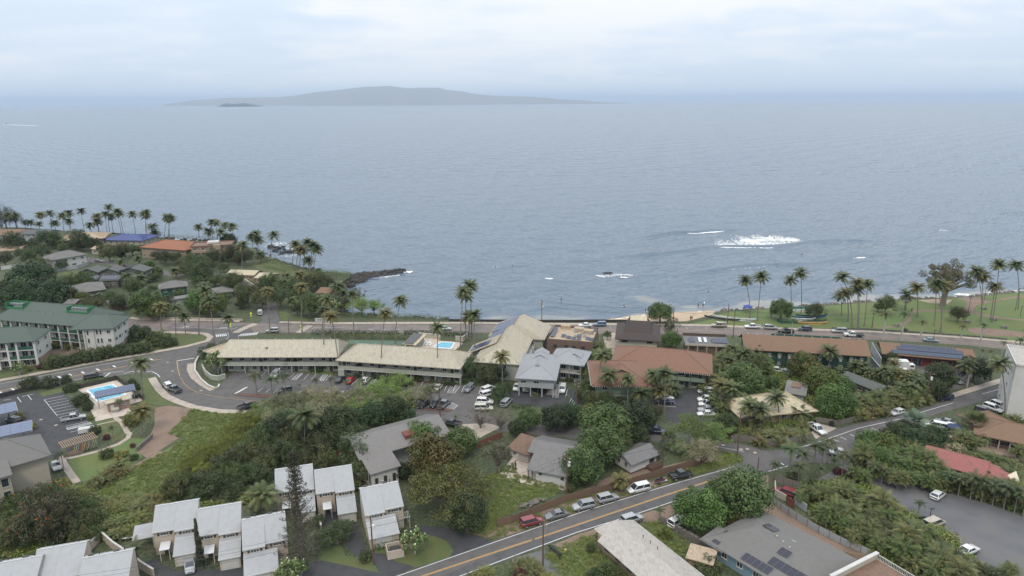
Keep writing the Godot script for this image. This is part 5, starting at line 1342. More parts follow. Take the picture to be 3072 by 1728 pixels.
	roof_faces(o, M.r_red,[[Vector3(-x,3.2,4.4),Vector3(x - 2.6,3.2,4.4),Vector3(x - 2.6,4.9,0),Vector3(-x,4.9,0)],[Vector3(x - 2.6,3.2,-4.4),Vector3(-x,3.2,-4.4),Vector3(-x,4.9,0),Vector3(x - 2.6,4.9,0)],[Vector3(x - 2.6,3.0,4.2),Vector3(x + 1.6,2.5,3.6),Vector3(x + 1.6,3.4,0),Vector3(x - 2.6,4.6,0)],[Vector3(x + 1.6,2.5,-3.6),Vector3(x - 2.6,3.0,-4.2),Vector3(x - 2.6,4.6,0),Vector3(x + 1.6,3.4,0)]],.16,0.0)
	windows(o,0, x - .8,3.4, steps(5,-x + 1, x - 1),1.6,1.4,1.1)

func near_buildings():
	var r: Array = [-25.7,-142.3,0.96,19.3,11.5]
	var o := house("tile_roofed_house", "large white house with pale grey ribbed tile gable roof amid trees",[-25.5,-145.3,0.56,18.37,8.52], "house")
	r = [-25.5,-145.3,0.56,18.37,8.52]
	var x: float = r[3] / 2
	block(o, "wall", M.w_grey,-x + .8, x - .8,0,5.1,-5.2,4.2)
	gable(o, M.r_tile,-x - 4.0, x,-6.2,6.4,5.2,2.4, true,.45, M.w_grey,.8)
	roof_faces(o, M.r_tile,[[Vector3(-x - 3.5,4.0,11.5),Vector3(-x + 3.5,4.0,11.5),Vector3(-x + 3.5,5.6,5.0),Vector3(-x - 3.5,5.6,5.0)]],.2,.45)
	block(o, "front_wing", M.w_white,-x - 3.0,-x + 3.0,0,4.1,4.2,11)
	windows(o,0,3,11,[-2,0,2],1.6,.7,1.8,0, M.trim_dark,-x); windows(o,3, x + 3,3.4,[-2.6,-1,.6,2.2],2.4,.7,2.6,0, M.trim_dark,0,7.6)
	block(o, "dormer", M.wood_red,-1.5,2.0,6.0,6.9,2.2,4.6)

	r = [9.12,-136.2,-0.37,8.91,10.5]
	o = house("seam_roofed_house", "white cottage with grey standing seam metal roof beside lawn", r, "house")
	x = r[3] / 2
	block(o, "wall", M.w_white,-x + 1.8, x - .4,0,2.8,-9.0,4.6)
	roof_faces(o, M.r_steel,[[Vector3(-x,2.8,5.4),Vector3(x,2.8,5.4),Vector3(x + .6,4.4,-.6),Vector3(-x - .2,4.4,-.6)],[Vector3(x + .2,2.9,-10.5),Vector3(-x - 2.0,2.9,-10.5),Vector3(-x - 2.0,4.9,-4.4),Vector3(x + .6,4.9,-4.4)],[Vector3(-x - 2.0,3.6,-.6),Vector3(x + .6,3.6,-.6),Vector3(x + .6,4.9,-4.4),Vector3(-x - 2.0,4.9,-4.4)]],.14,.5)
	windows(o,0, x,4.6,[-1.6],2.0,.55,.45,0, M.trim_dark); windows(o,0, x,4.6,[3.4],1.8,.7,.6,0, M.trim_dark); door(o,Vector3(1.6,0,4.63),0,.95,2.05, M.w_white)
	for k in [-x + .2,-x + 1.1]: post(o, k,5.0,0,2.7,.16, M.trim_dark)
	var pg := MB.new()
	for k in 9: part("slat", unit_box(), M.trim_brown, o,Vector3(-x - 1.8,2.55,2.2 - k * .62),Vector3(4.4,.08,.12))
	for q in [[-x - 3.8,2.2],[-x - 3.8,-2.6],[-x + .2,2.2]]: post(o, q[0], q[1],0,2.5,.14, M.trim_brown)
	block(o, "patio", M.paving,-x - 6.5,-x + 2.0,.02,.1,-3.5,6.6)
	block(o, "front_step", M.concrete,-x + .2, x,.02,.09,4.6,6.2)
	o = house("rusty_roofed_shed", "small shed with rusty brown metal roof beside seam roofed cottage",[2.87,-143.5,-0.64,3.11,6], "shed")
	block(o, "wall", M.w_white,-2.6,2.6,0,2.6,-2.6,2.4)
	roof_faces(o, M.r_rust,[[Vector3(-3.2,2.5,3.0),Vector3(3.2,2.5,3.0),Vector3(3.2,3.8,-3.0),Vector3(-3.2,3.8,-3.0)]],.12,.35)
	windows(o,0,2.6,2.4,[-1.2],1.5,.9,.8)

	r = [28.8,-138.9,0.59,8.1,3.73]
	o = house("white_cottage", "small raised white cottage with grey metal roof behind brown fence",[27.9,-139.3,0.59,7.78,6.2], "house")
	block(o, "wall", M.w_white,-3.9,3.9,.5,2.9,-2.6,2.5)
	block(o, "footing", M.w_brown,-3.7,3.7,0,.5,-2.4,2.3)
	gable(o, M.r_steel,-4.5,4.4,-3.3,3.3,2.9,1.3, true,.5, M.w_white,.6)
	windows(o,3,3.9,2.5,[-1.3,1.0],1.9,1.0,1.2); windows(o,0,3.9,2.5,[-.4],2.2,.8,.5); windows(o,0,3.9,2.5,[2.4],1.9,1.3,1.4,1, M.trim_dark)
	block(o, "deck", M.trim_brown,.8,4.2,0,.9,2.5,4.4)
	railing(o,Vector3(.8,.9,4.3),Vector3(4.2,.9,4.3),.9,.3, M.trim_brown)

	r = [23.3,-103.5,-1.05,13.79,9.5]
	o = house("white_roofed_house", "long low house with weathered white metal gable roof at the bottom", r, "house")
	x = r[3] / 2 + 3.0
	block(o, "wall", M.w_tan,-x + .7, x - .7,0,2.8,-4.0,3.6)
	var f := [[Vector3(-x + 2.4,2.9,4.9),Vector3(x,2.9,4.9),Vector3(x,4.4,0),Vector3(-x + .6,4.4,0)],[Vector3(x,2.9,-4.9),Vector3(-x + .6,2.9,-4.9),Vector3(-x + .6,4.4,0),Vector3(x,4.4,0)]]
	roof_faces(o, M.r_white, f,.14)
	roof_faces(o, M.r_white,[[Vector3(-x - .8,3.0,3.4),Vector3(-x + 3.0,3.0,3.4),Vector3(-x + 3.0,4.0,.8),Vector3(-x + .6,4.35,.1)]],.12)
	windows(o,0, x,3.6, steps(5,-x + 2, x - 2),1.6,1.2,1.0,1, M.trim_dark)
	for k in 3: vent(o,Vector3(-3 + k * 1.9,3.9,-1.9), M.r_rust)

	r = [47.1,-105,-0.93,20.1,16.75]
	o = house("blue_house", "blue walled house with grey shingle roof carrying black solar panels", r, "house")
	x = r[3] / 2
	var hz: float = r[4] / 2
	block(o, "wall", M.w_blue,-x + .7, x - .7,0,2.9,-hz + .7, hz - .7)
	roof_faces(o, M.r_ash,[[Vector3(-x,2.9, hz),Vector3(x,2.9, hz),Vector3(x - 3.5,4.5,-.2),Vector3(-x + 5.0,4.5,-.2)],[Vector3(x,2.9,-hz),Vector3(-x + 1.0,2.9,-hz),Vector3(-x + 5.0,4.5,-.2),Vector3(x - 3.5,4.5,-.2)],[Vector3(-x + 1.0,2.9,-hz),Vector3(-x,2.9, hz),Vector3(-x + 5.0,4.5,-.2)],[Vector3(x,2.9, hz),Vector3(x,2.9,-hz),Vector3(x - 3.5,4.5,-.2)]],.18)
	roof_faces(o, M.r_ash,[[Vector3(-x - .3,2.75, hz + .2),Vector3(-x + 4.6,2.75, hz + .2),Vector3(-x + 4.6,3.35, hz - 5.2),Vector3(-x - .3,3.35, hz - 5.2)]],.16)
	solar(o,Vector3(-x + 1.6,2.95, hz - .6),Vector3(1.5,0,0),Vector3(0,.42,-4.4),1,5, Color(.014,.014,.018))
	var yf := func(z: float) -> float: return 2.93 + 1.6 * (hz - absf(z + .2)) / (hz - .2)
	for q in [[-x + 5.4,-2.0,2.4,-2.0,2,1],[x - 8.8,2.6,2.0,-1.7,2,1],[x - 8.6,5.6,7.2,-1.9,6,1],[x - 12.4, hz - .6,5.4,-1.8,5,1]]:
		solar(o,Vector3(q[0], yf.call(q[1]), q[1]),Vector3(q[2],0,0),Vector3(0, yf.call(q[1] + q[3]) - yf.call(q[1]), q[3]), q[4], q[5], Color(.014,.015,.028))
	for k in 4: window(o,Vector3(-x + 4.5 + k * 3.2,1.7, hz - .7),0,1.2,1.1,1)
	part("garden_chair_rack", unit_box(), M.trim_dark, o,Vector3(-x + 2.2,1.2, hz - .4),Vector3(1.4,.9,.5))
	for k in 3: vent(o,Vector3(-1.0 + k * 1.6,4.2,-1.0 + .6 * k), M.trim)
	part("skylight", unit_box(), M.tile_white, o,Vector3(1.2,3.85,-2.6),Vector3(.7,.25,.7))
	for k in 5: post(o, x - .3,-hz + .5 + k * 2.4,0,2.85,.16)
	o = house("tan_lean_to", "small tan flat roofed lean-to beside the grey stone wall",[33.4,-104.4,-0.45,4.02,4.5], "shed")
	block(o, "wall", M.w_tan,-1.9,1.9,0,2.2,-1.9,1.9); block(o, "roof", M.r_tan,-2.4,2.4,2.25,2.4,-2.3,2.3)
	r = [60.4,-93.4,0.51,11.9,12]
	o = house("cream_building", "cream walled flat building with tall parapet in the bottom right corner", r, "building")
	x = r[3] / 2
	block(o, "wall", M.w_cream,-x, x,0,3.4,-6,6)
	block(o, "parapet", M.w_cream,-x - .1, x + .1,3.4,4.5,-6.1,-5.85); block(o, "coping", M.w_white,-x - .25, x + .25,4.5,4.68,-6.3,-5.65)
	block(o, "roof_deck", M.r_rust,-x, x,3.4,3.46,-5.8,6)
	windows(o,1, x,6,[-2,2],1.6,1.2,1.1)
	railing(o,Vector3(x - .1,3.46,-5.7),Vector3(x - .1,3.46,5.8),1.0,.28, M.rail)

	r = [-106.7,-128.5,0.74,15.55,13]
	o = house("apartment_block", "beige three storey apartment block with grey shingle roof at left edge", r, "building")
	x = r[3] / 2
	block(o, "wall", M.w_beige,-x + .8, x - .8,2.6,8.9,-5.6,5.6)
	block(o, "base", M.w_pink,-x + .75, x - .75,0,2.6,-5.65,5.65)
	hip(o, M.r_ash,-x, x,-6.5,6.5,9.0,3.6)
	roof_faces(o, M.r_ash,[[Vector3(-x,8.6,9.5),Vector3(x - 7.2,8.6,9.5),Vector3(x - 7.2,10.2,4.0),Vector3(-x,10.2,4.0)]],.2)
	block(o, "bay", M.w_beige,-x + .8, x - 7.6,0,8.5,5.6,8.8)
	for k in 3:
		window(o,Vector3(x - 8.6,1.4 + 2.8 * k,8.8),0,1.3,1.9,0, M.w_cream); window(o,Vector3(x - 10.6,1.4 + 2.8 * k,8.8),0,1.3,1.9,0, M.w_cream)
	windows(o,1, x - .8,5.6,[-3,2],4.4,1.4,1.2); windows(o,1, x - .8,5.6,[-3,2],7.2,1.4,1.2)

	for i in 2:
		var rr: Array = [[-131.9,-161.5,0.69,7.1,5.4],[-121.3,-150.4,0.58,8.62,5.4]][i]
		o = house("solar_carport",["solar panel carport over parked car at the left edge", "nearer solar panel carport beside grey shingle roof"][i], rr, "carport", "solar carports")
		x = rr[3] / 2
		roof_faces(o, M.metal,[[Vector3(-x,3.6,2.8),Vector3(x,3.6,2.8),Vector3(x,4.2,-2.8),Vector3(-x,4.2,-2.8)]],.14)
		solar(o,Vector3(-x + .1,3.64,2.7),Vector3(2 * x - .2,0,0),Vector3(0,.59,-5.4), int(x * 1.1),4, Color(.1,.13,.21))
		for k in 2:
			post(o,-x + 2 + k * (2 * x - 4),-.2,0,3.8,.35, M.metal)
			var br := MB.new()
			br.bar(Vector3(-x + 2 + k * (2 * x - 4),2.0,-.2),Vector3(-x + 2 + k * (2 * x - 4),3.6,2.0),.16,.2)
			part("brace", br.mesh(), M.metal, o)
	o = house("pool_house", "small beige pool house with cream flat roof by the solar canopy",[-106.7,-170.3,0.66,5.6,2.6], "pool house")
	block(o, "wall", M.w_pink,-2.6,2.6,0,2.5,-1.2,1.1); flat_roof(o, M.r_cream_b,-3.0,3.0,-1.5,1.5,2.75,.12, M.trim)
	door(o,Vector3(-1.6,0,1.13),0,.9,2.0, M.trim); windows(o,0,2.6,1.1,[1.2],1.7,.9,.6)
	o = house("solar_canopy", "long tilted solar canopy shading the blue hotel pool",[-109.1,-173.6,0.6,9.74,3.6], "canopy")
	r = [-109.1,-173.6,0.6,9.74,3.6]
	x = r[3] / 2
	roof_faces(o, M.metal,[[Vector3(-x,3.4,1.8),Vector3(x,3.4,1.8),Vector3(x,4.0,-1.8),Vector3(-x,4.0,-1.8)]],.12)
	solar(o,Vector3(-x,3.44,1.75),Vector3(2 * x,0,0),Vector3(0,.585,-3.5),9,2, Color(.07,.09,.15))
	for q in [[-x + .6,1.2],[x - .6,1.2],[-x + .6,-1.2],[x - .6,-1.2]]: post(o, q[0], q[1],0,3.6,.2, M.metal)
	r = [-103.7,-147.8,0.8,7.06,4]
	o = house("timber_pergola", "pale timber pergola sheltering a row of surfboards", r, "pergola")
	x = r[3] / 2
	for k in 17: part("rafter", unit_box(), M.wood_pale, o,Vector3(-x + k * 2 * x / 16,2.55,0),Vector3(.12,.16,4.4))
	for k in [-1.6,1.6]: part("beam", unit_box(), M.wood_pale, o,Vector3(0,2.4, k),Vector3(2 * x + .6,.18,.14))
	for k in 4:
		for s in [-1.6,1.6]: post(o,-x + .3 + k * (2 * x - .6) / 3, s,0,2.35,.16, M.wood_pale)
	block(o, "low_wall", M.w_pink,-x - .3, x * .1,0,1.1,1.9,2.1)

func point_houses():
	var o := simple_house("hipped_house", "white two storey house with grey hip roof and teal skirting",[-226.1,-337.9,0.98,16.92,11.85],5.6,2.6, M.w_white, M.r_ash,.8, "hip",2)
	block(o, "skirting", M.w_blue,-9,9,0,.9,5.3,5.4)
	o = simple_house("blue_roofed_house", "low house with deep blue roof near the left shore palms",[-224.7,-397.2,-0.11,26.5,17.57],3.4,2.2, M.w_beige, M.r_blue,.8, "hip",1,.7)
	o = simple_house("tan_roofed_house", "large house with pale tan metal roof left of blue roof",[-250,-394.7,0.36,23.3,19.47],4.6,2.6, M.w_tan, M.r_tan,.8, "hip",2,.7)
	o = simple_house("garage", "small tan flat roofed garage between tan and blue roofs",[-224.1,-368,-0.34,12.6,7],3.0,1.0, M.w_beige, M.r_tan,.4, "gable")
	o = simple_house("orange_roofed_house", "tan apartment house with bright orange tile hip roof on the point",[-181.1,-361.1,-0.31,30.7,18.62],6.0,2.8, M.w_tan, M.r_orange,.8, "hip",2)
	o = simple_house("flat_apartments", "tan stepped apartments with flat orange brown roof beside orange tile house",[-157.3,-353.1,0.23,20.2,13],8.2,.5, M.w_tan, M.r_rust,.5, "flat",3,0.0, "building")
	for k in [1,2]:
		block(o, "balcony", M.w_tan,-9,4,2.7 * k - .2,2.7 * k + .9,6.0,7.4)
	for k in 4: post(o,-9 + k * 4.2,7.2,0,8.0,.5, M.w_tan, "pillar")
	block(o, "stair_tower", M.w_tan,1.5,5.0,0,9.2,5.8,8.4)
	block(o, "roof_plant", M.w_white,-2.5,3,8.6,9.6,-3,1)
	o = simple_house("slate_roofed_house", "blue grey roofed white house near the far left palms",[-282.2,-403.1,-0.03,17.32,11.57],5.6,1.8, M.w_grey, M.r_slate,.6, "gable",2)
	o = simple_house("brown_roofed_house", "brown and grey roofed house at the far left edge of the point",[-304.6,-409.2,0.06,18.76,17.66],4.5,2.0, M.w_grey, M.r_brown,.6, "gable",1)
	o = simple_house("orange_edged_shed", "low shed with pale orange metal roof at left frame edge",[-277.6,-369.7,0.35,15.23,14.49],3.0,.9, M.w_beige, M.r_tan,.5, "gable",1,.7)
	for i in 3:
		var r: Array = [[-192.9,-306.2,-0.02,9.84,9],[-184,-306.4,0.08,9.34,9],[-174.2,-307.7,-0.02,12.4,9]][i]
		o = simple_house("solar_house",["olive gabled house with solar panels, left of three in a row", "olive gabled house with solar panels, middle of three in a row", "olive gabled house with solar panels, right of three in a row"][i], r,5.6,1.7, M.w_olive, M.r_slate,.5, "gable_z",2)
		var x: float = r[3] / 2
		solar(o,Vector3(-x + .3,5.75,4.2),Vector3(0,0,-6),Vector3(x * .85,1.45,0),4,2, Color(.05,.06,.09))
		var lw := simple_house("solar_house_porch",["lower front wing with solar roof, left of the olive row", "lower front wing with solar roof, middle of the olive row", "lower front wing with grey roof, right of the olive row"][i],[r[0] + 3.5, r[1] + 7.5, r[2],8.5,7.0],3.6,1.5, M.w_olive, M.r_slate,.4, "gable",1)
		if i < 2: solar(lw,Vector3(-3.6,3.85,3.0),Vector3(7.2,0,0),Vector3(0,1.1,-2.6),6,2, Color(.05,.06,.09))
	o = simple_house("low_hipped_house", "grey hip roofed house behind the dark rain trees",[-182.5,-284.4,0.61,11.93,16.17],3.4,1.9, M.w_olive, M.r_ash,.7, "hip")
	o = simple_house("teal_house", "dark teal house with grey hip roof on slope above street",[-143.7,-280,0.49,11.29,8.74],5.4,2.0, M.w_green, M.r_ash,.8, "hip",2)
	o = simple_house("wood_garage", "long brown wooden garage with pale grey roof behind hotel",[-158.6,-265,0.68,8.68,7.36],3.0,.8, M.wood, M.r_ash,.6, "gable")
	o = simple_house("small_grey_house", "small dark house with grey gable roof right of teal house",[-123.4,-280.8,0.48,8.16,9.49],3.0,1.3, M.w_olive, M.r_ash,.6, "hip")
	o = simple_house("cream_bungalow", "long low bungalow with cream roof left of the point lawn",[-125.2,-311.5,-0.15,14.12,9.26],3.0,1.2, M.w_tan, M.r_cream_b,.5, "gable")
	o = simple_house("cream_bungalow", "low bungalow with cream roof at the sea end of point lane",[-112.4,-305.4,-0.19,8.39,10.18],3.0,1.2, M.w_tan, M.r_cream_b,.5, "gable")
	o = simple_house("long_grey_shed", "long low grey metal roofed shed above the street trees",[-135.2,-270.3,0.65,10.6,4.32],3.0,.7, M.w_grey, M.r_steel,.4, "gable",1,.7)
	o = simple_house("small_brown_house", "small brown house behind hotel roof under dark trees",[-176.4,-264.7,-0.02,4.81,7.22],3.0,.9, M.w_brown, M.r_ash,.5, "gable")
	o = simple_house("street_end_house", "small house with brown roof by the rock jetty",[-78,-279,-0.26,6.46,8.87],3.0,1.2, M.w_tan, M.r_brown,.5, "gable")

# ---------------------------------------------------------------- plants
var protos := {}
const ORDINAL := ["first", "second", "third", "fourth", "fifth", "sixth", "seventh", "eighth", "ninth", "tenth", "eleventh", "twelfth", "thirteenth", "fourteenth", "fifteenth", "sixteenth", "seventeenth", "eighteenth", "nineteenth", "twentieth", "twenty-first", "twenty-second", "twenty-third", "twenty-fourth", "twenty-fifth", "twenty-sixth", "twenty-seventh", "twenty-eighth", "twenty-ninth", "thirtieth", "thirty-first", "thirty-second", "thirty-third", "thirty-fourth", "thirty-fifth", "thirty-sixth", "thirty-seventh", "thirty-eighth", "thirty-ninth", "fortieth"]

func ball() -> Vector3:
	while true:
		var p := Vector3(rng.randf_range(-1,1), rng.randf_range(-1,1), rng.randf_range(-1,1))
		if p.length_squared() < 1.0: return p
	return Vector3.ZERO

func leaf_material() -> StandardMaterial3D:
	var m := StandardMaterial3D.new()
	m.vertex_color_use_as_albedo = true
	m.roughness = 0.55; m.metallic_specular = 0.35
	m.backlight_enabled = true
	m.backlight = Color(0.12,0.15,0.05)
	return m

func make_plant_materials():
	M.leaf = leaf_material()
	M.bark = layered(textured(M.grain,1.6,0.95, lin(.2,.165,.135)), M.blot,0.3)
	M.palm_bark = layered(textured(M.grain,1.2,0.95, lin(.25,.215,.185)), M.blot,0.3)
	M.pale_bark = layered(textured(M.grain,1.2,0.9, lin(.46,.44,.41)), M.blot,0.3)
	M.dead = layered(textured(M.grain,1.2,0.95, lin(.24,.17,.115)), M.blot,0.3)

var tone := Color.WHITE   # the hue of one plant against others of its kind

func mixc(cols: Array, spread := 0.16) -> Color:
	var c: Color = cols[rng.randi() % cols.size()].lerp(cols[rng.randi() % cols.size()], rng.randf())
	var k := rng.randf_range(1.0 - spread,1.0 + spread) * 0.84
	return Color(c.r * k * tone.r, c.g * k * tone.g, c.b * k * tone.b)

func frond(b: MB, base: Vector3, dir: float, lift: float, length: float, droop: float, pairs: int, leaf_len: float, col: Color, fold := 0.55, wid := 0.075):
	var out := Vector3(cos(dir),0, sin(dir))
	var side := Vector3(-sin(dir),0, cos(dir))
	var p := base
	var ang := lift
	var n := pairs
	var step := length / n
	for i in n:
		var t := (i + 0.5) / n
		var d := out * cos(ang) + Vector3.UP * sin(ang)
		var q := p + d * step
		var up := side.cross(d).normalized()
		if up.y < 0: up = -up
		b.col = Color(col.r * 1.1, col.g * 1.05, col.b * 0.9)
		b.tri(p - side * 0.04 * (1.2 - t), q, p + side * 0.04 * (1.2 - t))
		if i > 0:
			var k := sin(clampf(t * 1.08,0,1) * PI * 0.86 + 0.3)
			for s in [-1.0,1.0]:
				var l: float = leaf_len * (0.35 + 0.65 * k) * rng.randf_range(0.85,1.1)
				var tip: Vector3 = p + (side * s * cos(fold) - up * sin(fold) * rng.randf_range(0.6,1.3) + d * 0.55).normalized() * l
				var kk := rng.randf_range(0.85,1.15)
				b.col = Color(col.r * kk, col.g * kk, col.b * kk)
				b.tri(p - d * wid, tip, p + d * wid)
		p = q
		ang -= droop / n * (0.6 + 0.8 * t)

func coconut_crown(seed_: int, n: int, length: float, cols: Array, old: Color) -> ArrayMesh:
	rng.seed = seed_
	tone = Color(1,1,1) * rng.randf_range(.85,1.15)
	var b := MB.new()
	for i in n:
		var t := float(i) / n
		var c := mixc(cols)
		if t > 0.86: c = c.lerp(old, rng.randf_range(0.1,0.6))
		frond(b,Vector3(0,0.1 - t * 0.25,0), i * 2.39996 + rng.randf_range(-.2,.2), lerpf(1.25,-0.35, t) + rng.randf_range(-.15,.15), length * rng.randf_range(.85,1.08) * (0.8 + 0.25 * sin(t * PI)), rng.randf_range(1.0,1.6),17, length * .3, c,.42,.11)
	for k in 7:
		var a := rng.randf() * TAU
		b.col = Color(.16,.12,.05)
		b.lathe([Vector2(.01,-.14),Vector2(.13,0),Vector2(.01,.15)],Vector3(cos(a) * .28,-.3, sin(a) * .28),6)
	return b.mesh()

func bent_trunk(h: float, lean: Vector2, r0: float, r1: float, sway: float) -> ArrayMesh:
	var b := MB.new()
	var path := []
	var rad := []
	for i in 9:
		var t := i / 8.0
		var s := lean * (t * t * 0.75 + t * 0.25) + lean.orthogonal() * sway * sin(t * PI)
		path.append(Vector3(s.x, h * t - 0.1 * (1 - t), s.y))
		rad.append((lerpf(r0, r1, minf(1.0, t * 1.2)) + (0.12 if i == 0 else 0.0)))
	b.tube(path, rad,7)
	return b.mesh()

func limbs(b: MB, fork: Vector3, targets: Array, r: float):
	b.tube([Vector3(0,-.2,0),Vector3(fork.x * .4, fork.y * .5, fork.z * .5), fork],[r * 1.3, r, r * .85],7)
	for t in targets:
		var mid: Vector3 = fork.lerp(t,0.5) + Vector3(rng.randf_range(-.4,.4), rng.randf_range(-.1,.5), rng.randf_range(-.4,.4))
		b.tube([fork - Vector3(0,.2,0), mid, t],[r * .5, r * .3, r * .08],5)

func foliage(b: MB, clumps: Array, cr: Array, per: int, u: float, w: float, cols: Array, rand := 0.6, flat := 1.0):
	for i in clumps.size():
		var c: Vector3 = clumps[i]
		var base := mixc(cols,0.2)
		for k in per:
			var o := ball()
			o = o.normalized() * pow(o.length(),0.45)
			o.y *= flat
			var p: Vector3 = c + o * cr[i]
			var nn := (o * 0.9 + ball() * rand + Vector3(0,.25,0)).normalized()
			var s := nn.cross(ball() + Vector3(.01,.02,.03)).normalized()
			var f := rng.randf_range(.7,1.25)
			var kk := rng.randf_range(.78,1.22)
			b.col = Color(base.r * kk, base.g * kk, base.b * kk)
			b.leaf(p, s * u * f, nn.cross(s) * w * f)

func dome(n: int, rx: float, ry: float, rz: float, yc: float, inner := 0.35, low := -0.35, rough := 0.2) -> Array:
	var out := []
	for i in n:
		var y := 1.0 - (1.0 - low) * (i + 0.5) / n
		var a := i * 2.39996 + rng.randf_range(-.35,.35)
		var r := sqrt(maxf(0.0,1 - y * y))
		var k := rng.randf_range(1.0 - rough,1.0 + rough * .5)
		if rng.randf() < inner: k *= rng.randf_range(.35,.8)
		out.append(Vector3(cos(a) * r * rx * k, yc + y * ry * k, sin(a) * r * rz * k))
	return out

func radii(n: int, a: float, b: float) -> Array:
	var o := []
	for i in n: o.append(rng.randf_range(a, b))
	return o

func tree_proto(kind: String, seed_: int) -> Array:   # [trunk mesh, trunk material, crown mesh, extra crown mesh]
	rng.seed = seed_
	var t := MB.new()
	var c := MB.new()
	var x := MB.new()
	var bark: Material = M.bark
	tone = Color(rng.randf_range(.88,1.1), rng.randf_range(.94,1.1), rng.randf_range(.8,1.1)) * rng.randf_range(.72,1.22)
	match kind:
		"mango", "mango_bright", "mango_dark", "mango_olive":
			var pal: Array = {"mango": [Color(.045,.070,.023), Color(.067,.093,.032), Color(.095,.116,.042)], "mango_bright": [Color(.067,.107,.026), Color(.095,.140,.037), Color(.123,.167,.053)], "mango_dark": [Color(.028,.047,.021), Color(.045,.065,.029), Color(.062,.079,.037)], "mango_olive": [Color(.095,.093,.029), Color(.134,.116,.042), Color(.100,.090,.035), Color(.073,.093,.032)]}[kind]
			var cl := dome(62,4.0,3.4,4.0,4.6,.22,-.6,.2)
			foliage(c, cl, radii(62,1.0,1.55),125,.27,.11, pal,.55)
			limbs(t,Vector3(0,2.4,0), cl.slice(6,44,3),.34)
		"broad", "broad_light":
			var pal: Array = [Color(.056,.079,.032), Color(.078,.102,.042), Color(.106,.116,.053)] if kind == "broad" else [Color(.112,.130,.063), Color(.134,.140,.074), Color(.084,.107,.047)]
			var cl := dome(46,3.4,2.7,3.4,4.0,.3,-.5,.34)
			foliage(c, cl, radii(46,.75,1.3),110,.2,.085, pal,.8)
			limbs(t,Vector3(.2,1.9,.1), cl.slice(4,40,3),.24)
		"kiawe", "kiawe_bright", "lime":
			var pal: Array = {"kiawe": [Color(.2,.215,.11), Color(.24,.24,.15), Color(.17,.195,.09), Color(.24,.225,.17)], "kiawe_bright": [Color(.16,.21,.06), Color(.2,.24,.08), Color(.13,.18,.055)], "lime": [Color(.182,.221,.046), Color(.224,.256,.066), Color(.140,.186,.046)]}[kind]
			var cl := dome(58,4.6,2.7,4.6,3.6,.35,-.35,.38)
			foliage(c, cl, radii(58,.7,1.25),150,.17,.045, pal,1.0,.7)
			limbs(t,Vector3(.3,1.3,.2), cl.slice(2,56,3),.22)
		"monkeypod":
			var pal := [Color(.085,.1,.038), Color(.1,.11,.045), Color(.07,.085,.032), Color(.115,.11,.05)]
			var cl := dome(120,7.4,2.9,6.4,4.6,.15,.0,.22)
			foliage(c, cl, radii(120,.95,1.5),120,.2,.085, pal,.7,.5)
			limbs(t,Vector3(.4,2.6,.2), cl.slice(3,118,5),.5)
		"tulip":
			var pal := [Color(.067,.065,.037), Color(.095,.079,.047), Color(.112,.093,.068), Color(.056,.065,.032)]
			var cl := dome(80,4.6,4.2,4.6,5.4,.25,-.5,.28)
			foliage(c, cl, radii(80,.7,1.2),110,.2,.08, pal,.8)
			limbs(t,Vector3(.2,2.6,.1), cl.slice(4,70,3),.3)
			for i in 18:
				var q: Vector3 = cl[rng.randi() % 60]
				foliage(x,[q + (q - Vector3(0,4.4,0)).normalized() * .95],[.28],9,.11,.08,[Color(.420,.075,.015), Color(.500,.120,.020)],.8)
		"sparse":
			var pal := [Color(.112,.121,.063), Color(.084,.093,.047), Color(.134,.116,.079)]
			var cl := dome(30,3.4,2.8,3.4,4.2,.3,-.4,.45)
			foliage(c, cl, radii(30,.5,.95),60,.2,.07, pal,1.0,.7)
			limbs(t,Vector3(.4,1.8,.2), cl,.22); bark = M.palm_bark
		"bare", "bare_big":
			var big := kind == "bare_big"
			var cl := dome(44,5.4 if big else 2.6,3.6 if big else 1.9,4.4 if big else 2.4,6.6 if big else 2.4,.3,-.45,.3)
			limbs(t,Vector3(.3,3.6 if big else .9,.2), cl,.62 if big else .16)
			for q in cl:
				for k in 5:
					var e: Vector3 = q + ball() * (1.5 if big else .7) + Vector3(0,.3,0)
					t.tube([q, e],[.05 if big else .03,.015],4)
			foliage(c, cl.slice(0,44,1 if big else 4), radii(44,.7,1.2) if big else radii(44,.3,.5),210 if big else 12,.17,.065,[Color(.157,.130,.095), Color(.112,.112,.063)],1.0,.7)
			bark = M.palm_bark
		"plumeria":
			var pal := [Color(.112,.140,.053), Color(.084,.112,.042), Color(.146,.149,.074)]
			var cl := dome(30,1.9,1.3,1.9,2.2,.2,-.3,.25)
			foliage(c, cl, radii(30,.35,.6),45,.2,.085, pal,.7)
			limbs(t,Vector3(0,.7,0), cl,.11); bark = M.pale_bark
			for i in 30:
				foliage(x,[cl[i] + Vector3(0,.45,0) + ball() * .25],[.12],5,.09,.08,[Color(.700,.660,.500)],.6)
		"shrub", "shrub_lime", "shrub_red", "shrub_pale", "shrub_dark":
			var pal: Array = {"shrub": [Color(.056,.079,.032), Color(.090,.112,.042)], "shrub_lime": [Color(.157,.177,.042), Color(.112,.149,.042), Color(.213,.186,.053)], "shrub_red": [Color(.120,.020,.030), Color(.170,.035,.050), Color(.080,.030,.030)], "shrub_pale": [Color(.291,.270,.137), Color(.213,.223,.105), Color(.336,.279,.179)], "shrub_dark": [Color(.034,.051,.021), Color(.050,.065,.029)]}[kind]
			var cl := dome(26,1.0,.85,1.0,.8,.15,-.75,.18)
			foliage(c, cl, radii(26,.3,.48),62,.12,.05, pal,.6)
			limbs(t,Vector3(0,.35,0), cl.slice(2,20,4),.06)
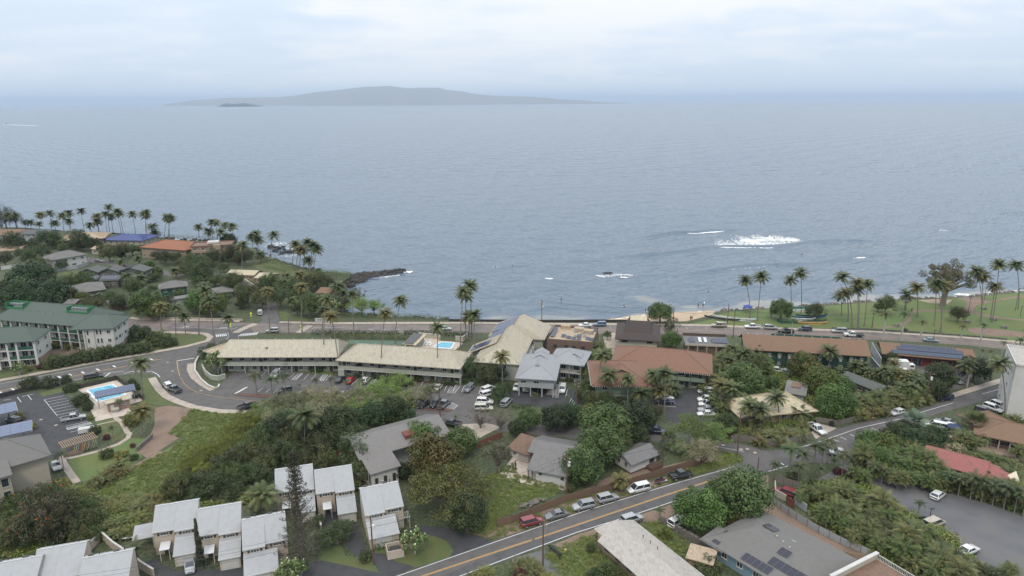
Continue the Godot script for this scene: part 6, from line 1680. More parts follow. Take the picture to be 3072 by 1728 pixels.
		"areca", "areca_tall", "date":
			var pal: Array = {"areca": [Color(.090,.107,.037), Color(.129,.130,.053), Color(.168,.144,.058)], "areca_tall": [Color(.056,.079,.032), Color(.078,.102,.042), Color(.112,.121,.053), Color(.15,.15,.05), Color(.13,.145,.06)], "date": [Color(.050,.070,.032), Color(.073,.088,.042), Color(.101,.102,.058)]}[kind]
			var tall := kind == "areca_tall"
			var nst := 12 if tall else 11
			for i in nst:
				var a := rng.randf() * TAU
				var r := rng.randf_range(.1,.8)
				var foot := Vector3(cos(a) * r * .5,0, sin(a) * r * .5)
				var hh := rng.randf_range(1.6,3.4) if tall else rng.randf_range(.3,1.6)
				if kind == "date": foot = Vector3.ZERO; hh = 1.3
				var top := foot + Vector3(cos(a) * r * .8, hh, sin(a) * r * .8)
				t.tube([foot - Vector3(0,.1,0), top],[.09,.06],5)
				for k in (8 if kind != "date" else 5):
					frond(c, top, a + rng.randf_range(-2.2,2.2), rng.randf_range(.35,1.35), rng.randf_range(1.9,2.7), rng.randf_range(1.2,2.0),11,.62, mixc(pal),.5,.07)
			bark = M.palm_bark
		"manila", "royal":
			var royal := kind == "royal"
			var pal := [Color(.056,.079,.032), Color(.084,.102,.042), Color(.112,.121,.053)]
			var h := 8.4 if royal else 3.2
			t.lathe([Vector2(.36 if royal else .12,-.1),Vector2(.3 if royal else .085, h * .2),Vector2(.34 if royal else .075, h * .5),Vector2(.22 if royal else .06, h),Vector2(.01, h + .05)],Vector3.ZERO,9)
			c.col = Color(.101,.130,.042)
			c.lathe([Vector2(.24 if royal else .1, h - .02),Vector2(.2 if royal else .1, h + .7 if royal else h + .35),Vector2(.08, h + 1.3 if royal else h + .6)],Vector3.ZERO,8)
			for i in (16 if royal else 14):
				var tt := i / (16.0 if royal else 14.0)
				frond(c,Vector3(0, h + (1.2 if royal else .5),0), i * 2.39996, lerpf(1.2,.1, tt), (3.1 if royal else 2.0) * rng.randf_range(.85,1.1), rng.randf_range(1.3,2.0),13,.85 if royal else .6, mixc(pal),.3,.1 if royal else .08)
			bark = M.pale_bark if royal else M.palm_bark
		"fan", "bismarck":
			var silver := kind == "bismarck"
			var pal: Array = [Color(.220,.270,.250), Color(.280,.320,.300), Color(.170,.220,.200)] if silver else [Color(.078,.098,.037), Color(.112,.121,.053)]
			t.tube([Vector3(0,-.1,0),Vector3(.05,1.2,0),Vector3(0,2.4,0)],[.28,.22,.2],7)
			for i in 34:
				var tt := i / 34.0
				var a := i * 2.39996
				var el := lerpf(1.3,-.55, tt) + rng.randf_range(-.1,.1)
				var d := Vector3(cos(a) * cos(el), sin(el), sin(a) * cos(el))
				var e := Vector3(0,2.3,0) + d * rng.randf_range(1.3,1.9)
				c.col = mixc(pal)
				c.tri(Vector3(0,2.3,0) - Vector3(.03,0,.03), e,Vector3(0,2.3,0) + Vector3(.03,0,.03))
				var s := d.cross(Vector3.UP).normalized()
				var up := s.cross(d)
				for k in 15:
					var f := lerpf(-2.1,2.1, k / 14.0)
					var dd := (d * cos(f) + s * sin(f) + up * .25 * absf(sin(f)) - Vector3(0,.12,0)).normalized()
					var w := dd.cross(up).normalized() * .075
					var kk := rng.randf_range(.85,1.15)
					var cc := c.col
					c.col = Color(cc.r * kk, cc.g * kk, cc.b * kk)
					c.tri(e, e + dd * .55 + w, e + dd * rng.randf_range(.85,1.1)); c.tri(e, e + dd * 1.0, e + dd * .55 - w)
					c.col = cc
			bark = M.palm_bark
		"pine":
			var pal := [Color(.039,.047,.029), Color(.062,.065,.037), Color(.084,.079,.047)]
			t.tube([Vector3(0,-.2,0),Vector3(0,8,0),Vector3(0,16.2,0)],[.36,.22,.03],7)
			for i in 25:
				var y := 1.4 + i * .59
				var tt := (y - 1.4) / 14.6
				var l := lerpf(3.0,.35, pow(tt,.9)) * rng.randf_range(.75,1.15)
				for k in 6:
					var a := k * TAU / 6 + i * .5 + rng.randf_range(-.2,.2)
					var d := Vector3(cos(a),.12 + .5 * tt, sin(a))
					var root := Vector3(0, y,0)
					var mid := root + d * l * .6 - Vector3(0,.12 * l,0)
					var tip := root + d * l + Vector3(0,.06 * l,0)
					t.tube([root, mid, tip],[.04,.03,.01],4)
					for j in 7:
						var q := root.lerp(mid, j / 3.5) if j < 4 else mid.lerp(tip, (j - 3) / 3.0)
						if j == 0: continue
						foliage(c,[q + Vector3(0,.1,0)],[.15 + .1 * j / 7.0],7,.15,.04, pal,.9,1.2)
		"cypress":
			var cl := []
			var rr := []
			for i in 70:
				var y := .5 + i * .1
				var r := .5 * sin(clampf((7.6 - y) / 7.6,0,1) * PI * .52)
				for k in 2:
					var a := rng.randf() * TAU
					cl.append(Vector3(cos(a) * r * .6, y, sin(a) * r * .6)); rr.append(.12 + r * .4)
			foliage(c, cl, rr,46,.1,.05,[Color(.050,.060,.032), Color(.073,.079,.042)],.5,1.3)
			t.tube([Vector3(0,-.1,0),Vector3(0,7,0)],[.14,.04],6)
		"ironwood":
			var cl := dome(70,5.5,5.5,4.5,7.5,.3,-.6,.4)
			foliage(c, cl, radii(70,.9,1.6),110,.24,.06,[Color(.050,.056,.032), Color(.073,.070,.042)],.8,1.3)
			limbs(t,Vector3(0,4,0), cl.slice(4,60,4),.4)
	return [t.mesh(), bark, c.mesh() if c.v.size() else null, x.mesh() if x.v.size() else null]

const VARIANTS := {"mango": 3, "mango_bright": 3, "mango_dark": 3, "mango_olive": 2, "broad": 5, "broad_light": 2, "kiawe": 4, "kiawe_bright": 2, "lime": 2, "shrub": 3, "shrub_lime": 2, "areca": 4, "areca_tall": 5, "date": 4, "manila": 3, "royal": 2}
const WORDS := {"mango": ["mango_tree", "dense green mango tree", "tree"], "mango_bright": ["mango_tree", "bright green mango tree", "tree"], "mango_dark": ["mango_tree", "dense dark green tree", "tree"], "mango_olive": ["mango_tree", "olive tinged mango tree", "tree"],
	"broad": ["broadleaf_tree", "medium green broadleaf tree", "tree"], "broad_light": ["broadleaf_tree", "pale green broadleaf tree", "tree"], "kiawe": ["kiawe_tree", "feathery grey green kiawe tree", "tree"], "kiawe_bright": ["kiawe_tree", "feathery fresh green kiawe tree", "tree"], "lime": ["kiawe_bush", "spreading lime green feathery bush", "bush"],
	"monkeypod": ["monkeypod_tree", "wide umbrella-crowned olive brown tree", "tree"], "tulip": ["tulip_tree", "brownish tree dotted with orange blossoms", "tree"], "sparse": ["sparse_tree", "thin crowned tree with pale branches", "tree"], "bare": ["bare_tree", "small nearly leafless grey tree", "tree"], "bare_big": ["bare_tree", "large nearly leafless spreading tree", "tree"],
	"plumeria": ["plumeria", "low plumeria with pale flowers", "tree"], "shrub": ["shrub", "rounded green shrub", "shrub"], "shrub_lime": ["shrub", "yellow green shrub", "shrub"], "shrub_red": ["shrub", "dark red leaved shrub", "shrub"], "shrub_pale": ["shrub", "pale variegated round shrub", "shrub"], "shrub_dark": ["shrub", "dark green clipped round bush", "shrub"],
	"areca": ["areca_palm", "clumping yellowish palm", "palm"], "areca_tall": ["areca_palm", "tall clumping palm", "palm"], "date": ["date_palm", "bushy dark date palm", "palm"], "manila": ["manila_palm", "small slender manila palm", "palm"], "royal": ["royal_palm", "royal palm with white trunk", "palm"],
	"fan": ["fan_palm", "fan palm with round leaves", "palm"], "bismarck": ["silver_fan_palm", "big silver blue fan palm", "palm"], "pine": ["cook_pine", "tall narrow tapering dark pine", "tree"], "cypress": ["cypress", "slim columnar dark cypress", "tree"], "ironwood": ["ironwood_tree", "tall dark feathery ironwood", "tree"]}

func plant(kind: String, where: String, flat: Array):   # flat: x, z, scale of each, from left to right in the picture
	var words: Array = WORDS[kind]
	var n := flat.size() / 3
	for i in n:
		var v: int = (i * 7 + int(absf(flat[i * 3]))) % int(VARIANTS.get(kind,1))
		var key := "%s%d" % [kind, v]
		if not protos.has(key): protos[key] = tree_proto(kind,500 + hash(kind) % 1000 + v * 31)
		var p: Array = protos[key]
		var label := "%s %s" % [words[1], where]
		if n > 1: label += ", %s from left" % ORDINAL[i]
		rng.seed = int(flat[i * 3] * 131 + flat[i * 3 + 1] * 17) + i
		var o := thing(words[0], label, words[2],Vector3(flat[i * 3],0, flat[i * 3 + 1]), rng.randf() * TAU, "%s %s" % [words[1], where])
		var s: float = flat[i * 3 + 2]
		o.scale = Vector3(s * rng.randf_range(.94,1.06), s * rng.randf_range(.93,1.07), s * rng.randf_range(.94,1.06))
		part("trunk", p[0], p[1], o)
		if p[2]: part("crown", p[2], M.leaf, o)
		if p[3]: part("blossoms", p[3], M.leaf, o).set_meta("kind", "stuff")

func palms(what: String, where: String, flat: Array, length := 4.5):   # flat: x, z, height, lean x, lean z of each coconut palm, from left to right
	var greens := [Color(.056,.079,.032), Color(.084,.102,.042), Color(.112,.121,.047)]
	var n := flat.size() / 5
	for i in n:
		var v := (i * 3 + int(absf(flat[i * 5] * 3))) % 5
		var key := "coco%d" % v
		if not protos.has(key): protos[key] = coconut_crown(900 + v * 13,26 + v * 2,3.3, greens if v != 3 else [Color(.134,.121,.042), Color(.150,.140,.050)], Color(.200,.150,.060))
		rng.seed = int(absf(flat[i * 5]) * 53) + i
		var h: float = flat[i * 5 + 2]
		var lean := Vector2(flat[i * 5 + 3], flat[i * 5 + 4])
		if lean == Vector2.ZERO: lean = Vector2(rng.randf_range(-.8,.8), rng.randf_range(-.6,.6)) * h * .06
		var label := "%s %s" % [what, where]
		if n > 1: label += ", %s from the left" % ORDINAL[i]
		var o := thing("coconut_palm", label, "palm",Vector3(flat[i * 5],0, flat[i * 5 + 1]),0.0, "%s %s" % [what, where])
		part("trunk", bent_trunk(h, lean,.2,.11, rng.randf_range(-.06,.06)), M.palm_bark, o)
		var k := length / 3.3 * rng.randf_range(.88,1.08)
		part("crown", protos[key], M.leaf, o,Vector3(lean.x, h, lean.y),Vector3.ONE * k, rng.randf() * TAU)

func hedge(called: String, label: String, flat: Array, width: float, height: float, cols: Array, per := 42.0):
	rng.seed = int(absf(flat[0]) * 7) + 3
	tone = Color.WHITE
	var p := pts(flat)
	var b := MB.new()
	for i in p.size() - 1:
		var d := p[i + 1] - p[i]
		var n := int(d.length() * (width + 2 * height) * per / 3.0)
		var s := Vector2(-d.y, d.x).normalized()
		for k in n:
			var q := p[i] + d * rng.randf()
			var face := rng.randf() * (width + 2 * height)
			var bump := 1.0 + .12 * sin(q.x * 1.7) + .1 * sin(q.y * 2.3 + q.x)
			var off := (face - width / 2) if face < width else (width / 2 if face < width + height else -width / 2)
			var y := height * bump if face < width else rng.randf() * height
			var nn := Vector3(0,1,0) if face < width else Vector3(s.x,.2, s.y) * signf(off)
			nn = (nn + ball() * .8).normalized()
			var u := nn.cross(ball() + Vector3(.01,.02,.05)).normalized()
			if int(q.x * 1.3 + q.y) % 3 != 0 or k % 4 == 0: b.col = mixc(cols,.25)
			b.leaf(Vector3(q.x + s.x * off * bump, y, q.y + s.y * off * bump) + ball() * .1, u * .2, nn.cross(u) * .085)
		var core := MB.new()
	var o := thing(called, label, "hedge")
	part("foliage", b.mesh(), M.leaf, o)
	var st := MB.new()
	for i in p.size() - 1:
		var n2 := maxi(2, int((p[i + 1] - p[i]).length() / 1.5))
		for k in n2:
			var q := p[i].lerp(p[i + 1], (k + .5) / n2)
			st.tube([Vector3(q.x,-.1, q.y),Vector3(q.x, height * .8, q.y)],[.05,.03],4)
	part("stems", st.mesh(), M.bark, o).set_meta("kind", "stuff")

func plants():
	palms("tall coconut palm", "on the far left shore",[-316,-455,7.9,0,0,-300.7,-441.7,10.92,0,0,-297.9,-440.9,4.51,0,0,-286,-430.9,10.96,0.9,0,-293,-448.8,9.77,0,0,-280.6,-429,7.74,0,0,-274.5,-433.3,13.7,0,0,-269.9,-433.2,4.74,0,0,-261.8,-427.5,7.59,0,0,-262.1,-428.5,11.22,0.15,0,-255,-425,13.01,0.73,0,-254.1,-426,17.23,2.14,0,-255.1,-431.8,10.35,0,0,-242.7,-419.1,15.42,0,0,-241.8,-419.7,13.77,0,0,-233.6,-418.9,13.87,0,0,-220.8,-406.5,16.65,2.01,0,-220.8,-408.1,14.9,0,0,-222.1,-417.6,5.98,0,0,-220.7,-415.9,2,0.76,0,-209.8,-406.3,13.64,3.85,0,-207.4,-406.2,13.34,3.19,0,-207.2,-407.7,12.48,0.97,0],4.5)
	palms("coconut palm", "beside the tan apartments on the point",[-192,-413.6,6.53,0,0,-182.1,-405,5.3,0,0,-179.7,-404,11.17,0.6,0,-178.1,-407,10.35,0,0,-164.6,-379.3,9.64,0.93,0,-170.1,-400.7,9.6,0,0,-159.7,-386,11.54,0,0,-128,-315,15.18,1.55,0,-138.5,-358.2,10.72,0,0],4.3)
	palms("coconut palm", "on the grassy point above the rocks",[-136.8,-360.1,12.3,0,0,-134.5,-356.9,9.68,0,0,-129.5,-344,4.38,0,0,-127.3,-352,12.98,2.86,0,-110.1,-333.8,11.56,2.4,0,-107.7,-332.2,9.35,2.52,0,-105.3,-329.5,9.67,1.94,0,-102.2,-325.9,14.1,2.91,0,-99.5,-326.2,5.11,0,0,-98.5,-325.2,12.75,2.13,0,-96.6,-323.8,11.07,2.45,0],4.3)
	palms("coconut palm", "among the houses of the left point",[-320.4,-431.8,11.46,0,0,-320.7,-438.7,10.36,0,0,-322.1,-447.7,4.32,0,0,-318.4,-447.6,3.99,0,0,-311.9,-446.4,3.18,0,0,-172.1,-272.5,2.29,0,0,-197.4,-336.6,2.64,0,0,-171,-294.4,5.32,0,0,-190.9,-340.9,3.21,0,0,-160.9,-287.6,6.07,0,0,-158,-311.8,3.78,0,0,-160.1,-323.4,2,0,0,-126.9,-270.3,7.12,0.72,0],3.8)
	palms("coconut palm", "in the street end grove by the jetty",[-98.6,-286.5,4.51,0,0,-99.8,-293,5.09,0,0,-92.5,-288,7.65,0,0,-73.9,-275.2,5.57,0.98,0,-72.7,-274.5,5.33,0.75,0,-69.9,-274,2.24,-0.02,0])
	palms("very tall coconut palm", "along the corner lawn and beach road",[-126.3,-233.5,9.76,0.89,0,-119.4,-229.9,10.41,1.41,0,-116.5,-231,6.79,0.4,0,-111.7,-230.9,16.25,3.95,0,-100.9,-218.7,16.41,0.3,0,-98.5,-225.5,8.05,0.2,0,-86.8,-232.4,15.73,0.43,0,-79.8,-231.2,12.39,1.78,0,-74.7,-230.4,17.65,1.18,0,-67.4,-229.4,9.22,1.66,0,-55.5,-227.1,15.92,0.33,0],3.3)
	palms("very tall coconut palm", "in front of the motel galleries",[-58.5,-198.5,22.5,2.21,0,-51.9,-191.6,19.27,-1.24,0,-39.3,-190.3,20.5,2.35,0,-22.2,-188.4,16.63,0.57,0],3.3)
	palms("tall coconut palm", "behind the motel by its pool",[-40,-220,15.56,2.65,0,-17.36,-215.4,19.95,1.42,0,-16.13,-224.3,15.8,0.34,0,-14.82,-224.4,8.47,-0.12,0,-14.22,-227.3,18.66,-0.16,0,-12,-203.3,15.81,0.19,0],3.9)
	palms("coconut palm", "right of the motel beside the condominium",[-2.88,-181.5,10.14,0,0,24,-178.1,11.82,0.84,0],3.6)
	palms("coconut palm", "in front of the terracotta roofs",[26.5,-170.7,8.92,-0.68,0,30.9,-169.2,8.37,-0.07,0,40.4,-213.8,2.03,0,0,34.3,-168.6,4.49,0,0,38.5,-171.7,8.34,-0.3,0,39.6,-170.4,4.55,0,0,40.5,-167.3,10.51,-0.29,0,44.6,-177.1,2,0,0],3.5)
	palms("coconut palm", "around the cream roofed house",[56,-170.5,6.13,0,0,58.1,-168,6.04,0,0,60.6,-166.2,2.86,0,0,59.5,-157,5.91,-0.06,0,61.6,-154.9,6.09,-0.25,0,68.3,-159.7,7.1,-1.4,0,73.8,-161.3,2,0,0],3.6)
	palms("coconut palm", "behind the terracotta roof towards the green motel",[54.5,-182.6,2,0,0,65.6,-192.9,3.78,0,0,68.2,-199.3,5.57,0,0,68.5,-194.4,3.82,0,0,70.8,-196,5.15,0,0,75.6,-200.9,4.96,0,0,94.7,-200.6,4.63,-0.43,0,98.1,-200.6,2,-1.4,0,95.3,-192.1,7.25,-0.19,0],3.6)
	palms("young coconut palm", "in the plantation beside the grey gabled house",[97.3,-188.6,2,0,0,102.1,-190.1,3.14,0,0,104.6,-190.8,2.83,0,0,105.4,-187.8,2.47,0,0,106.6,-185.5,3.06,0,0,107.6,-184.1,4.26,0,0,107.9,-181.9,3.61,0,0,114.1,-190.7,4.1,0,0,109.6,-181.9,4.52,0,0,110.6,-180.5,4.49,0,0,107.4,-173.8,3.44,0,0,111.2,-178.4,4.14,0,0,108.9,-172.4,4,0,0,113.9,-180.4,4.49,0,0,113.3,-176.3,3.79,0,0,117.3,-180.4,3.27,0,0],3.0)
	palms("tall coconut palm", "at the right edge of the beach park",[174.6,-242.4,17.34,-2.39,0,173.7,-240.7,19.45,-4.83,0,179.1,-243.6,13.06,-0.58,0,177.8,-240.6,21.9,-1.5,0,199.3,-257.2,17.7,-4.03,0,182.7,-230.9,16.77,0,0],4.0)
	palms("tall coconut palm", "in the middle of the beach park",[126.7,-250.6,7.74,-1.42,0,125.3,-242.6,11.31,-1.95,0,123.7,-236.2,18.77,-5.67,0,124.1,-233.2,14.82,-1.73,0,125.5,-235.1,16.87,-2.36,0,128.6,-237,15.88,-0.95,0,154.4,-257,6.2,0,0,154.3,-248,11.62,-1.86,0,154.4,-237.5,14.8,-1.67,0,152,-229.7,17.23,-2.3,0,150.6,-227.1,18.65,-4.42,0],4.0)
	palms("tall coconut palm", "beside the canoe shore",[90.4,-247.4,14.87,-2.98,0,92.2,-244.6,16.73,-0.02,0,106.4,-249,14.38,-1.51,0,109.2,-246.3,17.74,-1.93,0],4.0)
	palms("coconut palm", "beside the right hand street",[130.6,-182,6.5,-1.2,0,127.5,-161.9,15.26,-3.86,0],3.6)
	palms("coconut palm", "near the pool and car park",[-92.8,-155.4,6.52,0.95,0,-104.2,-178.2,10.09,0.61,0],4.0)
	palms("coconut palm", "rising from the thicket behind townhouses",[-50.1,-118.2,5.94,1.16,0,-48.7,-144.5,9.99,0.75,0],4.2)
	palms("young coconut palm", "by the hotel wing",[-163.7,-211.1,6.51,0.95,0,-156.5,-211,6.75,0.93,0],3.0)
	palms("young coconut palm", "leaning over the brown fence",[22.8,-128.7,2.63,0,0],2.6)
	plant("manila", "in the motel parking lot",[-72.2,-178.4,1.49,-78.7,-199.1,1.61,-75.4,-198.7,1.61,-67.4,-177.2,1.49,-64.2,-179,1.39,-61.3,-182.2,0.39,-56.5,-182.1,0.88,-52.3,-183.1,0.77,-47.6,-182,0.74,-45.9,-192.3,0.99,-43.1,-182,0.74,-29.6,-191.7,0.51,-21.9,-169.2,1.51,-21.8,-189.3,0.72,-14.69,-160.9,0.45,-14.29,-190,1.3])
	plant("manila", "around the left car park and lawns",[-101.7,-138.6,1.08,-98.9,-153.6,0.71,-105.8,-169.2,0.73,-66.1,-103.3,1.25,5.97,-172,0.7,14.92,-171.6,0.6])
	plant("manila", "beside the junction and gravel lot",[28.8,-117.6,0.71,34.5,-124.4,0.45,37.1,-126.6,0.53,56.9,-132.3,0.99,60.9,-134.7,1.66,61.1,-130.3,1.3,63.9,-135.1,1.33,67.3,-136.8,1.62,66.2,-131.8,0.93,69.4,-137.6,1.41,71.7,-139.8,1.45,71.2,-135.9,0.78,72,-133.4,1.32,77.6,-131.3,1.04,79.1,-130.5,0.87,80.3,-118.8,0.81])
	plant("manila", "in the row along the gravel lot",[91.5,-127.7,1.07,92.7,-125.8,1.16,94.5,-124.7,1.26,96.2,-123.7,1.23,97.6,-122.5,1.29,99,-121.2,1.31,100.3,-120,1.28,101,-118.6,1.32])
	plant("royal", "along the beach road",[97.5,-225.9,0.6,127.4,-221.9,0.93,133.2,-221.1,0.94,139.4,-220.4,0.66,150.8,-216.9,0.64,156.1,-214.9,0.8,146.2,-199.5,0.47,157.5,-206.3,0.5,157.6,-199.8,0.82])
	plant("royal", "beside the store parking",[130.6,-181.8,0.77,147.8,-198.2,0.51])
	plant("bismarck", "by the right hand street",[98,-152,1.51])
	plant("fan", "over the white cottage and restaurant",[37,-147,0.9,95,-152,0.92,113,-152,1.46])
	plant("tulip", "in the bottom left corner",[-87,-111,1.1])
	plant("monkeypod", "beside the round lawn",[-13,-121,1.17])
	plant("pine", "in front of the townhouses",[-37.5,-104.8,1.42])
	plant("cypress", "beside the townhouse garage",[-55.4,-104.2,1.34])
	plant("bare_big", "at the sea side of the park",[173,-263,1.62])
	plant("bare", "at the edge of the motel lot",[-8,-158,1.38,-3,-157,1.25,12,-230,0.53])
	plant("sparse", "on the lawns and roadsides",[-63,-267,1.06,-3,-136,1.1,33,-140,0.59,54,-224,1.13])
	plant("plumeria", "around lawns and the motel",[-150,-194,1.1,-90,-195,1.72,-38,-100,1.28,-69,-254,1.49,-18,-108,1.28])
	plant("ironwood", "at the far left edge of the shore",[-325,-424,1.04,-332,-444,1.19,-329,-449,0.82])
	plant("mango_bright", "in the row behind the seam roofed cottage",[4,-157,0.63,19,-158,0.68,20,-139,1.12,22,-147,1.32])
	plant("mango_dark", "in the row behind the seam roofed cottage",[1,-153,0.51,11,-156,0.85,15,-159,0.66,30,-153,1.07,30,-148,0.6])
	plant("mango", "in front of the seam roofed cottage",[12,-140,0.52,15,-132,0.96,24,-142,0.81])
	plant("mango_bright", "beside the tile roofed house",[-21,-144,0.96,-12,-144,0.82])
	plant("mango_olive", "beside the tile roofed house",[-17,-132,1.33])
	plant("mango_dark", "under the umbrella tree",[-24,-134,0.45,-9,-115,0.87])
	plant("mango", "near the bottom by the stone wall",[43,-123,0.76,45,-119,1.22])
	plant("mango_bright", "near the bottom by the stone wall",[36,-115,1.03])
	plant("mango_olive", "near the bottom by the stone wall",[43,-116,0.46])
	plant("mango_bright", "beside the grey gabled house",[86,-176,1.03,83,-162,1.07,91,-175,0.72])
	plant("mango_olive", "behind the green motel parking",[86,-188,1.01])
	plant("mango", "right of the terracotta roofs",[55,-169,0.47,53,-154,0.67,61,-176,0.64,64,-175,1.14,73,-190,0.77,74,-181,0.47])
	plant("mango_dark", "beside the store parking",[118,-199,0.48,117,-174,0.63,122,-181,0.91,135,-186,0.88])
	plant("mango_bright", "between the junction and the gravel lot",[80,-139,0.59,83,-144,0.68,82,-137,0.6,86,-142,0.71])
	plant("kiawe_bright", "over the white cottage",[44,-148,1.18,48,-148,0.91])
	plant("kiawe", "over the white cottage",[39,-144,0.56,43,-139,0.91])
	plant("kiawe", "in the thicket below the motel lot",[-63,-161,0.88,-58,-156,0.96,-58,-163,1.14,-53,-167,1.02,-49,-158,1.02,-47,-166,1.09,-42,-169,0.82,-37,-168,0.77,-25,-172,0.78])
	plant("kiawe_bright", "in the thicket below the motel lot",[-66,-165,0.7,-40,-161,0.93,-37,-171,1.09,-33,-166,0.91,-33,-180,0.89,-30,-172,0.73])
	plant("mango_dark", "in the thicket below the motel lot",[-57,-149,0.82,-54,-152,0.76,-47,-149,0.89,-43,-146,0.73,-42,-151,1.01,-39,-155,0.72,-35,-157,0.86,-30,-160,0.87,-27,-159,0.58])
	plant("broad", "in the thicket behind the townhouses",[-69,-125,0.5,-65,-125,0.55,-63,-127,0.61,-63,-135,0.8,-60,-132,0.68,-60,-139,0.82,-55,-132,0.66,-59,-146,0.94,-55,-139,0.69,-59,-152,0.77,-52,-141,0.78,-53,-147,0.81,-47,-139,0.6,-45,-143,0.95,-42,-138,0.71,-41,-149,0.73,-37,-146,0.97])
	plant("broad_light", "beside the townhouse pool",[-35,-138,1.14,-33,-134,0.8])
	plant("broad_light", "beside the townhouse driveway",[-38,-117,0.31,-35,-110,0.49,-33,-111,0.59,-32,-113,0.51])
	plant("lime", "on the weedy slope",[-72,-129,0.37,-69,-130,0.53,-72,-137,0.64,-68,-134,0.55,-70,-141,0.72,-67,-145,0.81,-68,-152,0.7,-67,-158,0.8])
	plant("broad", "left of the townhouses",[-100,-118,0.48,-93,-109,0.67,-85,-111,0.5,-86,-117,0.57,-82,-113,0.69,-80,-110,0.54,-81,-116,0.61,-79,-112,0.46])
	plant("broad", "on the left point",[-256,-337,1.23,-277,-372,1.68,-248,-353,1.28,-229,-324,1.06,-264,-382,1.59,-262,-386,1.11,-256,-383,0.83,-244,-365,0.86,-194,-290,1.06,-241,-374,1.69,-188,-291,1.17,-163,-255,1.04,-235,-378,1.03,-209,-347,1.26,-156,-261,0.97,-206,-352,1.28,-206,-363,0.92,-177,-340,1.11,-135,-253,1.12,-171,-341,0.93,-155,-317,0.92,-156,-326,1.36,-143,-303,1.39,-149,-323,1.06,-151,-337,1.23,-133,-296,0.81,-144,-346,1.26,-121,-286,1.21,-135,-337,1.22,-107,-266,1.28])
	plant("mango_dark", "on the left point",[-204,-266,0.92,-212,-279,1.05,-195,-263,1.57,-206,-283,1.86,-187,-260,1.07,-199,-281,1.15,-185,-266,1.26,-183,-272,0.77,-161,-382,0.94])
	plant("mango_bright", "above the beach road bend",[-176,-269,0.64,-165,-271,0.64,-140,-251,1.31,-180,-331,0.54,-168,-314,0.59,-135,-249,0.95,-123,-257,1.05,-115,-252,1.12])
	plant("broad_light", "on the left point",[-260,-354,0.96,-246,-340,1.05,-223,-330,0.72,-163,-284,1.15,-140,-323,0.77])
	plant("broad", "around the street end by the cove",[-100,-262,1.11,-106,-291,1.07,-93,-264,1.31,-92,-277,1.12,-83,-253,0.84,-78,-252,1.4,-89,-289,0.96,-86,-291,1.17,-74,-253,1.08,-81,-289,0.96,-66,-258,0.86])
	plant("kiawe_bright", "leaning over the cove shore",[-59,-255,1.01,-54,-256,0.86])
	plant("broad", "between the condominium and terracotta roofs",[19,-173,0.53,21,-177,0.65,21,-169,0.65,23,-167,0.48,25,-170,0.59,33,-224,0.42,26,-165,0.51,37,-162,0.6])
	plant("areca_tall", "between the condominium and terracotta roofs",[21,-195,0.73,21,-188,1.05,23,-198,1.23,23,-184,0.98,24,-192,1.08,28,-208,1.28,28,-201,1.19,30,-205,0.95])
	plant("broad", "right of the motel",[-12,-190,0.86,-8,-190,0.83,-7,-186,0.64,-5,-194,0.66,-4,-173,0.66,-4,-188,0.64,-2,-178,0.58])
	plant("broad_light", "in the motel forecourt",[-68,-198,0.79])
	plant("mango_bright", "beside the pagoda roof",[55,-242,0.96,53,-215,0.66,101,-245,0.89])
	plant("broad", "in the beach park",[114,-245,0.95,143,-255,0.47,144,-252,0.98,165,-241,0.9])
	plant("areca", "between the townhouses and weedy slope",[-78,-114,0.69,-78,-116,0.96,-75,-113,0.76,-76,-117,0.89,-77,-121,0.8,-73,-114,0.8,-74,-118,0.9,-76,-122,0.8,-71,-117,0.77,-73,-121,0.8,-71,-121,0.8])
	plant("areca", "on the lawn below the surfboard rack",[-92,-128,0.67,-90,-131,0.86,-89,-132,0.99,-89,-135,0.96,-89,-138,0.98,-87,-136,0.71])
	plant("date", "behind the townhouse roofs",[-66,-125,0.74,-61,-125,0.78,-63,-131,0.81,-58,-125,0.95,-58,-133,0.87,-51,-120,0.88,-57,-140,1,-54,-134,0.87])
	plant("areca", "in the townhouse entry gardens",[-65,-111,0.56,-56,-109,0.63,-34,-130,0.64,-34,-132,0.69,-30,-137,0.8,-20,-112,0.34])
	plant("areca", "at the bottom edge beside the near street",[-7,-100,0.68,-5,-101,0.82,1,-103,0.77,2,-101,0.79,3,-104,0.78,4,-102,0.83,6,-100,0.75])
	plant("areca_tall", "in the belt above the gravel lot",[74,-132,0.82,75,-130,0.81,78,-132,0.86,82,-136,0.88,81,-131,0.9,86,-139,0.9,85,-135,0.88,82,-129,0.93,86,-133,0.91,84,-129,0.93,89,-133,0.95,87,-129,0.93,88,-128,0.84,91,-132,0.86,90,-128,0.92,93,-129,0.84])
	plant("areca", "in the row along the gravel lot",[89,-127,0.63,92,-128,0.71,94,-128,0.75,96,-126,0.75,97,-125,0.74,99,-124,0.78,101,-123,0.77,102,-122,0.77,103,-121,0.76])
	plant("areca_tall", "behind the red roof",[94,-142,1.01,94,-139,0.9,104,-138,0.89,103,-136,0.88,106,-137,0.98,107,-136,0.97,106,-133,0.78,109,-134,0.96,109,-133,0.86,115,-140,0.99])
	plant("date", "in the belt below the gravel lot",[62,-125,0.94,66,-125,0.82,70,-121,1.2,74,-123,0.9,73,-118,0.94,70,-111,0.97,73,-114,1.14,72,-109,0.84,76,-114,0.84,73,-106,0.97,77,-109,1.1,74,-104,0.88,78,-107,0.9,76,-103,1.04,79,-102,0.97,78,-99,0.88,81,-101,0.9,83,-100,0.95])
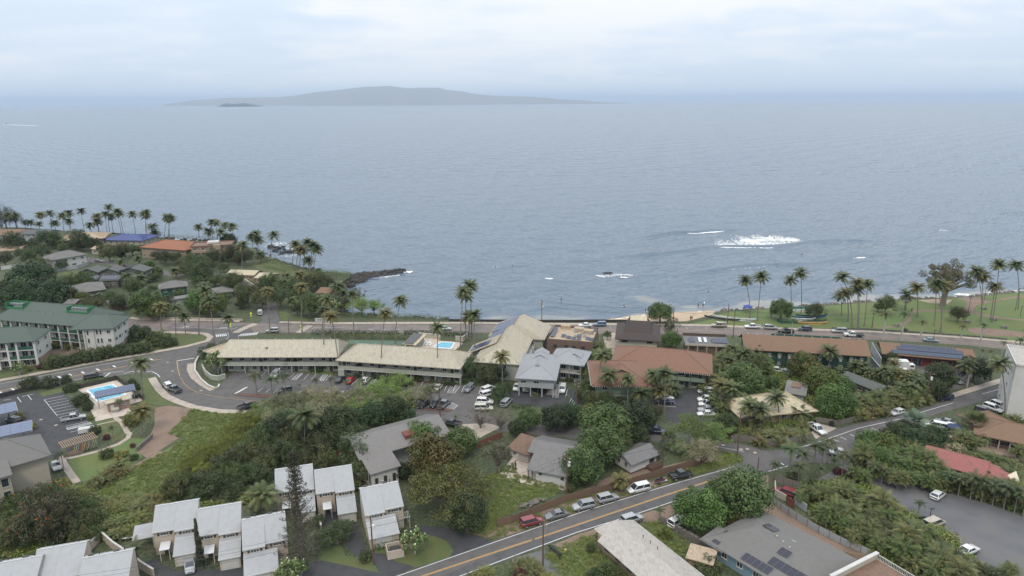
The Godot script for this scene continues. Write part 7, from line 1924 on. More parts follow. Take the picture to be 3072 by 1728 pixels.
	plant("areca_tall", "in the belt below the gravel lot",[59,-123,0.69,61,-125,0.74,62,-119,0.79,64,-126,0.7,61,-116,0.81,64,-118,0.86,65,-122,0.76,63,-113,0.83,65,-116,0.85,63,-110,0.73,65,-113,0.87,66,-110,0.81,69,-113,0.79,66,-107,0.76,75,-99,0.78,85,-100,0.78])
	plant("areca", "in the belt beside the right hand street",[88,-162,0.93,91,-167,1.22,90,-162,1.03,94,-167,1.21,94,-163,1.04,97,-168,1.17,97,-164,0.99,100,-168,1.17,103,-168,1.17,105,-173,1.04,106,-169,1.12,108,-169,1.07,112,-171,1.03])
	plant("areca", "behind the grey fence at the junction",[59,-152,0.97,59,-148,0.95,63,-150,1.11,65,-148,0.85,67,-151,1.11,70,-151,1.02,73,-156,0.89])
	plant("areca_tall", "around the terracotta parking",[54,-178,0.61,55,-169,1.07,62,-189,1.18,52,-157,0.95,55,-163,1.03,65,-196,1.34,58,-173,1.09,58,-166,1.05,64,-182,1.14,71,-197,1.28,61,-156,1,75,-194,1.2])
	plant("areca", "in the hotel garden",[-152,-208,0.97,-159,-221,0.89,-155,-218,0.81,-155,-220,0.95,-152,-220,0.95,-149,-217,0.87,-149,-219,0.95,-147,-219,0.81])
	plant("areca_tall", "around the restaurant terrace",[93,-148,0.86,96,-146,0.84,106,-146,1.22,107,-144,1.11,112,-147,0.94,125,-157,0.8,127,-156,0.8])
	plant("areca_tall", "deep in the belt below the gravel lot",[63,-122,1.17,62,-116,1.2,64,-119,0.92,67,-123,1.28,64,-113,0.82,65,-116,1.1,70,-123,0.84,69,-121,0.88,68,-117,0.81,67,-113,0.9,70,-119,1.08,67,-111,0.82,69,-115,0.99,67,-108,0.93,73,-119,1.32,72,-115,1.04,69,-109,0.82,72,-110,0.92,74,-113,0.89,69,-104,1.09,71,-107,1.32,69,-101,0.93,75,-110,1.15,71,-103,0.85,74,-106,0.97,75,-104,1.11,72,-99,1.03,74,-101,1.21,75,-98,1.19,77,-100,0.96])
	plant("date", "deep in the belt below the gravel lot",[64,-124,0.92,64,-120,1.31,67,-122,1.21,69,-125,1.23,69,-118,0.92,69,-114,1.33,71,-119,0.91,69,-111,1.19,73,-117,1.26,72,-109,1,74,-112,1.03,72,-105,0.97,70,-102,1.05,74,-102,1.32,77,-103,1.34,78,-99,0.93])
	plant("areca_tall", "deep in the belt above the gravel lot",[78,-137,1.19,80,-140,1.16,81,-137,1.05,83,-140,1.13,84,-142,0.99,86,-144,0.97,84,-137,0.91,88,-144,1.03,87,-141,1.1,84,-135,1.08,87,-138,1.17,90,-143,1.03,86,-136,0.93,90,-141,1.02,88,-135,0.98,87,-133,1.04,90,-138,1.16,92,-140,0.99,91,-135,1.27,91,-132,1.13])
	plant("areca_tall", "deep behind the gravel lot row",[94,-128,1.02,97,-127,0.81,96,-125,0.88,98,-128,0.83,100,-129,0.91,98,-125,0.91,102,-129,0.9,101,-126,0.9,99,-123,0.89,105,-129,0.89,103,-126,0.85,107,-131,0.95,102,-123,1.06,107,-128,0.8,106,-125,0.89,105,-122,0.97])
	plant("mango_dark", "between restaurant and red roof",[91,-147,0.74,95,-149,0.64,93,-144,0.72,95,-146,0.55,96,-144,0.7,99,-146,0.67])
	plant("areca_tall", "deep in the right street belt",[89,-165,1,93,-168,1.03,94,-166,0.82,97,-170,0.93,96,-168,0.88,99,-170,1.05,98,-167,0.81,101,-172,0.91,103,-173,0.96,103,-170,1,105,-173,0.94,107,-170,0.93,108,-172,1,110,-174,0.95,111,-172,0.8,113,-174,1.01])
	plant("areca_tall", "deep right of the terracotta roofs",[58,-175,1.16,59,-179,1.28,55,-166,1.15,57,-169,1.3,64,-190,0.92,65,-193,0.98,63,-188,0.94,66,-197,1.05,67,-199,0.91,63,-181,1.28,68,-194,1.01,70,-202,1.18,61,-173,1.02,65,-184,0.93,68,-191,1.11,71,-196,1.22,68,-188,1.29,68,-183,1.25,72,-193,1.29,75,-201,1.08,74,-197,1.13,71,-187,1.03,77,-199,1.09,76,-191,1.18,75,-188,1.1,77,-196,1.13])
	plant("broad", "deep right of the terracotta roofs",[56,-167,0.87,61,-184,0.73,63,-186,0.68,59,-172,0.63,65,-183,0.77,64,-179,0.7,69,-187,0.84,68,-182,0.77,74,-193,0.87,74,-189,0.72])
	plant("mango_dark", "deep in the thicket below the motel lot",[-56,-154,0.77,-55,-157,0.53,-52,-157,0.58,-49,-154,0.53,-46,-151,0.68,-47,-156,0.54,-43,-159,0.61,-41,-155,0.72,-37,-159,0.65])
	plant("kiawe", "deep in the thicket below the motel lot",[-63,-166,0.75,-61,-163,0.87,-59,-159,0.84,-59,-168,0.58,-57,-165,0.87,-54,-161,0.76,-52,-158,0.79,-53,-166,0.55,-52,-163,0.59,-54,-170,0.88,-51,-170,0.65,-48,-166,0.69,-47,-163,0.57,-45,-166,0.75,-40,-163,0.76,-41,-166,0.79,-35,-165,0.83,-35,-171,0.63,-31,-169,0.68,-30,-167,0.56])
	plant("broad", "deep in the thicket behind the townhouses",[-70,-126,0.79,-67,-128,0.64,-67,-132,0.54,-63,-127,0.78,-63,-130,0.62,-63,-132,0.67,-64,-135,0.53,-62,-137,0.78,-58,-127,0.51,-59,-131,0.58,-62,-140,0.75,-61,-143,0.75,-58,-135,0.55,-59,-142,0.64,-58,-139,0.58,-55,-135,0.72,-57,-143,0.57,-58,-146,0.55,-59,-148,0.63,-56,-148,0.57,-54,-143,0.7,-52,-141,0.52])
	plant("broad", "deep left of the townhouses",[-101,-119,0.56,-102,-122,0.63,-95,-112,0.51,-97,-116,0.56,-100,-121,0.67,-93,-115,0.73,-90,-111,0.78,-96,-122,0.5,-96,-125,0.67,-90,-117,0.73,-92,-122,0.65,-91,-120,0.63,-87,-117,0.51,-89,-122,0.68,-85,-119,0.65,-81,-115,0.62])
	plant("areca", "deep left of the townhouses",[-95,-127,0.74,-93,-127,0.92,-91,-124,0.97,-92,-126,0.71,-88,-123,0.97,-89,-125,0.95,-87,-125,0.76,-84,-123,0.79,-83,-121,0.83,-81,-121,0.82,-81,-124,0.81,-79,-121,0.75,-80,-123,0.78,-78,-124,0.92,-75,-122,0.92,-73,-122,0.9,-74,-124,0.93,-71,-125,0.92])
	plant("broad", "in the gardens behind the hotel",[-211,-272,0.95,-216,-281,0.7,-225,-299,0.69,-229,-306,0.63,-222,-300,0.82,-229,-312,0.96,-216,-293,0.84,-222,-303,0.61,-225,-312,0.95,-216,-301,0.65,-222,-311,0.84,-224,-317,0.89,-204,-289,0.67,-217,-310,0.92,-213,-305,0.83,-210,-300,0.84,-201,-288,0.74,-190,-272,0.63,-197,-288,0.72,-199,-295,0.78])
	plant("broad", "in the gardens above the beach road",[-163,-284,0.73,-173,-305,0.56,-158,-276,0.58,-170,-303,0.8,-152,-268,0.61,-147,-260,0.63,-167,-306,0.52,-147,-267,0.82,-156,-286,0.56,-165,-307,0.62,-144,-265,0.63,-140,-267,0.69,-139,-275,0.74,-127,-262,0.63,-129,-269,0.51,-131,-275,0.59,-127,-267,0.73,-128,-272,0.56,-122,-260,0.84,-124,-270,0.53,-118,-270,0.75,-109,-262,0.56,-109,-265,0.51,-111,-271,0.61])
	plant("broad", "in the gardens right of teal house",[-144,-303,0.66,-141,-297,0.75,-149,-314,0.57,-146,-312,0.54,-141,-303,0.59,-136,-296,0.65,-138,-302,0.55,-140,-308,0.5,-132,-299,0.73,-124,-286,0.61,-124,-289,0.76,-127,-301,0.75,-124,-299,0.61,-118,-288,0.51])
	plant("broad", "on the middle of the left point",[-233,-377,0.72,-224,-366,0.75,-220,-362,0.57,-225,-375,0.57,-219,-367,0.68,-213,-363,0.69,-206,-353,0.59,-203,-367,0.78,-188,-353,0.67,-182,-345,0.64,-165,-331,0.71,-162,-338,0.51,-161,-336,0.58,-156,-330,0.64,-157,-333,0.51,-154,-347,0.64,-154,-353,0.78,-149,-348,0.61,-146,-339,0.52,-147,-351,0.6,-141,-342,0.58,-139,-340,0.55])
	plant("broad", "at the far end of left point",[-298,-390,0.59,-281,-371,0.55,-299,-404,0.74,-295,-398,0.5,-300,-408,0.53,-279,-384,0.7,-270,-379,0.68,-278,-391,0.67,-275,-387,0.59,-270,-395,0.78,-262,-382,0.57,-255,-380,0.57,-249,-373,0.68,-248,-378,0.61,-248,-382,0.53,-252,-390,0.64,-242,-376,0.78,-244,-386,0.79])
	plant("broad", "around the street end and cove",[-111,-286,0.59,-110,-295,0.79,-108,-289,0.66,-105,-291,0.71,-100,-284,0.81,-101,-288,0.64,-99,-299,0.64,-90,-270,0.56,-92,-290,0.79,-87,-274,0.89,-90,-285,0.9,-82,-263,0.73,-91,-300,0.72,-80,-262,0.7,-87,-296,0.57,-78,-270,0.62,-74,-257,0.64,-71,-260,0.83])
	plant("shrub_dark", "along the car park wall",[-140,-183.9,2.11,-135.2,-185.3,1.9,-132.1,-188.1,1.36,-126.9,-181.9,1.54,-118.5,-173.1,1.89,-114.9,-169.7,1.24,-104.7,-155.9,1.15,-111.7,-186.2,1.07,-108.4,-182.8,0.94])
	plant("shrub", "around the hotel corner",[-133,-221.7,1.97,-131.9,-225.7,2.93,-130.7,-229.9,2.04,-122,-220.4,2.48,-118.5,-219.4,2.47,-116,-220.4,1.57,-99.2,-209.1,2.24,-100.2,-214.4,1.53])
	plant("shrub", "in the long hedge beside the side street",[-143.9,-199.7,2.03,-141.7,-201,2.16,-139.6,-202.7,2.18,-137.4,-204.4,2.19,-135,-205.6,2.21,-132.8,-207.3,2.22,-130.6,-209.1,2.24,-128.2,-210.7,2.13,-125.9,-211.8,2.02,-123.6,-213,1.9,-121.4,-213.9,1.91])
	plant("shrub_lime", "in the hotel beds and left gardens",[-129.4,-163.9,1.2,-88.8,-105.6,0.76,-149.8,-198,0.83,-122.2,-158.5,0.97,-97.1,-130.6,1.4,-92.8,-124.4,1.18,-89.5,-122,1.7,-90.1,-126.2,1.2,-110.5,-163.9,0.7,-90.9,-143.1,1.33,-98,-160.9,1.77])
	plant("shrub", "in the gardens left of the townhouses",[-102.3,-121.2,1.31,-102.9,-124,1.57,-97.9,-127.2,1.05,-94.6,-126.1,1.36,-91,-125.7,1.35,-88,-124.8,1.19,-85.1,-124,1.18,-94.8,-143.9,1.43,-88,-142.8,0.89])
	plant("shrub_red", "around the lots",[-147.3,-199.4,0.95,-100.1,-152.8,0.75,-91.5,-148.8,0.55,1.31,-101.2,1.06,71.9,-135.1,0.85,72.8,-134.7,0.84,73.7,-132.8,0.75,74.7,-131.8,0.83])
	plant("shrub_pale", "beside the red roof",[101.8,-142,2.03])
	plant("shrub_lime", "near the near street gardens",[28.8,-112.7,1.16,49.3,-185.5,0.78,33.6,-102.5,0.8,104.7,-151.8,1.03])
	plant("shrub", "near the near street gardens",[-26.6,-106.2,1.04,12.04,-128.7,0.97,13.48,-130.7,1.23,14.38,-108.4,0.84,14.19,-100.8,1.32,15.97,-101.3,1.59,17.65,-100.9,1.19,23.1,-115.7,1.04,32.8,-102.2,1.34,34.7,-102.8,1.54,60.8,-132.2,1.25,63.8,-129.4,1.22,76.7,-122.6,1.17,80.4,-117,0.67])
	plant("shrub", "along the motel front beds",[-61.8,-196.4,1.06,-59.2,-195.8,0.94,-46.9,-191.2,0.8,-41.7,-190.3,0.8,-36.6,-187,1.35,-33.4,-185.3,1.45,-30.4,-184.7,1.34,-27.4,-188.2,1.02,-23.4,-186.7,1.01,-19.77,-185.2,1.01,-17.71,-184.9,0.78,-15.31,-187.9,1.13])
	plant("shrub", "on the condominium and park edges",[16.92,-187.7,1.02,31.1,-203,1.33,27.7,-174.5,0.85,28.8,-172.7,1.15,30.6,-172.4,0.94,33,-171.7,0.94,139.8,-230.2,0.82])

func hedges():
	var deep := [Color(.03,.055,.02), Color(.045,.07,.025)]
	var fresh := [Color(.1,.155,.035), Color(.13,.18,.05)]
	hedge("clipped_hedge", "long dark clipped hedge behind the motel tennis court",[-71.7,-231.1,-40.2,-229.8],1.2,1.5, deep)
	hedge("clipped_hedge", "long pale green clipped hedge behind the motel roof",[-64,-227.4,-51.4,-225.8,-35.2,-224.2],1.6,1.6,[Color(.12,.13,.05), Color(.09,.11,.04)])
	hedge("clipped_hedge", "dark hedge along beach road beyond the motel pool",[-38.5,-229.8,-34.9,-229.8,-33.9,-229.8,-15.04,-228.1],1.3,1.6, deep)
	hedge("clipped_hedge", "bright green hedge in front of the near townhouse",[-26.1,-109.3,-23.9,-110.2,-20.6,-111.4],1.4,1.1,[Color(.05,.1,.022), Color(.075,.135,.03)])
	hedge("clipped_hedge", "green hedge beside the condominium parking lot",[-0.16,-169.6,4.93,-168.9],1.0,1.1, deep)
	hedge("clipped_hedge", "dark clipped hedge at the right end of the motel",[-15.81,-186.3,-8.47,-185.5],1.6,1.4, deep)
	hedge("point_hedge", "bright green wind-clipped hedge along the point lawn edge",[-135.7,-353.4,-126.1,-348.5,-114.7,-337.1,-105.2,-327.4,-92.9,-320.1,-83.8,-319.9,-78,-315.9],4.5,1.4, fresh,22.0)
	hedge("point_hedge", "darker inner hedge on the point lawn",[-125.1,-335.1,-115.4,-328.6,-108.5,-322.4],2.5,1.0,[Color(.07,.11,.03), Color(.09,.14,.035)],26.0)
	hedge("point_hedge", "thick dark shrubs at the root of the rock jetty",[-94.6,-312.4,-87.1,-312.3,-80.9,-312.2,-76,-311.1],8.0,2.2,[Color(.06,.09,.03), Color(.085,.12,.04)],16.0)
	hedge("shore_hedge", "low shore shrubs along the seaward side of beach road",[-66.1,-252.4,-58.7,-251.7,-50.8,-250.9,-41.1,-249.5,-33.3,-248.5,-24.3,-245.6],3.2,1.2,[Color(.08,.12,.04), Color(.1,.14,.05), Color(.06,.09,.03)],26.0)
	hedge("shore_hedge", "low shrubs above the far left beach",[-213.5,-412.6,-195.2,-405.9,-178.7,-402.5,-166.1,-396.2],6.0,2.0,[Color(.06,.09,.03), Color(.1,.13,.05)],14.0)
	hedge("ground_cover", "bright green ground cover bed on the hotel corner",[-131.5,-230.3,-128.9,-233.5,-124.5,-231.8],5.0,.7, fresh,26.0)
	hedge("ground_cover", "low green bed beside the pool terrace wall",[-128,-186.9,-123.6,-189.8,-119.3,-191.7],1.6,.7,[Color(.08,.13,.035), Color(.1,.15,.05)])

# ---------------------------------------------------------------- vehicles: own +x is the front
const CAR := {
	"sedan": {"l": 4.7, "w": .9, "st": [[-2.35,.38,.78,.74],[-2.15,.3,.95,.85],[-1.3,.24,.98,.9],[.9,.24,.96,.9],[2.0,.26,.82,.87],[2.36,.36,.62,.74]], "base": [-1.75,1.05], "top": [-1.0,.28], "belt": .95, "roof": 1.44, "axle": [-1.4,1.35], "r": .32},
	"hatch": {"l": 4.2, "w": .88, "st": [[-2.05,.38,.9,.76],[-1.95,.3,1.02,.86],[-1.2,.24,1.02,.88],[.85,.24,.98,.88],[1.75,.26,.86,.84],[2.1,.36,.64,.72]], "base": [-1.95,1.0], "top": [-1.55,.2], "belt": .98, "roof": 1.52, "axle": [-1.25,1.3], "r": .31},
	"suv": {"l": 4.75, "w": .93, "st": [[-2.35,.42,1.0,.82],[-2.25,.36,1.1,.9],[-1.3,.32,1.12,.93],[.95,.32,1.08,.93],[2.0,.34,1.0,.9],[2.38,.44,.76,.78]], "base": [-2.25,1.15], "top": [-2.05,.45], "belt": 1.08, "roof": 1.76, "axle": [-1.4,1.42], "r": .37},
	"van": {"l": 5.1, "w": .98, "st": [[-2.55,.4,.95,.86],[-2.48,.3,1.05,.95],[-1.3,.26,1.08,.98],[1.2,.26,1.06,.98],[2.15,.28,.9,.92],[2.55,.38,.7,.78]], "base": [-2.48,1.55], "top": [-2.3,.65], "belt": 1.05, "roof": 1.78, "axle": [-1.5,1.5], "r": .34},
	"jeep": {"l": 4.4, "w": .92, "st": [[-2.1,.5,1.1,.84],[-2.05,.45,1.15,.9],[.5,.42,1.15,.9],[.7,.42,1.13,.86],[1.85,.45,1.06,.8],[2.0,.5,.95,.76]], "base": [-2.05,.65], "top": [-2.0,.3], "belt": 1.12, "roof": 1.84, "axle": [-1.35,1.35], "r": .42},
	"pickup": {"l": 5.6, "w": .97, "st": [[-2.75,.5,.98,.9],[-2.7,.45,1.06,.95],[-.75,.42,1.1,.97],[1.3,.42,1.1,.97],[2.4,.44,1.02,.93],[2.78,.54,.8,.82]], "base": [-.85,1.35], "top": [-.7,.6], "belt": 1.1, "roof": 1.84, "axle": [-1.75,1.75], "r": .4}}
var car_mesh := {}

func car_parts(kind: String) -> Dictionary:
	if car_mesh.has(kind): return car_mesh[kind]
	var s: Dictionary = CAR[kind]
	var b := MB.new()
	var rings := []
	for st in s.st:
		var x: float = st[0]
		var lo: float = st[1]
		var hi: float = st[2]
		var w: float = st[3]
		var half := [Vector3(x, lo, w * .84),Vector3(x, lo + .16, w),Vector3(x, hi - .2, w),Vector3(x, hi - .05, w * .965),Vector3(x, hi, w * .88)]
		var ring := half.duplicate()
		for i in range(4,-1,-1): ring.append(half[i] * Vector3(1,1,-1))
		rings.append(ring)
	for i in rings.size() - 1:
		for k in 10:
			var k2 := (k + 1) % 10
			b.quad(rings[i][k], rings[i][k2], rings[i + 1][k2], rings[i + 1][k])
	b.fan(rings[0].duplicate()); var e: Array = rings[-1].duplicate(); e.reverse(); b.fan(e)
	var d := {}
	d.body = b.smooth(0)
	var y0: float = s.belt - .03
	var y1: float = s.roof
	var wb: float = s.w * .92
	var wt: float = s.w * .76
	var p := [Vector3(s.base[0], y0, wb),Vector3(s.base[1], y0, wb),Vector3(s.top[1], y1, wt),Vector3(s.top[0], y1, wt)]
	var q := []
	for v in p: q.append(v * Vector3(1,1,-1))
	b = MB.new(); b.quad(p[1], p[2], q[2], q[1]); d.windscreen = b.mesh()
	b = MB.new(); b.quad(q[0], q[3], p[3], p[0]); d.rear_window = b.mesh()
	b = MB.new(); b.quad(p[0], p[3], p[2], p[1]); d.side_a = b.mesh()
	b = MB.new(); b.quad(q[1], q[2], q[3], q[0]); d.side_b = b.mesh()
	b = MB.new()
	var t := .055
	var r := [p[3] + Vector3(-.04,-t * .4,.03), p[2] + Vector3(.05,-t * .4,.03), q[2] + Vector3(.05,-t * .4,-.03), q[3] + Vector3(-.04,-t * .4,-.03)]
	var rt := []
	for v in r: rt.append(v * Vector3(.93,1,.9) + Vector3(0, t,0))
	b.hexa([r[3], r[2], r[1], r[0], rt[3], rt[2], rt[1], rt[0]])
	for k in [[p[0], p[3]],[p[1], p[2]],[q[0], q[3]],[q[1], q[2]],[p[0].lerp(p[1],.5), p[3].lerp(p[2],.42)],[q[0].lerp(q[1],.5), q[3].lerp(q[2],.42)]]: b.bar(k[0], k[1],.09,.09)
	d.roof = b.mesh()
	b = MB.new()
	b.lathe([Vector2(s.r * .6,-.1),Vector2(s.r * .93,-.1),Vector2(s.r,-.05),Vector2(s.r,.06),Vector2(s.r * .93,.1),Vector2(s.r * .6,.1)],Vector3.ZERO,14)
	d.tyre = b.mesh()
	b = MB.new()
	b.lathe([Vector2(.001,-.07),Vector2(s.r * .62,-.09),Vector2(s.r * .62,.09),Vector2(.001,.06)],Vector3.ZERO,10)
	d.rim = b.mesh()
	if kind == "pickup":
		b = MB.new()
		b.quad(Vector3(-2.6,1.1,.8),Vector3(-2.6,1.1,-.8),Vector3(-.95,1.115,-.8),Vector3(-.95,1.115,.8))
		d.bed = b.mesh()
		b = MB.new()
		for z in [-.88,.8]: b.box(Vector3(-2.7,1.0, z),Vector3(-.88,1.34, z + .08))
		b.box(Vector3(-2.74,1.0,-.88),Vector3(-2.66,1.34,.88))
		d.bed_sides = b.mesh()
	car_mesh[kind] = d
	return d

func car_paint(c: Color) -> StandardMaterial3D:
	var key := "paint%s" % c
	if not cache.has(key):
		var m := StandardMaterial3D.new()
		m.albedo_color = lin(c.r, c.g, c.b); m.roughness = .35; m.metallic = .15
		m.clearcoat_enabled = true; m.clearcoat = .7; m.clearcoat_roughness = .08
		cache[key] = m
	return cache[key]

func car(kind: String, paint_: Color, x: float, z: float, turn: float, label: String, called := ""):
	if not cache.has("tyre"): 
		cache["tyre"] = plain(.018,.018,.018,.9); cache["lamp"] = plain(.7,.7,.72,.15); cache["tail"] = plain(.3,.015,.01,.25)
	var d := car_parts(kind)
	var s: Dictionary = CAR[kind]
	var names := {"sedan": "sedan", "hatch": "hatchback", "suv": "sport_utility_car", "van": "minivan", "jeep": "off_road_car", "pickup": "pickup_truck"}
	var o := thing(called if called else names[kind], label, "pickup truck" if kind == "pickup" else "van" if kind == "van" else "car",Vector3(x,0.04, z), turn, "parked and passing vehicles")
	var pm := car_paint(paint_)
	part("body", d.body, pm, o)
	part("cabin_roof", d.roof, pm, o)
	part("windscreen", d.windscreen, M.glass, o); part("rear_window", d.rear_window, M.glass, o)
	part("side_window", d.side_a, M.glass, o); part("side_window", d.side_b, M.glass, o)
	for ax in s.axle:
		for sd in [-1.0,1.0]:
			var w := part("wheel", d.tyre, cache["tyre"], o,Vector3(ax, s.r, sd * (s.w - .1)))
			w.rotation.x = PI / 2 * sd
			part("rim", d.rim, M.metal, w)
	var f: Array = s.st[-1]
	var bk: Array = s.st[0]
	for sd in [-1.0,1.0]:
		part("headlight", unit_box(), cache["lamp"], o,Vector3(f[0] - .04, f[2] - .1, sd * f[3] * .8),Vector3(.12,.13,.3))
		part("taillight", unit_box(), cache["tail"], o,Vector3(bk[0] + .03, bk[2] - .12, sd * bk[3] * .86),Vector3(.1,.22,.2))
	if kind == "pickup":
		part("bed_floor", d.bed, M.black, o); part("bed_sides", d.bed_sides, pm, o)
	return o

func vehicles():
	var white := Color(.66,.66,.65)
	var silver := Color(.34,.35,.36)
	var grey := Color(.16,.165,.17)
	var dark := Color(.025,.026,.028)
	var red := Color(.2,.02,.025)
	var navy := Color(.02,.03,.08)
	car("suv", red,3.58,-116.8,0.42, "dark red car nearest the bottom beside brown fence")
	car("sedan", grey,8.55,-119.2,-2.8, "grey coupe parked behind the red car on verge")
	car("suv", silver,14.31,-122.2,-2.81, "silver car with roof rack facing left on verge")
	car("suv", silver,19.54,-124.9,0.38, "silver car showing its tailgate, beside white minivan")
	car("van", white,26.6,-128.5,-2.79, "white minivan parked along the brown board fence")
	car("pickup", dark,36.8,-133.7,0.35, "black pickup with open bed near the junction verge")
	car("van", Color(.55,.53,.44),19.99,-114.5,0.52, "old cream van beside the white metal roof")
	car("suv", silver,23.3,-117.5,0.45, "silver car half hidden behind small tree by cream van")
	car("suv", white,32.2,-116.6,0.64, "white car hidden under mango tree behind the stone wall")
	car("hatch", white,88.3,-125.5,0.63, "white hatchback alone on the gravel lot")
	car("pickup", silver,76,-142.8,2.73, "silver pickup turning into the gravel lot")
	car("van", Color(.4,.35,.27),81.6,-115.7,0.45, "beige van under palms below gravel lot")
	car("sedan", white,83,-107.5,0.45, "white car half hidden in palms at lower right")
	car("suv", red,57.1,-126.7,2.43, "small red car behind brown board fence")
	car("pickup", white,75.9,-155.1,-1.29, "white pickup in driveway behind grey fence")
	car("hatch", Color(.5,.5,.47),101,-164.4,-2.75, "pale silver hatchback on the right street verge")
	car("suv", navy,118.9,-173.3,-2.98, "navy blue car under the dense tree on right street")
	car("jeep", dark,123.8,-164.4,-0.97, "dark off road car beside white apartment block")
	car("suv", white,127.6,-166.5,-1.1, "white car second from the tower in angled row")
	car("suv", white,130.5,-168,-1.22, "white car nearest the white tower wall")
	car("van", white,106.7,-156.8,2.6, "white minivan by the silver fan palm")
	car("sedan", grey,110.4,-159,2.44, "dark grey car behind the white minivan")
	car("sedan", white,109.7,-156.8,2.22, "white sedan beside minivan near outdoor tables")
	car("sedan", red,103.8,-153.1,2.25, "red car by the outdoor tables")
	car("sedan", silver,129.7,-185.6,-1.41, "silver sedan parked behind store trees")
	car("van", white,118,-191.8,-0.25, "white van beside the white box truck")
	car("suv", white,80.3,-193.5,-0.33, "white car leftmost behind green motel")
	car("sedan", white,82.4,-192.1,-1.08, "white sedan beside it behind green motel under tree")
	car("suv", white,94.3,-197.9,-1.26, "white car behind green motel beside coconut palm")
	car("sedan", white,95,-195.9,-1.26, "white sedan nearest the coconut palm behind green motel")
	car("sedan", white,26.7,-238.1,3.13, "white sedan on beach road beside flat roofed building")
	car("suv", Color(.12,.2,.32),32.2,-238.7,3.13, "light blue off road car on beach road")
	car("pickup", Color(.32,.28,.22),75.4,-236.8,3.06, "tan covered pickup on beach road")
	car("pickup", white,87.1,-235.2,3.04, "white pickup on beach road beside canoe yard")
	car("suv", silver,93.3,-234.1,-0.14, "silver car on beach road left of dark pickup")
	car("pickup", dark,97.1,-229.9,2.93, "black pickup driving on the beach road")
	car("suv", Color(.04,.05,.07),104.9,-232.3,2.96, "dark blue car parked by canoe fence")
	car("van", silver,116.2,-230.2,3.01, "silver minivan parked on park side of beach road")
	car("sedan", Color(.2,.27,.3),142.9,-220.1,-0.24, "blue grey sedan on beach road behind store")
	car("suv", silver,-86.3,-233.3,-3.08, "silver car crossing the beach road intersection")
	car("sedan", Color(.3,.36,.35),-24.4,-235,-0.02, "pale green sedan on beach road behind motel palms")
	car("sedan", white,42.9,-178.9,-0.01, "white sedan at the top of terracotta parking left row")
	car("sedan", white,42.3,-174.6,-0.01, "white sedan in middle of terracotta parking left row")
	car("sedan", navy,41.8,-171.9,-0.01, "dark sedan lowest in terracotta parking left row")
	car("suv", white,54.7,-178.4,3.13, "white car first in terracotta parking right row")
	car("sedan", dark,54.4,-175.4,3.13, "dark car in terracotta parking right row")
	car("suv", white,53.2,-173,3.13, "white car third in terracotta parking right row")
	car("suv", white,52.7,-170,3.13, "white car fourth in terracotta parking right row")
	car("sedan", silver,51.7,-166.9,3.13, "silver sedan fifth in terracotta parking right row")
	car("sedan", white,50.8,-164.2,3.13, "white sedan lowest in terracotta parking right row")
	car("sedan", white,1.29,-182.2,-1.77, "white sedan leftmost under the condominium")
	car("pickup", white,3.93,-181.7,-1.64, "white pickup under the condominium")
	car("suv", white,14.28,-180.5,-1.76, "white car beside the condominium staircase")
	car("van", silver,-71.5,-192.7,-1.67, "silver minivan in motel row near plumeria")
	car("sedan", dark,-51.1,-188.6,1.38, "black sedan in motel row left of red coupe")
	car("sedan", Color(.42,.015,.02),-47.9,-187.8,1.36, "bright red coupe in motel row")
	car("hatch", white,-43.4,-187.8,1.34, "white hatchback in motel row right of red coupe")
	car("jeep", dark,-65,-180.1,-2.59, "black off road car by lot island with palms")
	car("sedan", silver,-52.8,-178,1.38, "silver sedan glimpsed through kiawe branches")
	car("sedan", grey,-48,-177.9,1.35, "grey sedan glimpsed through kiawe branches")
	car("sedan", Color(.45,.42,.36),-21.6,-181.7,-1.91, "champagne sedan beside the power pole in motel lot")
	car("suv", grey,-12.43,-181.3,-1.95, "grey car in motel lot by clipped hedge")
	car("pickup", grey,-18.57,-170.7,1.2, "grey pickup beside hatched island in motel lot")
	car("sedan", dark,-24.2,-171.1,-1.91, "black sedan left of grey pickup in motel lot")
	car("suv", dark,-21.2,-171.1,-1.92, "black car next to grey pickup in motel lot")
	car("suv", white,-6.85,-180.7,0.8, "white car farthest along right edge of motel lot")
	car("suv", white,-6.89,-177.4,0.6, "white car second along right edge of motel lot")
	car("suv", white,-7.62,-172.3,-0.1, "white car third along right edge of motel lot")
	car("van", Color(.5,.5,.4),-7.8,-168.4,-0.01, "cream van lowest along right edge of motel lot")
	car("van", silver,-1.66,-171.8,1.17, "silver van beyond the motel lot trees")
	car("pickup", dark,-15.7,-159.1,2.75, "dark pickup beside the tile roofed house")
	car("suv", white,-100.3,-184.4,2.26, "white car at the kerb of the curving street")
	car("pickup", Color(.1,.12,.12),-97.1,-181.6,2.55, "dark green pickup at the kerb behind white car")
	car("van", dark,-126,-191.4,0.5, "black minivan on the side street")
	car("pickup", silver,-114.7,-163.4,0.48, "silver pickup in the marked car park")
	car("pickup", dark,-71.6,-170.1,0.81, "black pickup emerging from kiawe trees")
	car("suv", dark,-129.6,-162.2,2.78, "dark car under the solar carport")
	car("hatch", silver,-57.5,-104.3,-1.15, "silver hatchback outside townhouse garage")
	car("sedan", Color(.02,.08,.4),-138.2,-313.8,2.9, "bright blue car in the lane on point")
	car("sedan", grey,-215.1,-347.5,-0.23, "grey car in the lane below white house")
	car("suv", white,-98.6,-255.5,1.91, "white car in the street end under trees")
	car("pickup", navy,35.5,-154.6,-0.19, "dark blue pickup behind the mango row")
	car("sedan", silver,-103.8,-139.3,-0.89, "silver car beside the left apartment block")
	box_truck()
	flatbed()

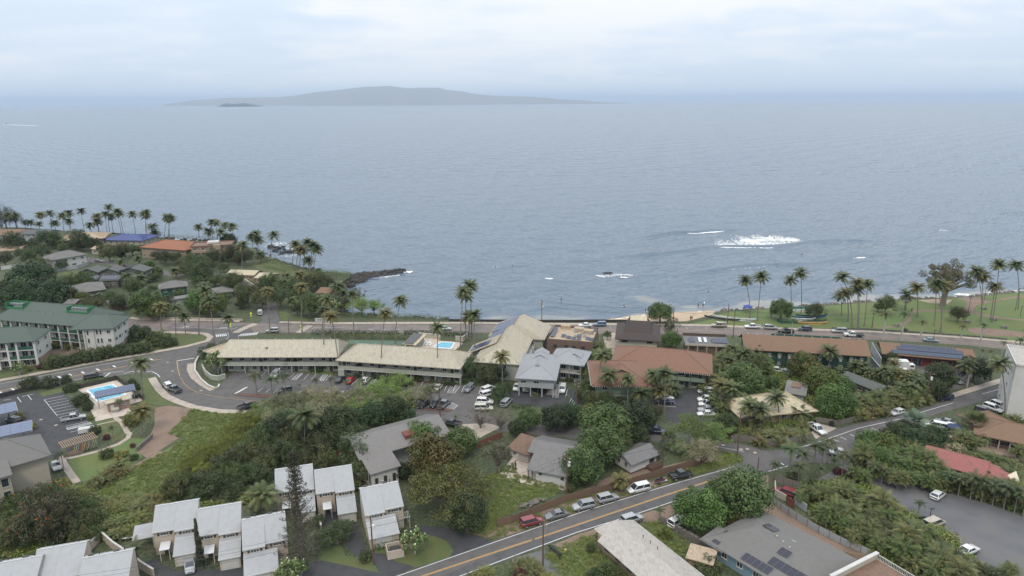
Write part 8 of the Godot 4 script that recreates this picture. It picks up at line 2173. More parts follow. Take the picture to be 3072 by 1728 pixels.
func box_truck():
	var o := thing("box_truck", "white box truck beside the dark red store", "truck",Vector3(119.1,.04,-194.9),-0.15)
	block(o, "cargo_box", car_paint(Color(.68,.68,.67)),-3.4,1.4,.8,3.2,-1.15,1.15)
	block(o, "cab", car_paint(Color(.66,.66,.65)),1.45,3.2,.5,2.2,-1.0,1.0)
	part("windscreen", unit_box(), M.glass, o,Vector3(3.2,1.75,0),Vector3(.06,.7,1.8))
	for s in [-1.0,1.0]: part("side_window", unit_box(), M.glass, o,Vector3(2.4,1.75, s),Vector3(1.0,.6,.06))
	block(o, "chassis", M.black,-3.3,3.0,.45,.8,-.8,.8)
	wheels(o,[-2.2,2.4],.95,.45)

func wheels(o: Node, axles: Array, half: float, r: float):
	for ax in axles:
		for s in [-1.0,1.0]:
			var b := MB.new()
			b.lathe([Vector2(.01,-.12),Vector2(r * .95,-.12),Vector2(r,0),Vector2(r * .95,.12),Vector2(.01,.12)],Vector3.ZERO,12)
			var w := part("wheel", b.mesh(), cache["tyre"], o,Vector3(ax, r, s * half))
			w.rotation.x = PI / 2

func flatbed():
	var q := Vector2(118.8,-225.8)
	var o := thing("flatbed_truck", "white cab truck with black flat bed on beach road", "truck",Vector3(q.x,.04, q.y),2.94)
	var d := car_parts("pickup")
	var b := MB.new()
	b.box(Vector3(-.9,.5,-.95),Vector3(1.4,1.15,.95)); b.box(Vector3(1.4,.5,-.92),Vector3(2.8,1.08,.92))
	part("cab_body", b.mesh(), car_paint(Color(.66,.66,.65)), o)
	part("cab_roof", d.roof, car_paint(Color(.66,.66,.65)), o,Vector3(0,.05,0)); part("windscreen", d.windscreen, M.glass, o); part("rear_window", d.rear_window, M.glass, o); part("side_window", d.side_a, M.glass, o); part("side_window", d.side_b, M.glass, o)
	block(o, "flat_bed", M.black,-3.6,-1.0,.85,1.05,-1.1,1.1)
	for k in 3: block(o, "stake", M.black,-3.6 + k * 1.2,-3.5 + k * 1.2,1.05,1.55,1.0,1.1)
	wheels(o,[-2.4,1.8],.9,.42)

# ---------------------------------------------------------------- poles, wires, signs, shore, people, small things
func pole(label: String, x: float, z: float, h: float, arms := 1, can := false, called := "utility_pole") -> Node3D:
	var o := thing(called, label, "pole",Vector3(x,0, z),0.0, "utility poles")
	var b := MB.new()
	b.tube([Vector3(0,-.2,0),Vector3(0, h * .5,0),Vector3(0, h,0)],[.17,.14,.11],8)
	part("shaft", b.mesh(), M.trim_brown, o)
	for k in arms:
		var a := part("crossarm", unit_box(), M.wood, o,Vector3(0, h - .5 - k * .9,0),Vector3(.12,.14,2.2),.5)
		for s in [-.45,0.0,.45]: part("insulator", unit_box(), M.rail, a,Vector3(0,1.0, s),Vector3(.9,1.3,.05))
	if can:
		var c := MB.new()
		c.lathe([Vector2(.01,0),Vector2(.28,0),Vector2(.3,.9),Vector2(.01,1.0)],Vector3.ZERO,10)
		part("transformer", c.mesh(), M.rail, o,Vector3(.42, h - 2.4,.1))
	return o

func wire(label: String, a: Vector3, b: Vector3, sag: float, r := .022):
	var m := MB.new()
	var p := []
	var rr := []
	for i in 13:
		var t := i / 12.0
		p.append(a.lerp(b, t) - Vector3(0, sag * 4 * t * (1 - t),0)); rr.append(r)
	m.tube(p, rr,4)
	var o := thing("power_line", label, "wire")
	part("cable", m.mesh(), M.black, o)

func poles():
	pole("dark utility pole behind the brown fence and grey cars",11.01,-124.8,10.64,2, true)
	pole("brown utility pole at bottom edge beside near street",5.24,-104,9.64,1, false)
	pole("utility pole with round transformer beside the townhouse hedge",-25,-105,9.76,1, true)
	pole("tall dark pole at the junction grass corner",52.1,-142.8,11.25,1, false)
	pole("short leaning dark pole on lower side of junction",54.3,-135.5,3.98,0, false)
	pole("tall utility pole right of the motel wing",10.28,-225.9,13.85,2, true)
	pole("lot pole with light bars before the condominium",17.01,-167.7,8.6,2, false)
	pole("leaning dark pole by the round tree on beach",60.6,-244.6,5.74,0, false)
	pole("thin dark pole behind the round beach tree",58,-253,5.23,0, false)
	pole("dark pole by the white canoes on beach",79.7,-240.7,7.96,0, false)
	pole("leaning pole before the small brown shop",76.8,-224.7,10.68,0, false)
	pole("slim pole between motel lot and tile roofed house",-18.88,-162.9,9.52,1, false)
	pole("utility pole with transformers in the palm belt",112.1,-170.5,9.56,1, true)
	pole("utility pole at the corner of beach and right streets",147.2,-188,10.94,2, false)
	pole("leaning utility pole at the park entrance",130.4,-235,5.85,1, false)
	pole("dark utility pole among the far left houses",-272.9,-384,8.79,1, false)
	pole("utility pole behind the hotel roof",-176.5,-263.4,10.16,1, false)
	var runs := [["from the townhouse pole to the fence pole",Vector3(-25,9.36,-105),Vector3(11.01,10.24,-124.8)],["from the fence pole to the junction pole",Vector3(11.01,10.24,-124.8),Vector3(52.1,10.85,-142.8)],["from the townhouse pole out past the pine",Vector3(-25,9.36,-105),Vector3(-75,9.5,-88)],["from the junction pole along the right street",Vector3(52.1,10.85,-142.8),Vector3(112.1,9.16,-170.5)],["along the right street to the beach road corner",Vector3(112.1,9.16,-170.5),Vector3(147.2,10.54,-188)],["above the seawall towards the beach poles",Vector3(10.28,13.45,-225.9),Vector3(60.6,5.34,-244.6)],["along the beach road past the white canoes",Vector3(60.6,5.34,-244.6),Vector3(79.7,7.56,-240.7)],["above the beach road towards the park entrance",Vector3(76.8,10.28,-224.7),Vector3(130.4,5.45,-235)],["over the far left gardens",Vector3(-272.9,8.39,-384),Vector3(-176.5,9.76,-263.4)]]
	for r in runs:
		wire("upper black power line " + r[0], r[1] + Vector3(.3,.1,.6), r[2] + Vector3(.3,.1,.6),1.1)
		wire("middle black power line " + r[0], r[1] + Vector3(-.3,.1,-.6), r[2] + Vector3(-.3,.1,-.6),1.3)
		wire("lower black cable " + r[0], r[1] + Vector3(0,-1.6,0), r[2] + Vector3(0,-1.6,0),1.4,.035)
	wire("thin guy wire slanting over the near street",Vector3(11.01,10.24,-124.8) + Vector3(0,-2.5,0),Vector2(5.95,-111.5).x * Vector3.RIGHT + Vector2(5.95,-111.5).y * Vector3.BACK,.1)
	wire("thin black service line over the lower right palms",Vector3(64.1,7,-108.2),Vector3(76,5,-93.2),.8)
	var spots := [[-97.6,-243.9,4.49],[-101.7,-234.5,3.52],[-75.7,-232.8,3.2]]
	var where := ["above the landward beach road pavement", "at the corner by the zebra crossing", "behind the motel roof at the crossing"]
	for i in 3:
		var o := thing("crossing_sign", "fluorescent yellow green diamond sign " + where[i], "sign",Vector3(spots[i][0],0, spots[i][1]),0.0, "pedestrian crossing signs")
		var h: float = spots[i][2]
		part("post", unit_box(), M.metal, o,Vector3(0, h / 2,0),Vector3(.09, h,.09))
		for k in 2:
			var d := part("panel", unit_box(), cached_plain("fluo",.62,.78,.04), o,Vector3(0, h - .55 - k * .95,.07),Vector3(.72,.72,.04) if k == 0 else Vector3(.7,.36,.04))
			if k == 0: d.rotation.z = PI / 4
	for a in [[[81.1,-116.4],3.4, "black lamp post at the edge of gravel lot"],[[146,-223.6],3.0, "short white lamp by the beach road pavement"],[[193.2,-247.6],4.0, "park lamp post near the right path"],[[155,-257.3],4.0, "park lamp post beside the curving path"],[[176.9,-253],6.0, "tall park pole at the path fork"],[[191.3,-265.6],6.0, "tall park pole near the sandy gap"],[[196.7,-255.2],9.0, "tall dark park pole at right"]]:
		var o := thing("lamp_post", a[2], "lamp post",Vector3(a[0][0],0, a[0][1]))
		var h: float = a[1]
		var b := MB.new()
		b.tube([Vector3(0,-.1,0),Vector3(0, h,0)],[.09,.06],6)
		part("shaft", b.mesh(), M.black, o)
		part("lantern", unit_box(), M.black, o,Vector3(.2, h,0),Vector3(.7,.14,.3))

func cached_plain(key: String, r: float, g: float, b: float, rough := .6) -> Material:
	if not cache.has(key): cache[key] = plain(r, g, b, rough)
	return cache[key]

# rocks
func rock_mesh(seed_: int) -> ArrayMesh:
	rng.seed = seed_
	var b := MB.new()
	var n := FastNoiseLite.new()
	n.seed = seed_; n.frequency = .9
	var rows := []
	for j in 6:
		var row := []
		for i in 9:
			var th := PI * j / 5.0
			var ph := TAU * i / 9.0
			var d := Vector3(sin(th) * cos(ph), cos(th), sin(th) * sin(ph))
			row.append(d * (.78 + .42 * n.get_noise_3dv(d * 1.6)) * Vector3(1,.7,1))
		rows.append(row)
	for j in 5:
		for i in 9:
			var k := (i + 1) % 9
			b.quad(rows[j][i], rows[j][k], rows[j + 1][k], rows[j + 1][i])
	return b.mesh()

func rocks():
	var shapes := []
	for k in 6: shapes.append(rock_mesh(60 + k))
	var scatter := func(called: String, label: String, flat: Array, width: float, n: int, lo: float, hi: float, y: float, mat: Material, seed_: int, taper := false):
		var o := thing(called, label, "rocks")
		var p := pts(flat)
		rng.seed = seed_
		var total := 0.0
		for i in p.size() - 1: total += p[i].distance_to(p[i + 1])
		for k in n:
			var d := rng.randf() * total
			var u := d / total
			var i := 0
			while i < p.size() - 2 and d > p[i].distance_to(p[i + 1]):
				d -= p[i].distance_to(p[i + 1]); i += 1
			var dir := (p[i + 1] - p[i]).normalized()
			var wd := width * (1.0 - .75 * u if taper else 1.0)
			var off := rng.randf_range(-.5,.5)
			var q := p[i] + dir * d + Vector2(-dir.y, dir.x) * off * wd
			var s := rng.randf_range(lo, hi)
			var m := part("rock", shapes[rng.randi() % 6], mat, o,Vector3(q.x, y + (1.0 - absf(off) * 2.0) * (1.2 if taper else .2) - (1.0 * u if taper else 0.0), q.y),Vector3(s, s * rng.randf_range(.6,1.0), s))
			m.rotation = Vector3(rng.randf() * .5, rng.randf() * TAU, rng.randf() * .5)
	scatter.call("rock_jetty", "long jetty of black lava rocks reaching into the cove",[-83,-306.8,-79.6,-316,-72.9,-324.7,-64,-329.5,-54.6,-335.7],20.0,280,.9,2.3,-2.2, M.lava,5, true)
	scatter.call("shore_rocks", "dark rocks at the foot of the jetty and street end",[-84.1,-296.6,-83.5,-305.2,-80,-311.5,-74.6,-314.7],6.0,70,.6,1.6,-2.0, M.lava,6)
	scatter.call("shore_rocks", "dark boulders washed by surf off the point",[-142.9,-382.3,-135.9,-390.3,-132,-394.5,-122.8,-374],26.0,26,1.0,3.2,-2.6, M.lava,7)
	scatter.call("shore_rocks", "grey boulder edging between the park lawn and sea",[80.3,-258.4,87.5,-261.4,103.4,-263.8,113.1,-265,126.5,-267.1,143.2,-271.3,156.7,-273.5,171,-276.6,193.2,-278.5,209.1,-283.2,223,-286.1],3.5,260,.6,1.25,-1.2, M.stone,8)
	scatter.call("shore_rocks", "dark reef rock awash in the middle of the cove",[44.9,-326.9,49.6,-326.8],4.0,14,.7,1.5,-2.6, M.lava,9)
	scatter.call("shore_rocks", "dark rocks along the low shore by the cove road",[-81.5,-286.9,-74.5,-276.1,-67.7,-263.4,-52.2,-257.8,-42.2,-256.7,-24.6,-252.6],4.0,120,.6,1.3,-2.2, M.lava,10)
	scatter.call("shore_rocks", "dark rocks along the far left shoreline",[-261.8,-438,-229.7,-425.8,-170.6,-407,-141.1,-367.9,-121.7,-351.9,-97.5,-332.9],6.0,150,.8,2.0,-2.2, M.lava,11)
	scatter.call("rubble_pile", "pile of timber and stone rubble below the palm belt",[67.1,-107.5,69.1,-105.5,71,-102.5],1.6,45,.2,.5,.2, M.wood_pale,12)
	scatter.call("log_pile", "old stumps and rubble on the cottage lawn",[1.8,-122.2,3.88,-124,6.39,-125.1],1.6,22,.3,.7,.2, M.stone,13)

# foam: heaps of small white froth domes
func foam(flat: Array, width: float, n: int, lo: float, hi: float, b: MB, skew := 0.0):
	var p := pts(flat)
	for k in n:
		var t := rng.randf() * (p.size() - 1)
		var i := mini(int(t), p.size() - 2)
		var u := pow(rng.randf(),1.0 + skew)
		var a := p[i].lerp(p[i + 1], t - i)
		var dir := (p[i + 1] - p[i]).normalized()
		var q := a + Vector2(dir.y,-dir.x) * (u - (.5 if skew == 0.0 else 0.0)) * width * (.25 + .75 * pow(sin(PI * t / (p.size() - 1)),.7)) * rng.randf_range(.5,1.2)
		var s := rng.randf_range(lo, hi) * (1.0 - .5 * u) * .62
		var y := SEA + .12 + rng.randf() * .2 + swell(q.x, q.y)
		var ring := []
		for j in 6:
			var an := TAU * j / 6 + k
			ring.append(Vector3(q.x + cos(an) * s * rng.randf_range(.8,1.7), y - .1, q.y + sin(an) * s * rng.randf_range(.5,.9)))
		for j in 6: b.tri(Vector3(q.x, y + s * .28, q.y), ring[(j + 1) % 6], ring[j])

func surf():
	rng.seed = 21
	var b := MB.new()
	foam([110.8,-431.7,117.5,-429.2,130.7,-433.3,140.4,-440],7.0,3200,.5,1.0, b,.6)
	foam([119.8,-387.5,132.6,-387.8,142.7,-387,148.4,-387.4,158.3,-390.8,178.4,-400],36.0,3600,.3,.85, b,1.3)
	foam([119.8,-387.5,132.5,-387.5,148.4,-387.4,158.3,-390.8,178.4,-400],3.5,1500,.4,1.0, b)
	foam([139.8,-404.5,150.1,-413.6,158.9,-416.5,166.9,-413.1,173.5,-406.7],20.0,1500,.3,.8, b)
	foam([131,-345.2,140.7,-345,154.6,-348.7,160.3,-349.8],3.5,700,.3,.75, b,.8)
	foam([149.1,-346.6,160.6,-349.3,174.8,-355.1,190.8,-359.5],1.2,260,.25,.5, b); foam([104.6,-332.3,131.9,-342],.8,60,.2,.4, b)
	foam([167.8,-353.6,173.6,-354.9],2.0,120,.3,.7, b); foam([185.3,-358.7,190.3,-359.6],2.2,170,.3,.8, b)
	foam([277.7,-438.1,286.5,-438.2],3.0,160,.4,.8, b); foam([364.3,-506,373.7,-506.7],3.0,70,.4,.8, b)
	foam([16.02,-317.6,19.55,-316.8],3.0,100,.25,.6, b); foam([40.8,-323.4,45.8,-320.9,52.7,-324.7,58.9,-322.6],5.0,260,.2,.6, b); foam([52.4,-319.6,55.7,-319.2],2.0,90,.3,.6, b)
	foam([34.3,-252.2,40.4,-254.5,43.3,-255.8],1.6,240,.2,.5, b); foam([44.8,-256.3,49.5,-257.7],1.3,130,.2,.5, b); foam([51.3,-258.7,55.4,-259.8],1.3,100,.2,.5, b); foam([67,-259.9,74.4,-262.5,76.7,-263.6],1.0,110,.2,.45, b)
	foam([193.1,-286.2,197.1,-286.9,199.4,-284.5],4.0,220,.3,.8, b); foam([209,-289.1,227.8,-292.4],1.6,140,.2,.5, b)
	foam([-263.8,-441.6,-247.9,-436.3,-232.6,-431.5],8.0,260,.5,1.2, b); foam([-225.5,-423.7,-172.7,-412.3],4.0,120,.5,1.0, b)
	foam([-144.6,-393.8,-141.8,-408.4,-130.2,-396.3,-121.1,-393.2],14.0,150,.4,.8, b); foam([-139.3,-372.2,-127.1,-366.8,-121.1,-374.3],10.0,90,.3,.6, b)
	foam([-55.5,-335.6,-52.6,-332.4,-50.4,-334.4],4.0,200,.3,.7, b); foam([-64,-321.5,-59.8,-322.4,-55.1,-326.3],1.6,110,.25,.5, b)
	foam([-2036,-2822.2,-1944.5,-2769.7,-1809.1,-2675.6],9.0,240,2.0,5.0, b)
	struct("foam", b.mesh(), M.foam, "stuff")
	var q := Vector2(-2092.5,-2912.9)
	var o := thing("motorboat", "tiny motorboat trailing a white wake near left horizon", "boat",Vector3(q.x, SEA, q.y),2.9)
	var h := MB.new()
	h.hexa([Vector3(-5,-.4,-1.2),Vector3(5,-.4,-.3),Vector3(5,-.4,.3),Vector3(-5,-.4,1.2),Vector3(-5.4,1.3,-1.7),Vector3(7,1.9,-.2),Vector3(7,1.9,.2),Vector3(-5.4,1.3,1.7)])
	part("hull", h.mesh(), M.w_white, o)
	block(o, "cabin", M.trim_dark,-2.5,2,1.3,3.4,-1.2,1.2)

# people: one body from a chain of tapered limbs, meshed from a smooth field
func body_mesh(pose: String) -> ArrayMesh:
	var key := "body" + pose
	if cache.has(key): return cache[key]
	var j := {"hip": Vector3(0,.93,0), "chest": Vector3(0,1.3,.02), "neck": Vector3(0,1.48,0), "head": Vector3(0,1.63,.02), "ls": Vector3(-.19,1.4,0), "rs": Vector3(.19,1.4,0), "le": Vector3(-.25,1.13,.02), "re": Vector3(.25,1.13,.02), "lh": Vector3(-.24,.87,.1), "rh": Vector3(.24,.87,.1), "lk": Vector3(-.11,.5,.03), "rk": Vector3(.11,.5,.03), "lf": Vector3(-.11,.06,-.02), "rf": Vector3(.11,.06,-.02), "lt": Vector3(-.12,.04,.16), "rt": Vector3(.12,.04,.16)}
	if pose == "walk":
		j.lk = Vector3(-.1,.5,.18); j.lf = Vector3(-.1,.08,.26); j.lt = Vector3(-.1,.08,.44); j.rk = Vector3(.1,.5,-.03); j.rf = Vector3(.1,.1,-.3); j.rt = Vector3(.1,.04,-.14); j.lh = Vector3(-.27,.9,-.12); j.rh = Vector3(.27,.95,.24); j.re = Vector3(.26,1.14,.08)
	elif pose == "paddle":
		j.re = Vector3(.28,1.22,.2); j.rh = Vector3(.1,1.18,.42); j.le = Vector3(-.26,1.1,.18); j.lh = Vector3(-.02,.95,.42); j.lk = Vector3(-.16,.5,.1); j.rk = Vector3(.16,.5,.1)
	elif pose == "prone":
		for k in j: j[k] = Vector3(j[k].x * 1.1,.2 + j[k].z * .5 + maxf(0, j[k].y - 1.2) * .3, j[k].y - .9)
		j.lh = Vector3(-.3,.1,.75); j.rh = Vector3(.32,.08,.3)
	var bones := [["hip", "chest",.15,.16],["chest", "neck",.15,.065],["neck", "head",.06,.105],["ls", "le",.065,.048],["le", "lh",.046,.036],["rs", "re",.065,.048],["re", "rh",.046,.036],["ls", "rs",.07,.07],["hip", "lk",.1,.065],["lk", "lf",.062,.042],["hip", "rk",.1,.065],["rk", "rf",.062,.042],["lf", "lt",.045,.04],["rf", "rt",.045,.04]]
	var lo := Vector3(1e9,1e9,1e9)
	var hi := -lo
	for k in j:
		lo = lo.min(j[k]); hi = hi.max(j[k])
	lo -= Vector3.ONE * .2; hi += Vector3.ONE * .2
	var c := .04
	var n := Vector3i(((hi - lo) / c).ceil()) + Vector3i.ONE
	var f := PackedFloat32Array()
	f.resize(n.x * n.y * n.z)
	for z in n.z:
		for y in n.y:
			for x in n.x:
				var p := lo + Vector3(x, y, z) * c
				var s := 0.0
				for bn in bones:
					var a: Vector3 = j[bn[0]]
					var d: Vector3 = j[bn[1]] - a
					var t := clampf((p - a).dot(d) / d.length_squared(),0,1)
					s += exp(-((p - a - d * t).length() - lerpf(bn[2], bn[3], t)) * 34.0)
				f[(z * n.y + y) * n.x + x] = -log(maxf(s,1e-30)) / 34.0
	var b := MB.new()
	var at := {}
	var vert := func(x: int, y: int, z: int) -> Vector3:
		var id := (z * n.y + y) * n.x + x
		if not at.has(id):
			var sum := Vector3.ZERO
			var m := 0
			for e in [[0,0,0,1,0,0],[0,1,0,1,1,0],[0,0,1,1,0,1],[0,1,1,1,1,1],[0,0,0,0,1,0],[1,0,0,1,1,0],[0,0,1,0,1,1],[1,0,1,1,1,1],[0,0,0,0,0,1],[1,0,0,1,0,1],[0,1,0,0,1,1],[1,1,0,1,1,1]]:
				var g0 := f[((z + e[2]) * n.y + y + e[1]) * n.x + x + e[0]]
				var g1 := f[((z + e[5]) * n.y + y + e[4]) * n.x + x + e[3]]
				if (g0 < 0) != (g1 < 0):
					sum += Vector3(x + e[0], y + e[1], z + e[2]).lerp(Vector3(x + e[3], y + e[4], z + e[5]), g0 / (g0 - g1)); m += 1
			at[id] = lo + (sum / maxf(m,1)) * c
		return at[id]
	for z in range(1, n.z - 1):
		for y in range(1, n.y - 1):
			for x in range(1, n.x - 1):
				var v := f[(z * n.y + y) * n.x + x] < 0
				for ax in 3:
					var o: Vector3i = [Vector3i(1,0,0),Vector3i(0,1,0),Vector3i(0,0,1)][ax]
					if v == (f[((z + o.z) * n.y + y + o.y) * n.x + x + o.x] < 0): continue
					var u: Vector3i = [Vector3i(0,1,0),Vector3i(0,0,1),Vector3i(1,0,0)][ax]
					var w: Vector3i = [Vector3i(0,0,1),Vector3i(1,0,0),Vector3i(0,1,0)][ax]
					var q := Vector3i(x, y, z)
					var p0: Vector3 = vert.call(q.x, q.y, q.z)
					var p1: Vector3 = vert.call(q.x - u.x, q.y - u.y, q.z - u.z)
					var p2: Vector3 = vert.call(q.x - u.x - w.x, q.y - u.y - w.y, q.z - u.z - w.z)
					var p3: Vector3 = vert.call(q.x - w.x, q.y - w.y, q.z - w.z)
					if v: b.quad(p0, p3, p2, p1)
					else: b.quad(p0, p1, p2, p3)
	cache[key] = b.smooth()
	return cache[key]

func person(label: String, pose: String, at: Vector3, turn: float, shirt: Color, shorts: Color):
	var o := thing("person", label, "person", at, turn, "people on the shore and in the water")
	part("body", body_mesh(pose), cached_plain("skin",.26,.15,.1), o)
	var up := pose != "prone"
	var b := MB.new()
	b.lathe([Vector2(.17,.98),Vector2(.19,1.15),Vector2(.215,1.35),Vector2(.16,1.46),Vector2(.06,1.5)],Vector3.ZERO,10)
	var sh := part("shirt", b.mesh(), cached_plain("sh%s" % shirt, shirt.r, shirt.g, shirt.b,.9), o,Vector3(0,0,.01) if up else Vector3(0,.22,-.9),Vector3(1,1,.82))
	b = MB.new()
	b.lathe([Vector2(.2,.62),Vector2(.2,.8),Vector2(.18,1.0)],Vector3.ZERO,10)
	var st := part("shorts", b.mesh(), cached_plain("so%s" % shorts, shorts.r, shorts.g, shorts.b,.9), o,Vector3.ZERO if up else Vector3(0,.22,-.9),Vector3(1.05,1,.85))
	b = MB.new()
	b.lathe([Vector2(.115,1.6),Vector2(.12,1.68),Vector2(.08,1.75),Vector2(.01,1.765)],Vector3.ZERO,8)
	var hr := part("hair", b.mesh(), cached_plain("hair",.02,.014,.01,.9), o,Vector3(0,0,-.01) if up else Vector3(0,.3,-.82))
	if not up:
		for q in [sh, st, hr]: q.rotation.x = PI / 2
	return o

func board_mesh(l: float, w: float, t := .08) -> ArrayMesh:
	var key := "board%.2f_%.2f" % [l, w]
	if not cache.has(key):
		var b := MB.new()
		var rows := []
		for i in 11:
			var u := i / 10.0
			var k := pow(sin(clampf(u * .94 + .05,0,1) * PI),.55)
			var x := (u - .5) * l
			var y := .12 * pow(absf(u - .45) * 2,3)
			rows.append([Vector3(x, y,-w / 2 * k),Vector3(x, y + t * k,-w / 3 * k),Vector3(x, y + t * k, w / 3 * k),Vector3(x, y, w / 2 * k),Vector3(x, y - t * .4 * k,0)])
		for i in 10:
			for k in 5: b.quad(rows[i][k], rows[i][(k + 1) % 5], rows[i + 1][(k + 1) % 5], rows[i + 1][k])
		cache[key] = b.mesh()
	return cache[key]

func surfboard(label: String, at: Vector3, turn: float, col: Color, l := 2.9) -> Node3D:
	var o := thing("surfboard", label, "surfboard", at, turn, "surfboards")
	part("deck", board_mesh(l,.56), cached_plain("b%s" % col, col.r, col.g, col.b,.3), o)
	for k in [-.12,0.0,.12]: part("fin", unit_box(), M.black, o,Vector3(-l * .43,-.08, k),Vector3(.14,.16,.015))
	return o

func canoe(label: String, at: Vector3, turn: float, col: Color, l := 12.0):
	var o := thing("outrigger_canoe", label, "canoe", at, turn, "outrigger canoes")
	var b := MB.new()
	var rows := []
	for i in 13:
		var u := i / 12.0
		var k := pow(sin(clampf(u * .96 + .02,0,1) * PI),.5)
		var x := (u - .5) * l
		var rise := .5 * pow(absf(u - .5) * 2,4)
		rows.append([Vector3(x,.55 + rise,-.26 * k),Vector3(x,.1 + rise,-.2 * k),Vector3(x, rise * .9,0),Vector3(x,.1 + rise,.2 * k),Vector3(x,.55 + rise,.26 * k),Vector3(x,.42 + rise,0)])
	for i in 12:
		for k in 6: b.quad(rows[i][k], rows[i][(k + 1) % 6], rows[i + 1][(k + 1) % 6], rows[i + 1][k])
	part("hull", b.mesh(), cached_plain("c%s" % col, col.r, col.g, col.b,.3), o)
	var f := MB.new()
	f.tube([Vector3(-2.6,.5,1.7),Vector3(-2.2,.2,1.7),Vector3(2.2,.2,1.7),Vector3(2.8,.6,1.7)],[.04,.12,.12,.04],6)
	part("outrigger_float", f.mesh(), cached_plain("c%s" % col, col.r, col.g, col.b,.3), o)
	for x in [-1.6,1.6]:
		var a := MB.new()
		a.tube([Vector3(x,.56,-.2),Vector3(x,.75,.8),Vector3(x,.3,1.7)],[.045,.045,.04],5)
		part("outrigger_boom", a.mesh(), M.wood_pale, o)

func shore_life():
	var v := func(q: Vector2, y: float) -> Vector3: return Vector3(q.x, y, q.y)
	var blue := Color(.04,.08,.3)
	person("person in blue standing on a board in the cove", "paddle", v.call(Vector2(20.9,-279.1),-2.36),2.2, blue, blue)
	surfboard("white board carrying the standing paddler in the cove", v.call(Vector2(20.9,-279.1),-2.48),.6, Color(.6,.6,.58),3.2)
	person("person lying on a surfboard left of the round beach tree", "prone", v.call(Vector2(46.3,-272.1),-2.5),1.3, Color(.02,.02,.025), Color(.02,.02,.025))
	surfboard("white surfboard under the lying surfer", v.call(Vector2(46.5,-272.1),-2.48),.2, Color(.62,.62,.6))
	person("person wading alone in the shallows left of round beach tree", "walk", v.call(Vector2(54.3,-265.7),-3.0),1.0, Color(.12,.08,.06), Color(.02,.02,.02))
	person("person in dark clothes wading off the beach beside another with board", "stand", v.call(Vector2(77.1,-270.9),-2.9),2.5, Color(.03,.03,.04), Color(.03,.03,.04))
	person("person carrying a white board in the shallows", "stand", v.call(Vector2(79.1,-271.1),-2.8),2.6, Color(.1,.07,.06), Color(.03,.03,.04))
	surfboard("white surfboard held upright by the wading person", v.call(Vector2(80.2,-273.4),-1.6),1.2, Color(.65,.65,.63),2.2)
	person("person lying on a board off the canoe beach", "prone", v.call(Vector2(87.6,-294),-2.5),.8, Color(.2,.03,.03), Color(.02,.02,.03))
	surfboard("white surfboard with rider off the canoe beach", v.call(Vector2(87.6,-294),-2.48),-.5, Color(.66,.66,.64))
	person("surfer sitting far out beyond the jetty tip", "stand", v.call(Vector2(-8.55,-342),-3.3),.4, Color(.02,.02,.03), Color(.02,.02,.03))
	surfboard("white board beside the far out surfer", v.call(Vector2(-8.7,-342),-2.48),.3, Color(.66,.66,.64))
	person("surfer far out left of the reef rock with white board", "stand", v.call(Vector2(0.31,-344),-3.3),.4, Color(.03,.03,.03), Color(.02,.02,.03))
	person("surfer sitting between the breaking waves", "stand", v.call(Vector2(160.2,-368.2),-3.2),.9, Color(.02,.02,.03), Color(.02,.02,.03))
	person("second surfer crouched between the breaking waves", "prone", v.call(Vector2(159.1,-368.2),-2.5),.5, Color(.02,.02,.03), Color(.02,.02,.03))
	person("left of two people standing together on the sand", "stand", v.call(Vector2(67.1,-245),.03),.3, Color(.03,.03,.035), Color(.05,.05,.06))
	person("right of two people standing together on the sand", "stand", v.call(Vector2(67.7,-245.1),.03),-.4, Color(.2,.1,.09), Color(.04,.05,.08))
	person("person by the blue shade tent at the canoe shore", "stand", v.call(Vector2(91.9,-259),.02),1.8, Color(.14,.1,.09), Color(.08,.03,.04))
	person("person in red shirt at the left edge of canoe park", "walk", v.call(Vector2(98.7,-248.5),.02),1.2, Color(.35,.12,.09), Color(.05,.04,.05))
	person("person walking on the curving park path", "walk", v.call(Vector2(155.5,-254),.03),-.4, Color(.03,.03,.03), Color(.06,.06,.07))
	person("second person lower on the curving park path", "walk", v.call(Vector2(150.3,-246.5),.03),2.7, Color(.05,.05,.06), Color(.1,.1,.12))
	person("person walking along beach road by the shop", "walk", v.call(Vector2(58.7,-230.2),.04),1.4, Color(.03,.03,.03), Color(.03,.03,.04))
	canoe("teal canoe nearest the sea on the park lawn", v.call(Vector2(113.2,-258.6),.35),.02, Color(.02,.16,.17),13.5)
	canoe("white canoe beside the seaward teal canoe", v.call(Vector2(112.2,-255.1),.3),.02, Color(.6,.6,.58),12.0)
	canoe("deep blue canoe inside the fenced canoe yard", v.call(Vector2(112,-246.2),.3),0, Color(.02,.11,.2),13.0)
	canoe("dark teal canoe behind blue canoe in the yard", v.call(Vector2(114,-248.3),.3),0, Color(.015,.1,.11),12.0)
	canoe("white canoe front of the fenced yard", v.call(Vector2(109.2,-244.1),.3),-.05, Color(.55,.56,.55),9.0)
	canoe("orange yellow canoe outside the canoe yard fence", v.call(Vector2(110.9,-240.2),.1),-.02, Color(.5,.3,.1),11.0)
	canoe("dark hulled canoe on the sand by beach poles", v.call(Vector2(79.2,-245.8),.1),-.42, Color(.03,.03,.035),13.0)
	canoe("white canoe alongside dark hull on the sand", v.call(Vector2(82.2,-246.7),.1),-.42, Color(.62,.62,.6),13.0)
	canoe("second white canoe pointing at the lawn", v.call(Vector2(84.2,-245.9),.1),-.4, Color(.62,.62,.6),12.0)
	canoe("pale canoe closest to lawn on the beach", v.call(Vector2(87.1,-244.7),.1),-.25, Color(.5,.52,.54),9.0)
	surfboard("small white board lying before the beach canoes", v.call(Vector2(78.2,-242.4),.1),-.35, Color(.66,.66,.64),4.5)
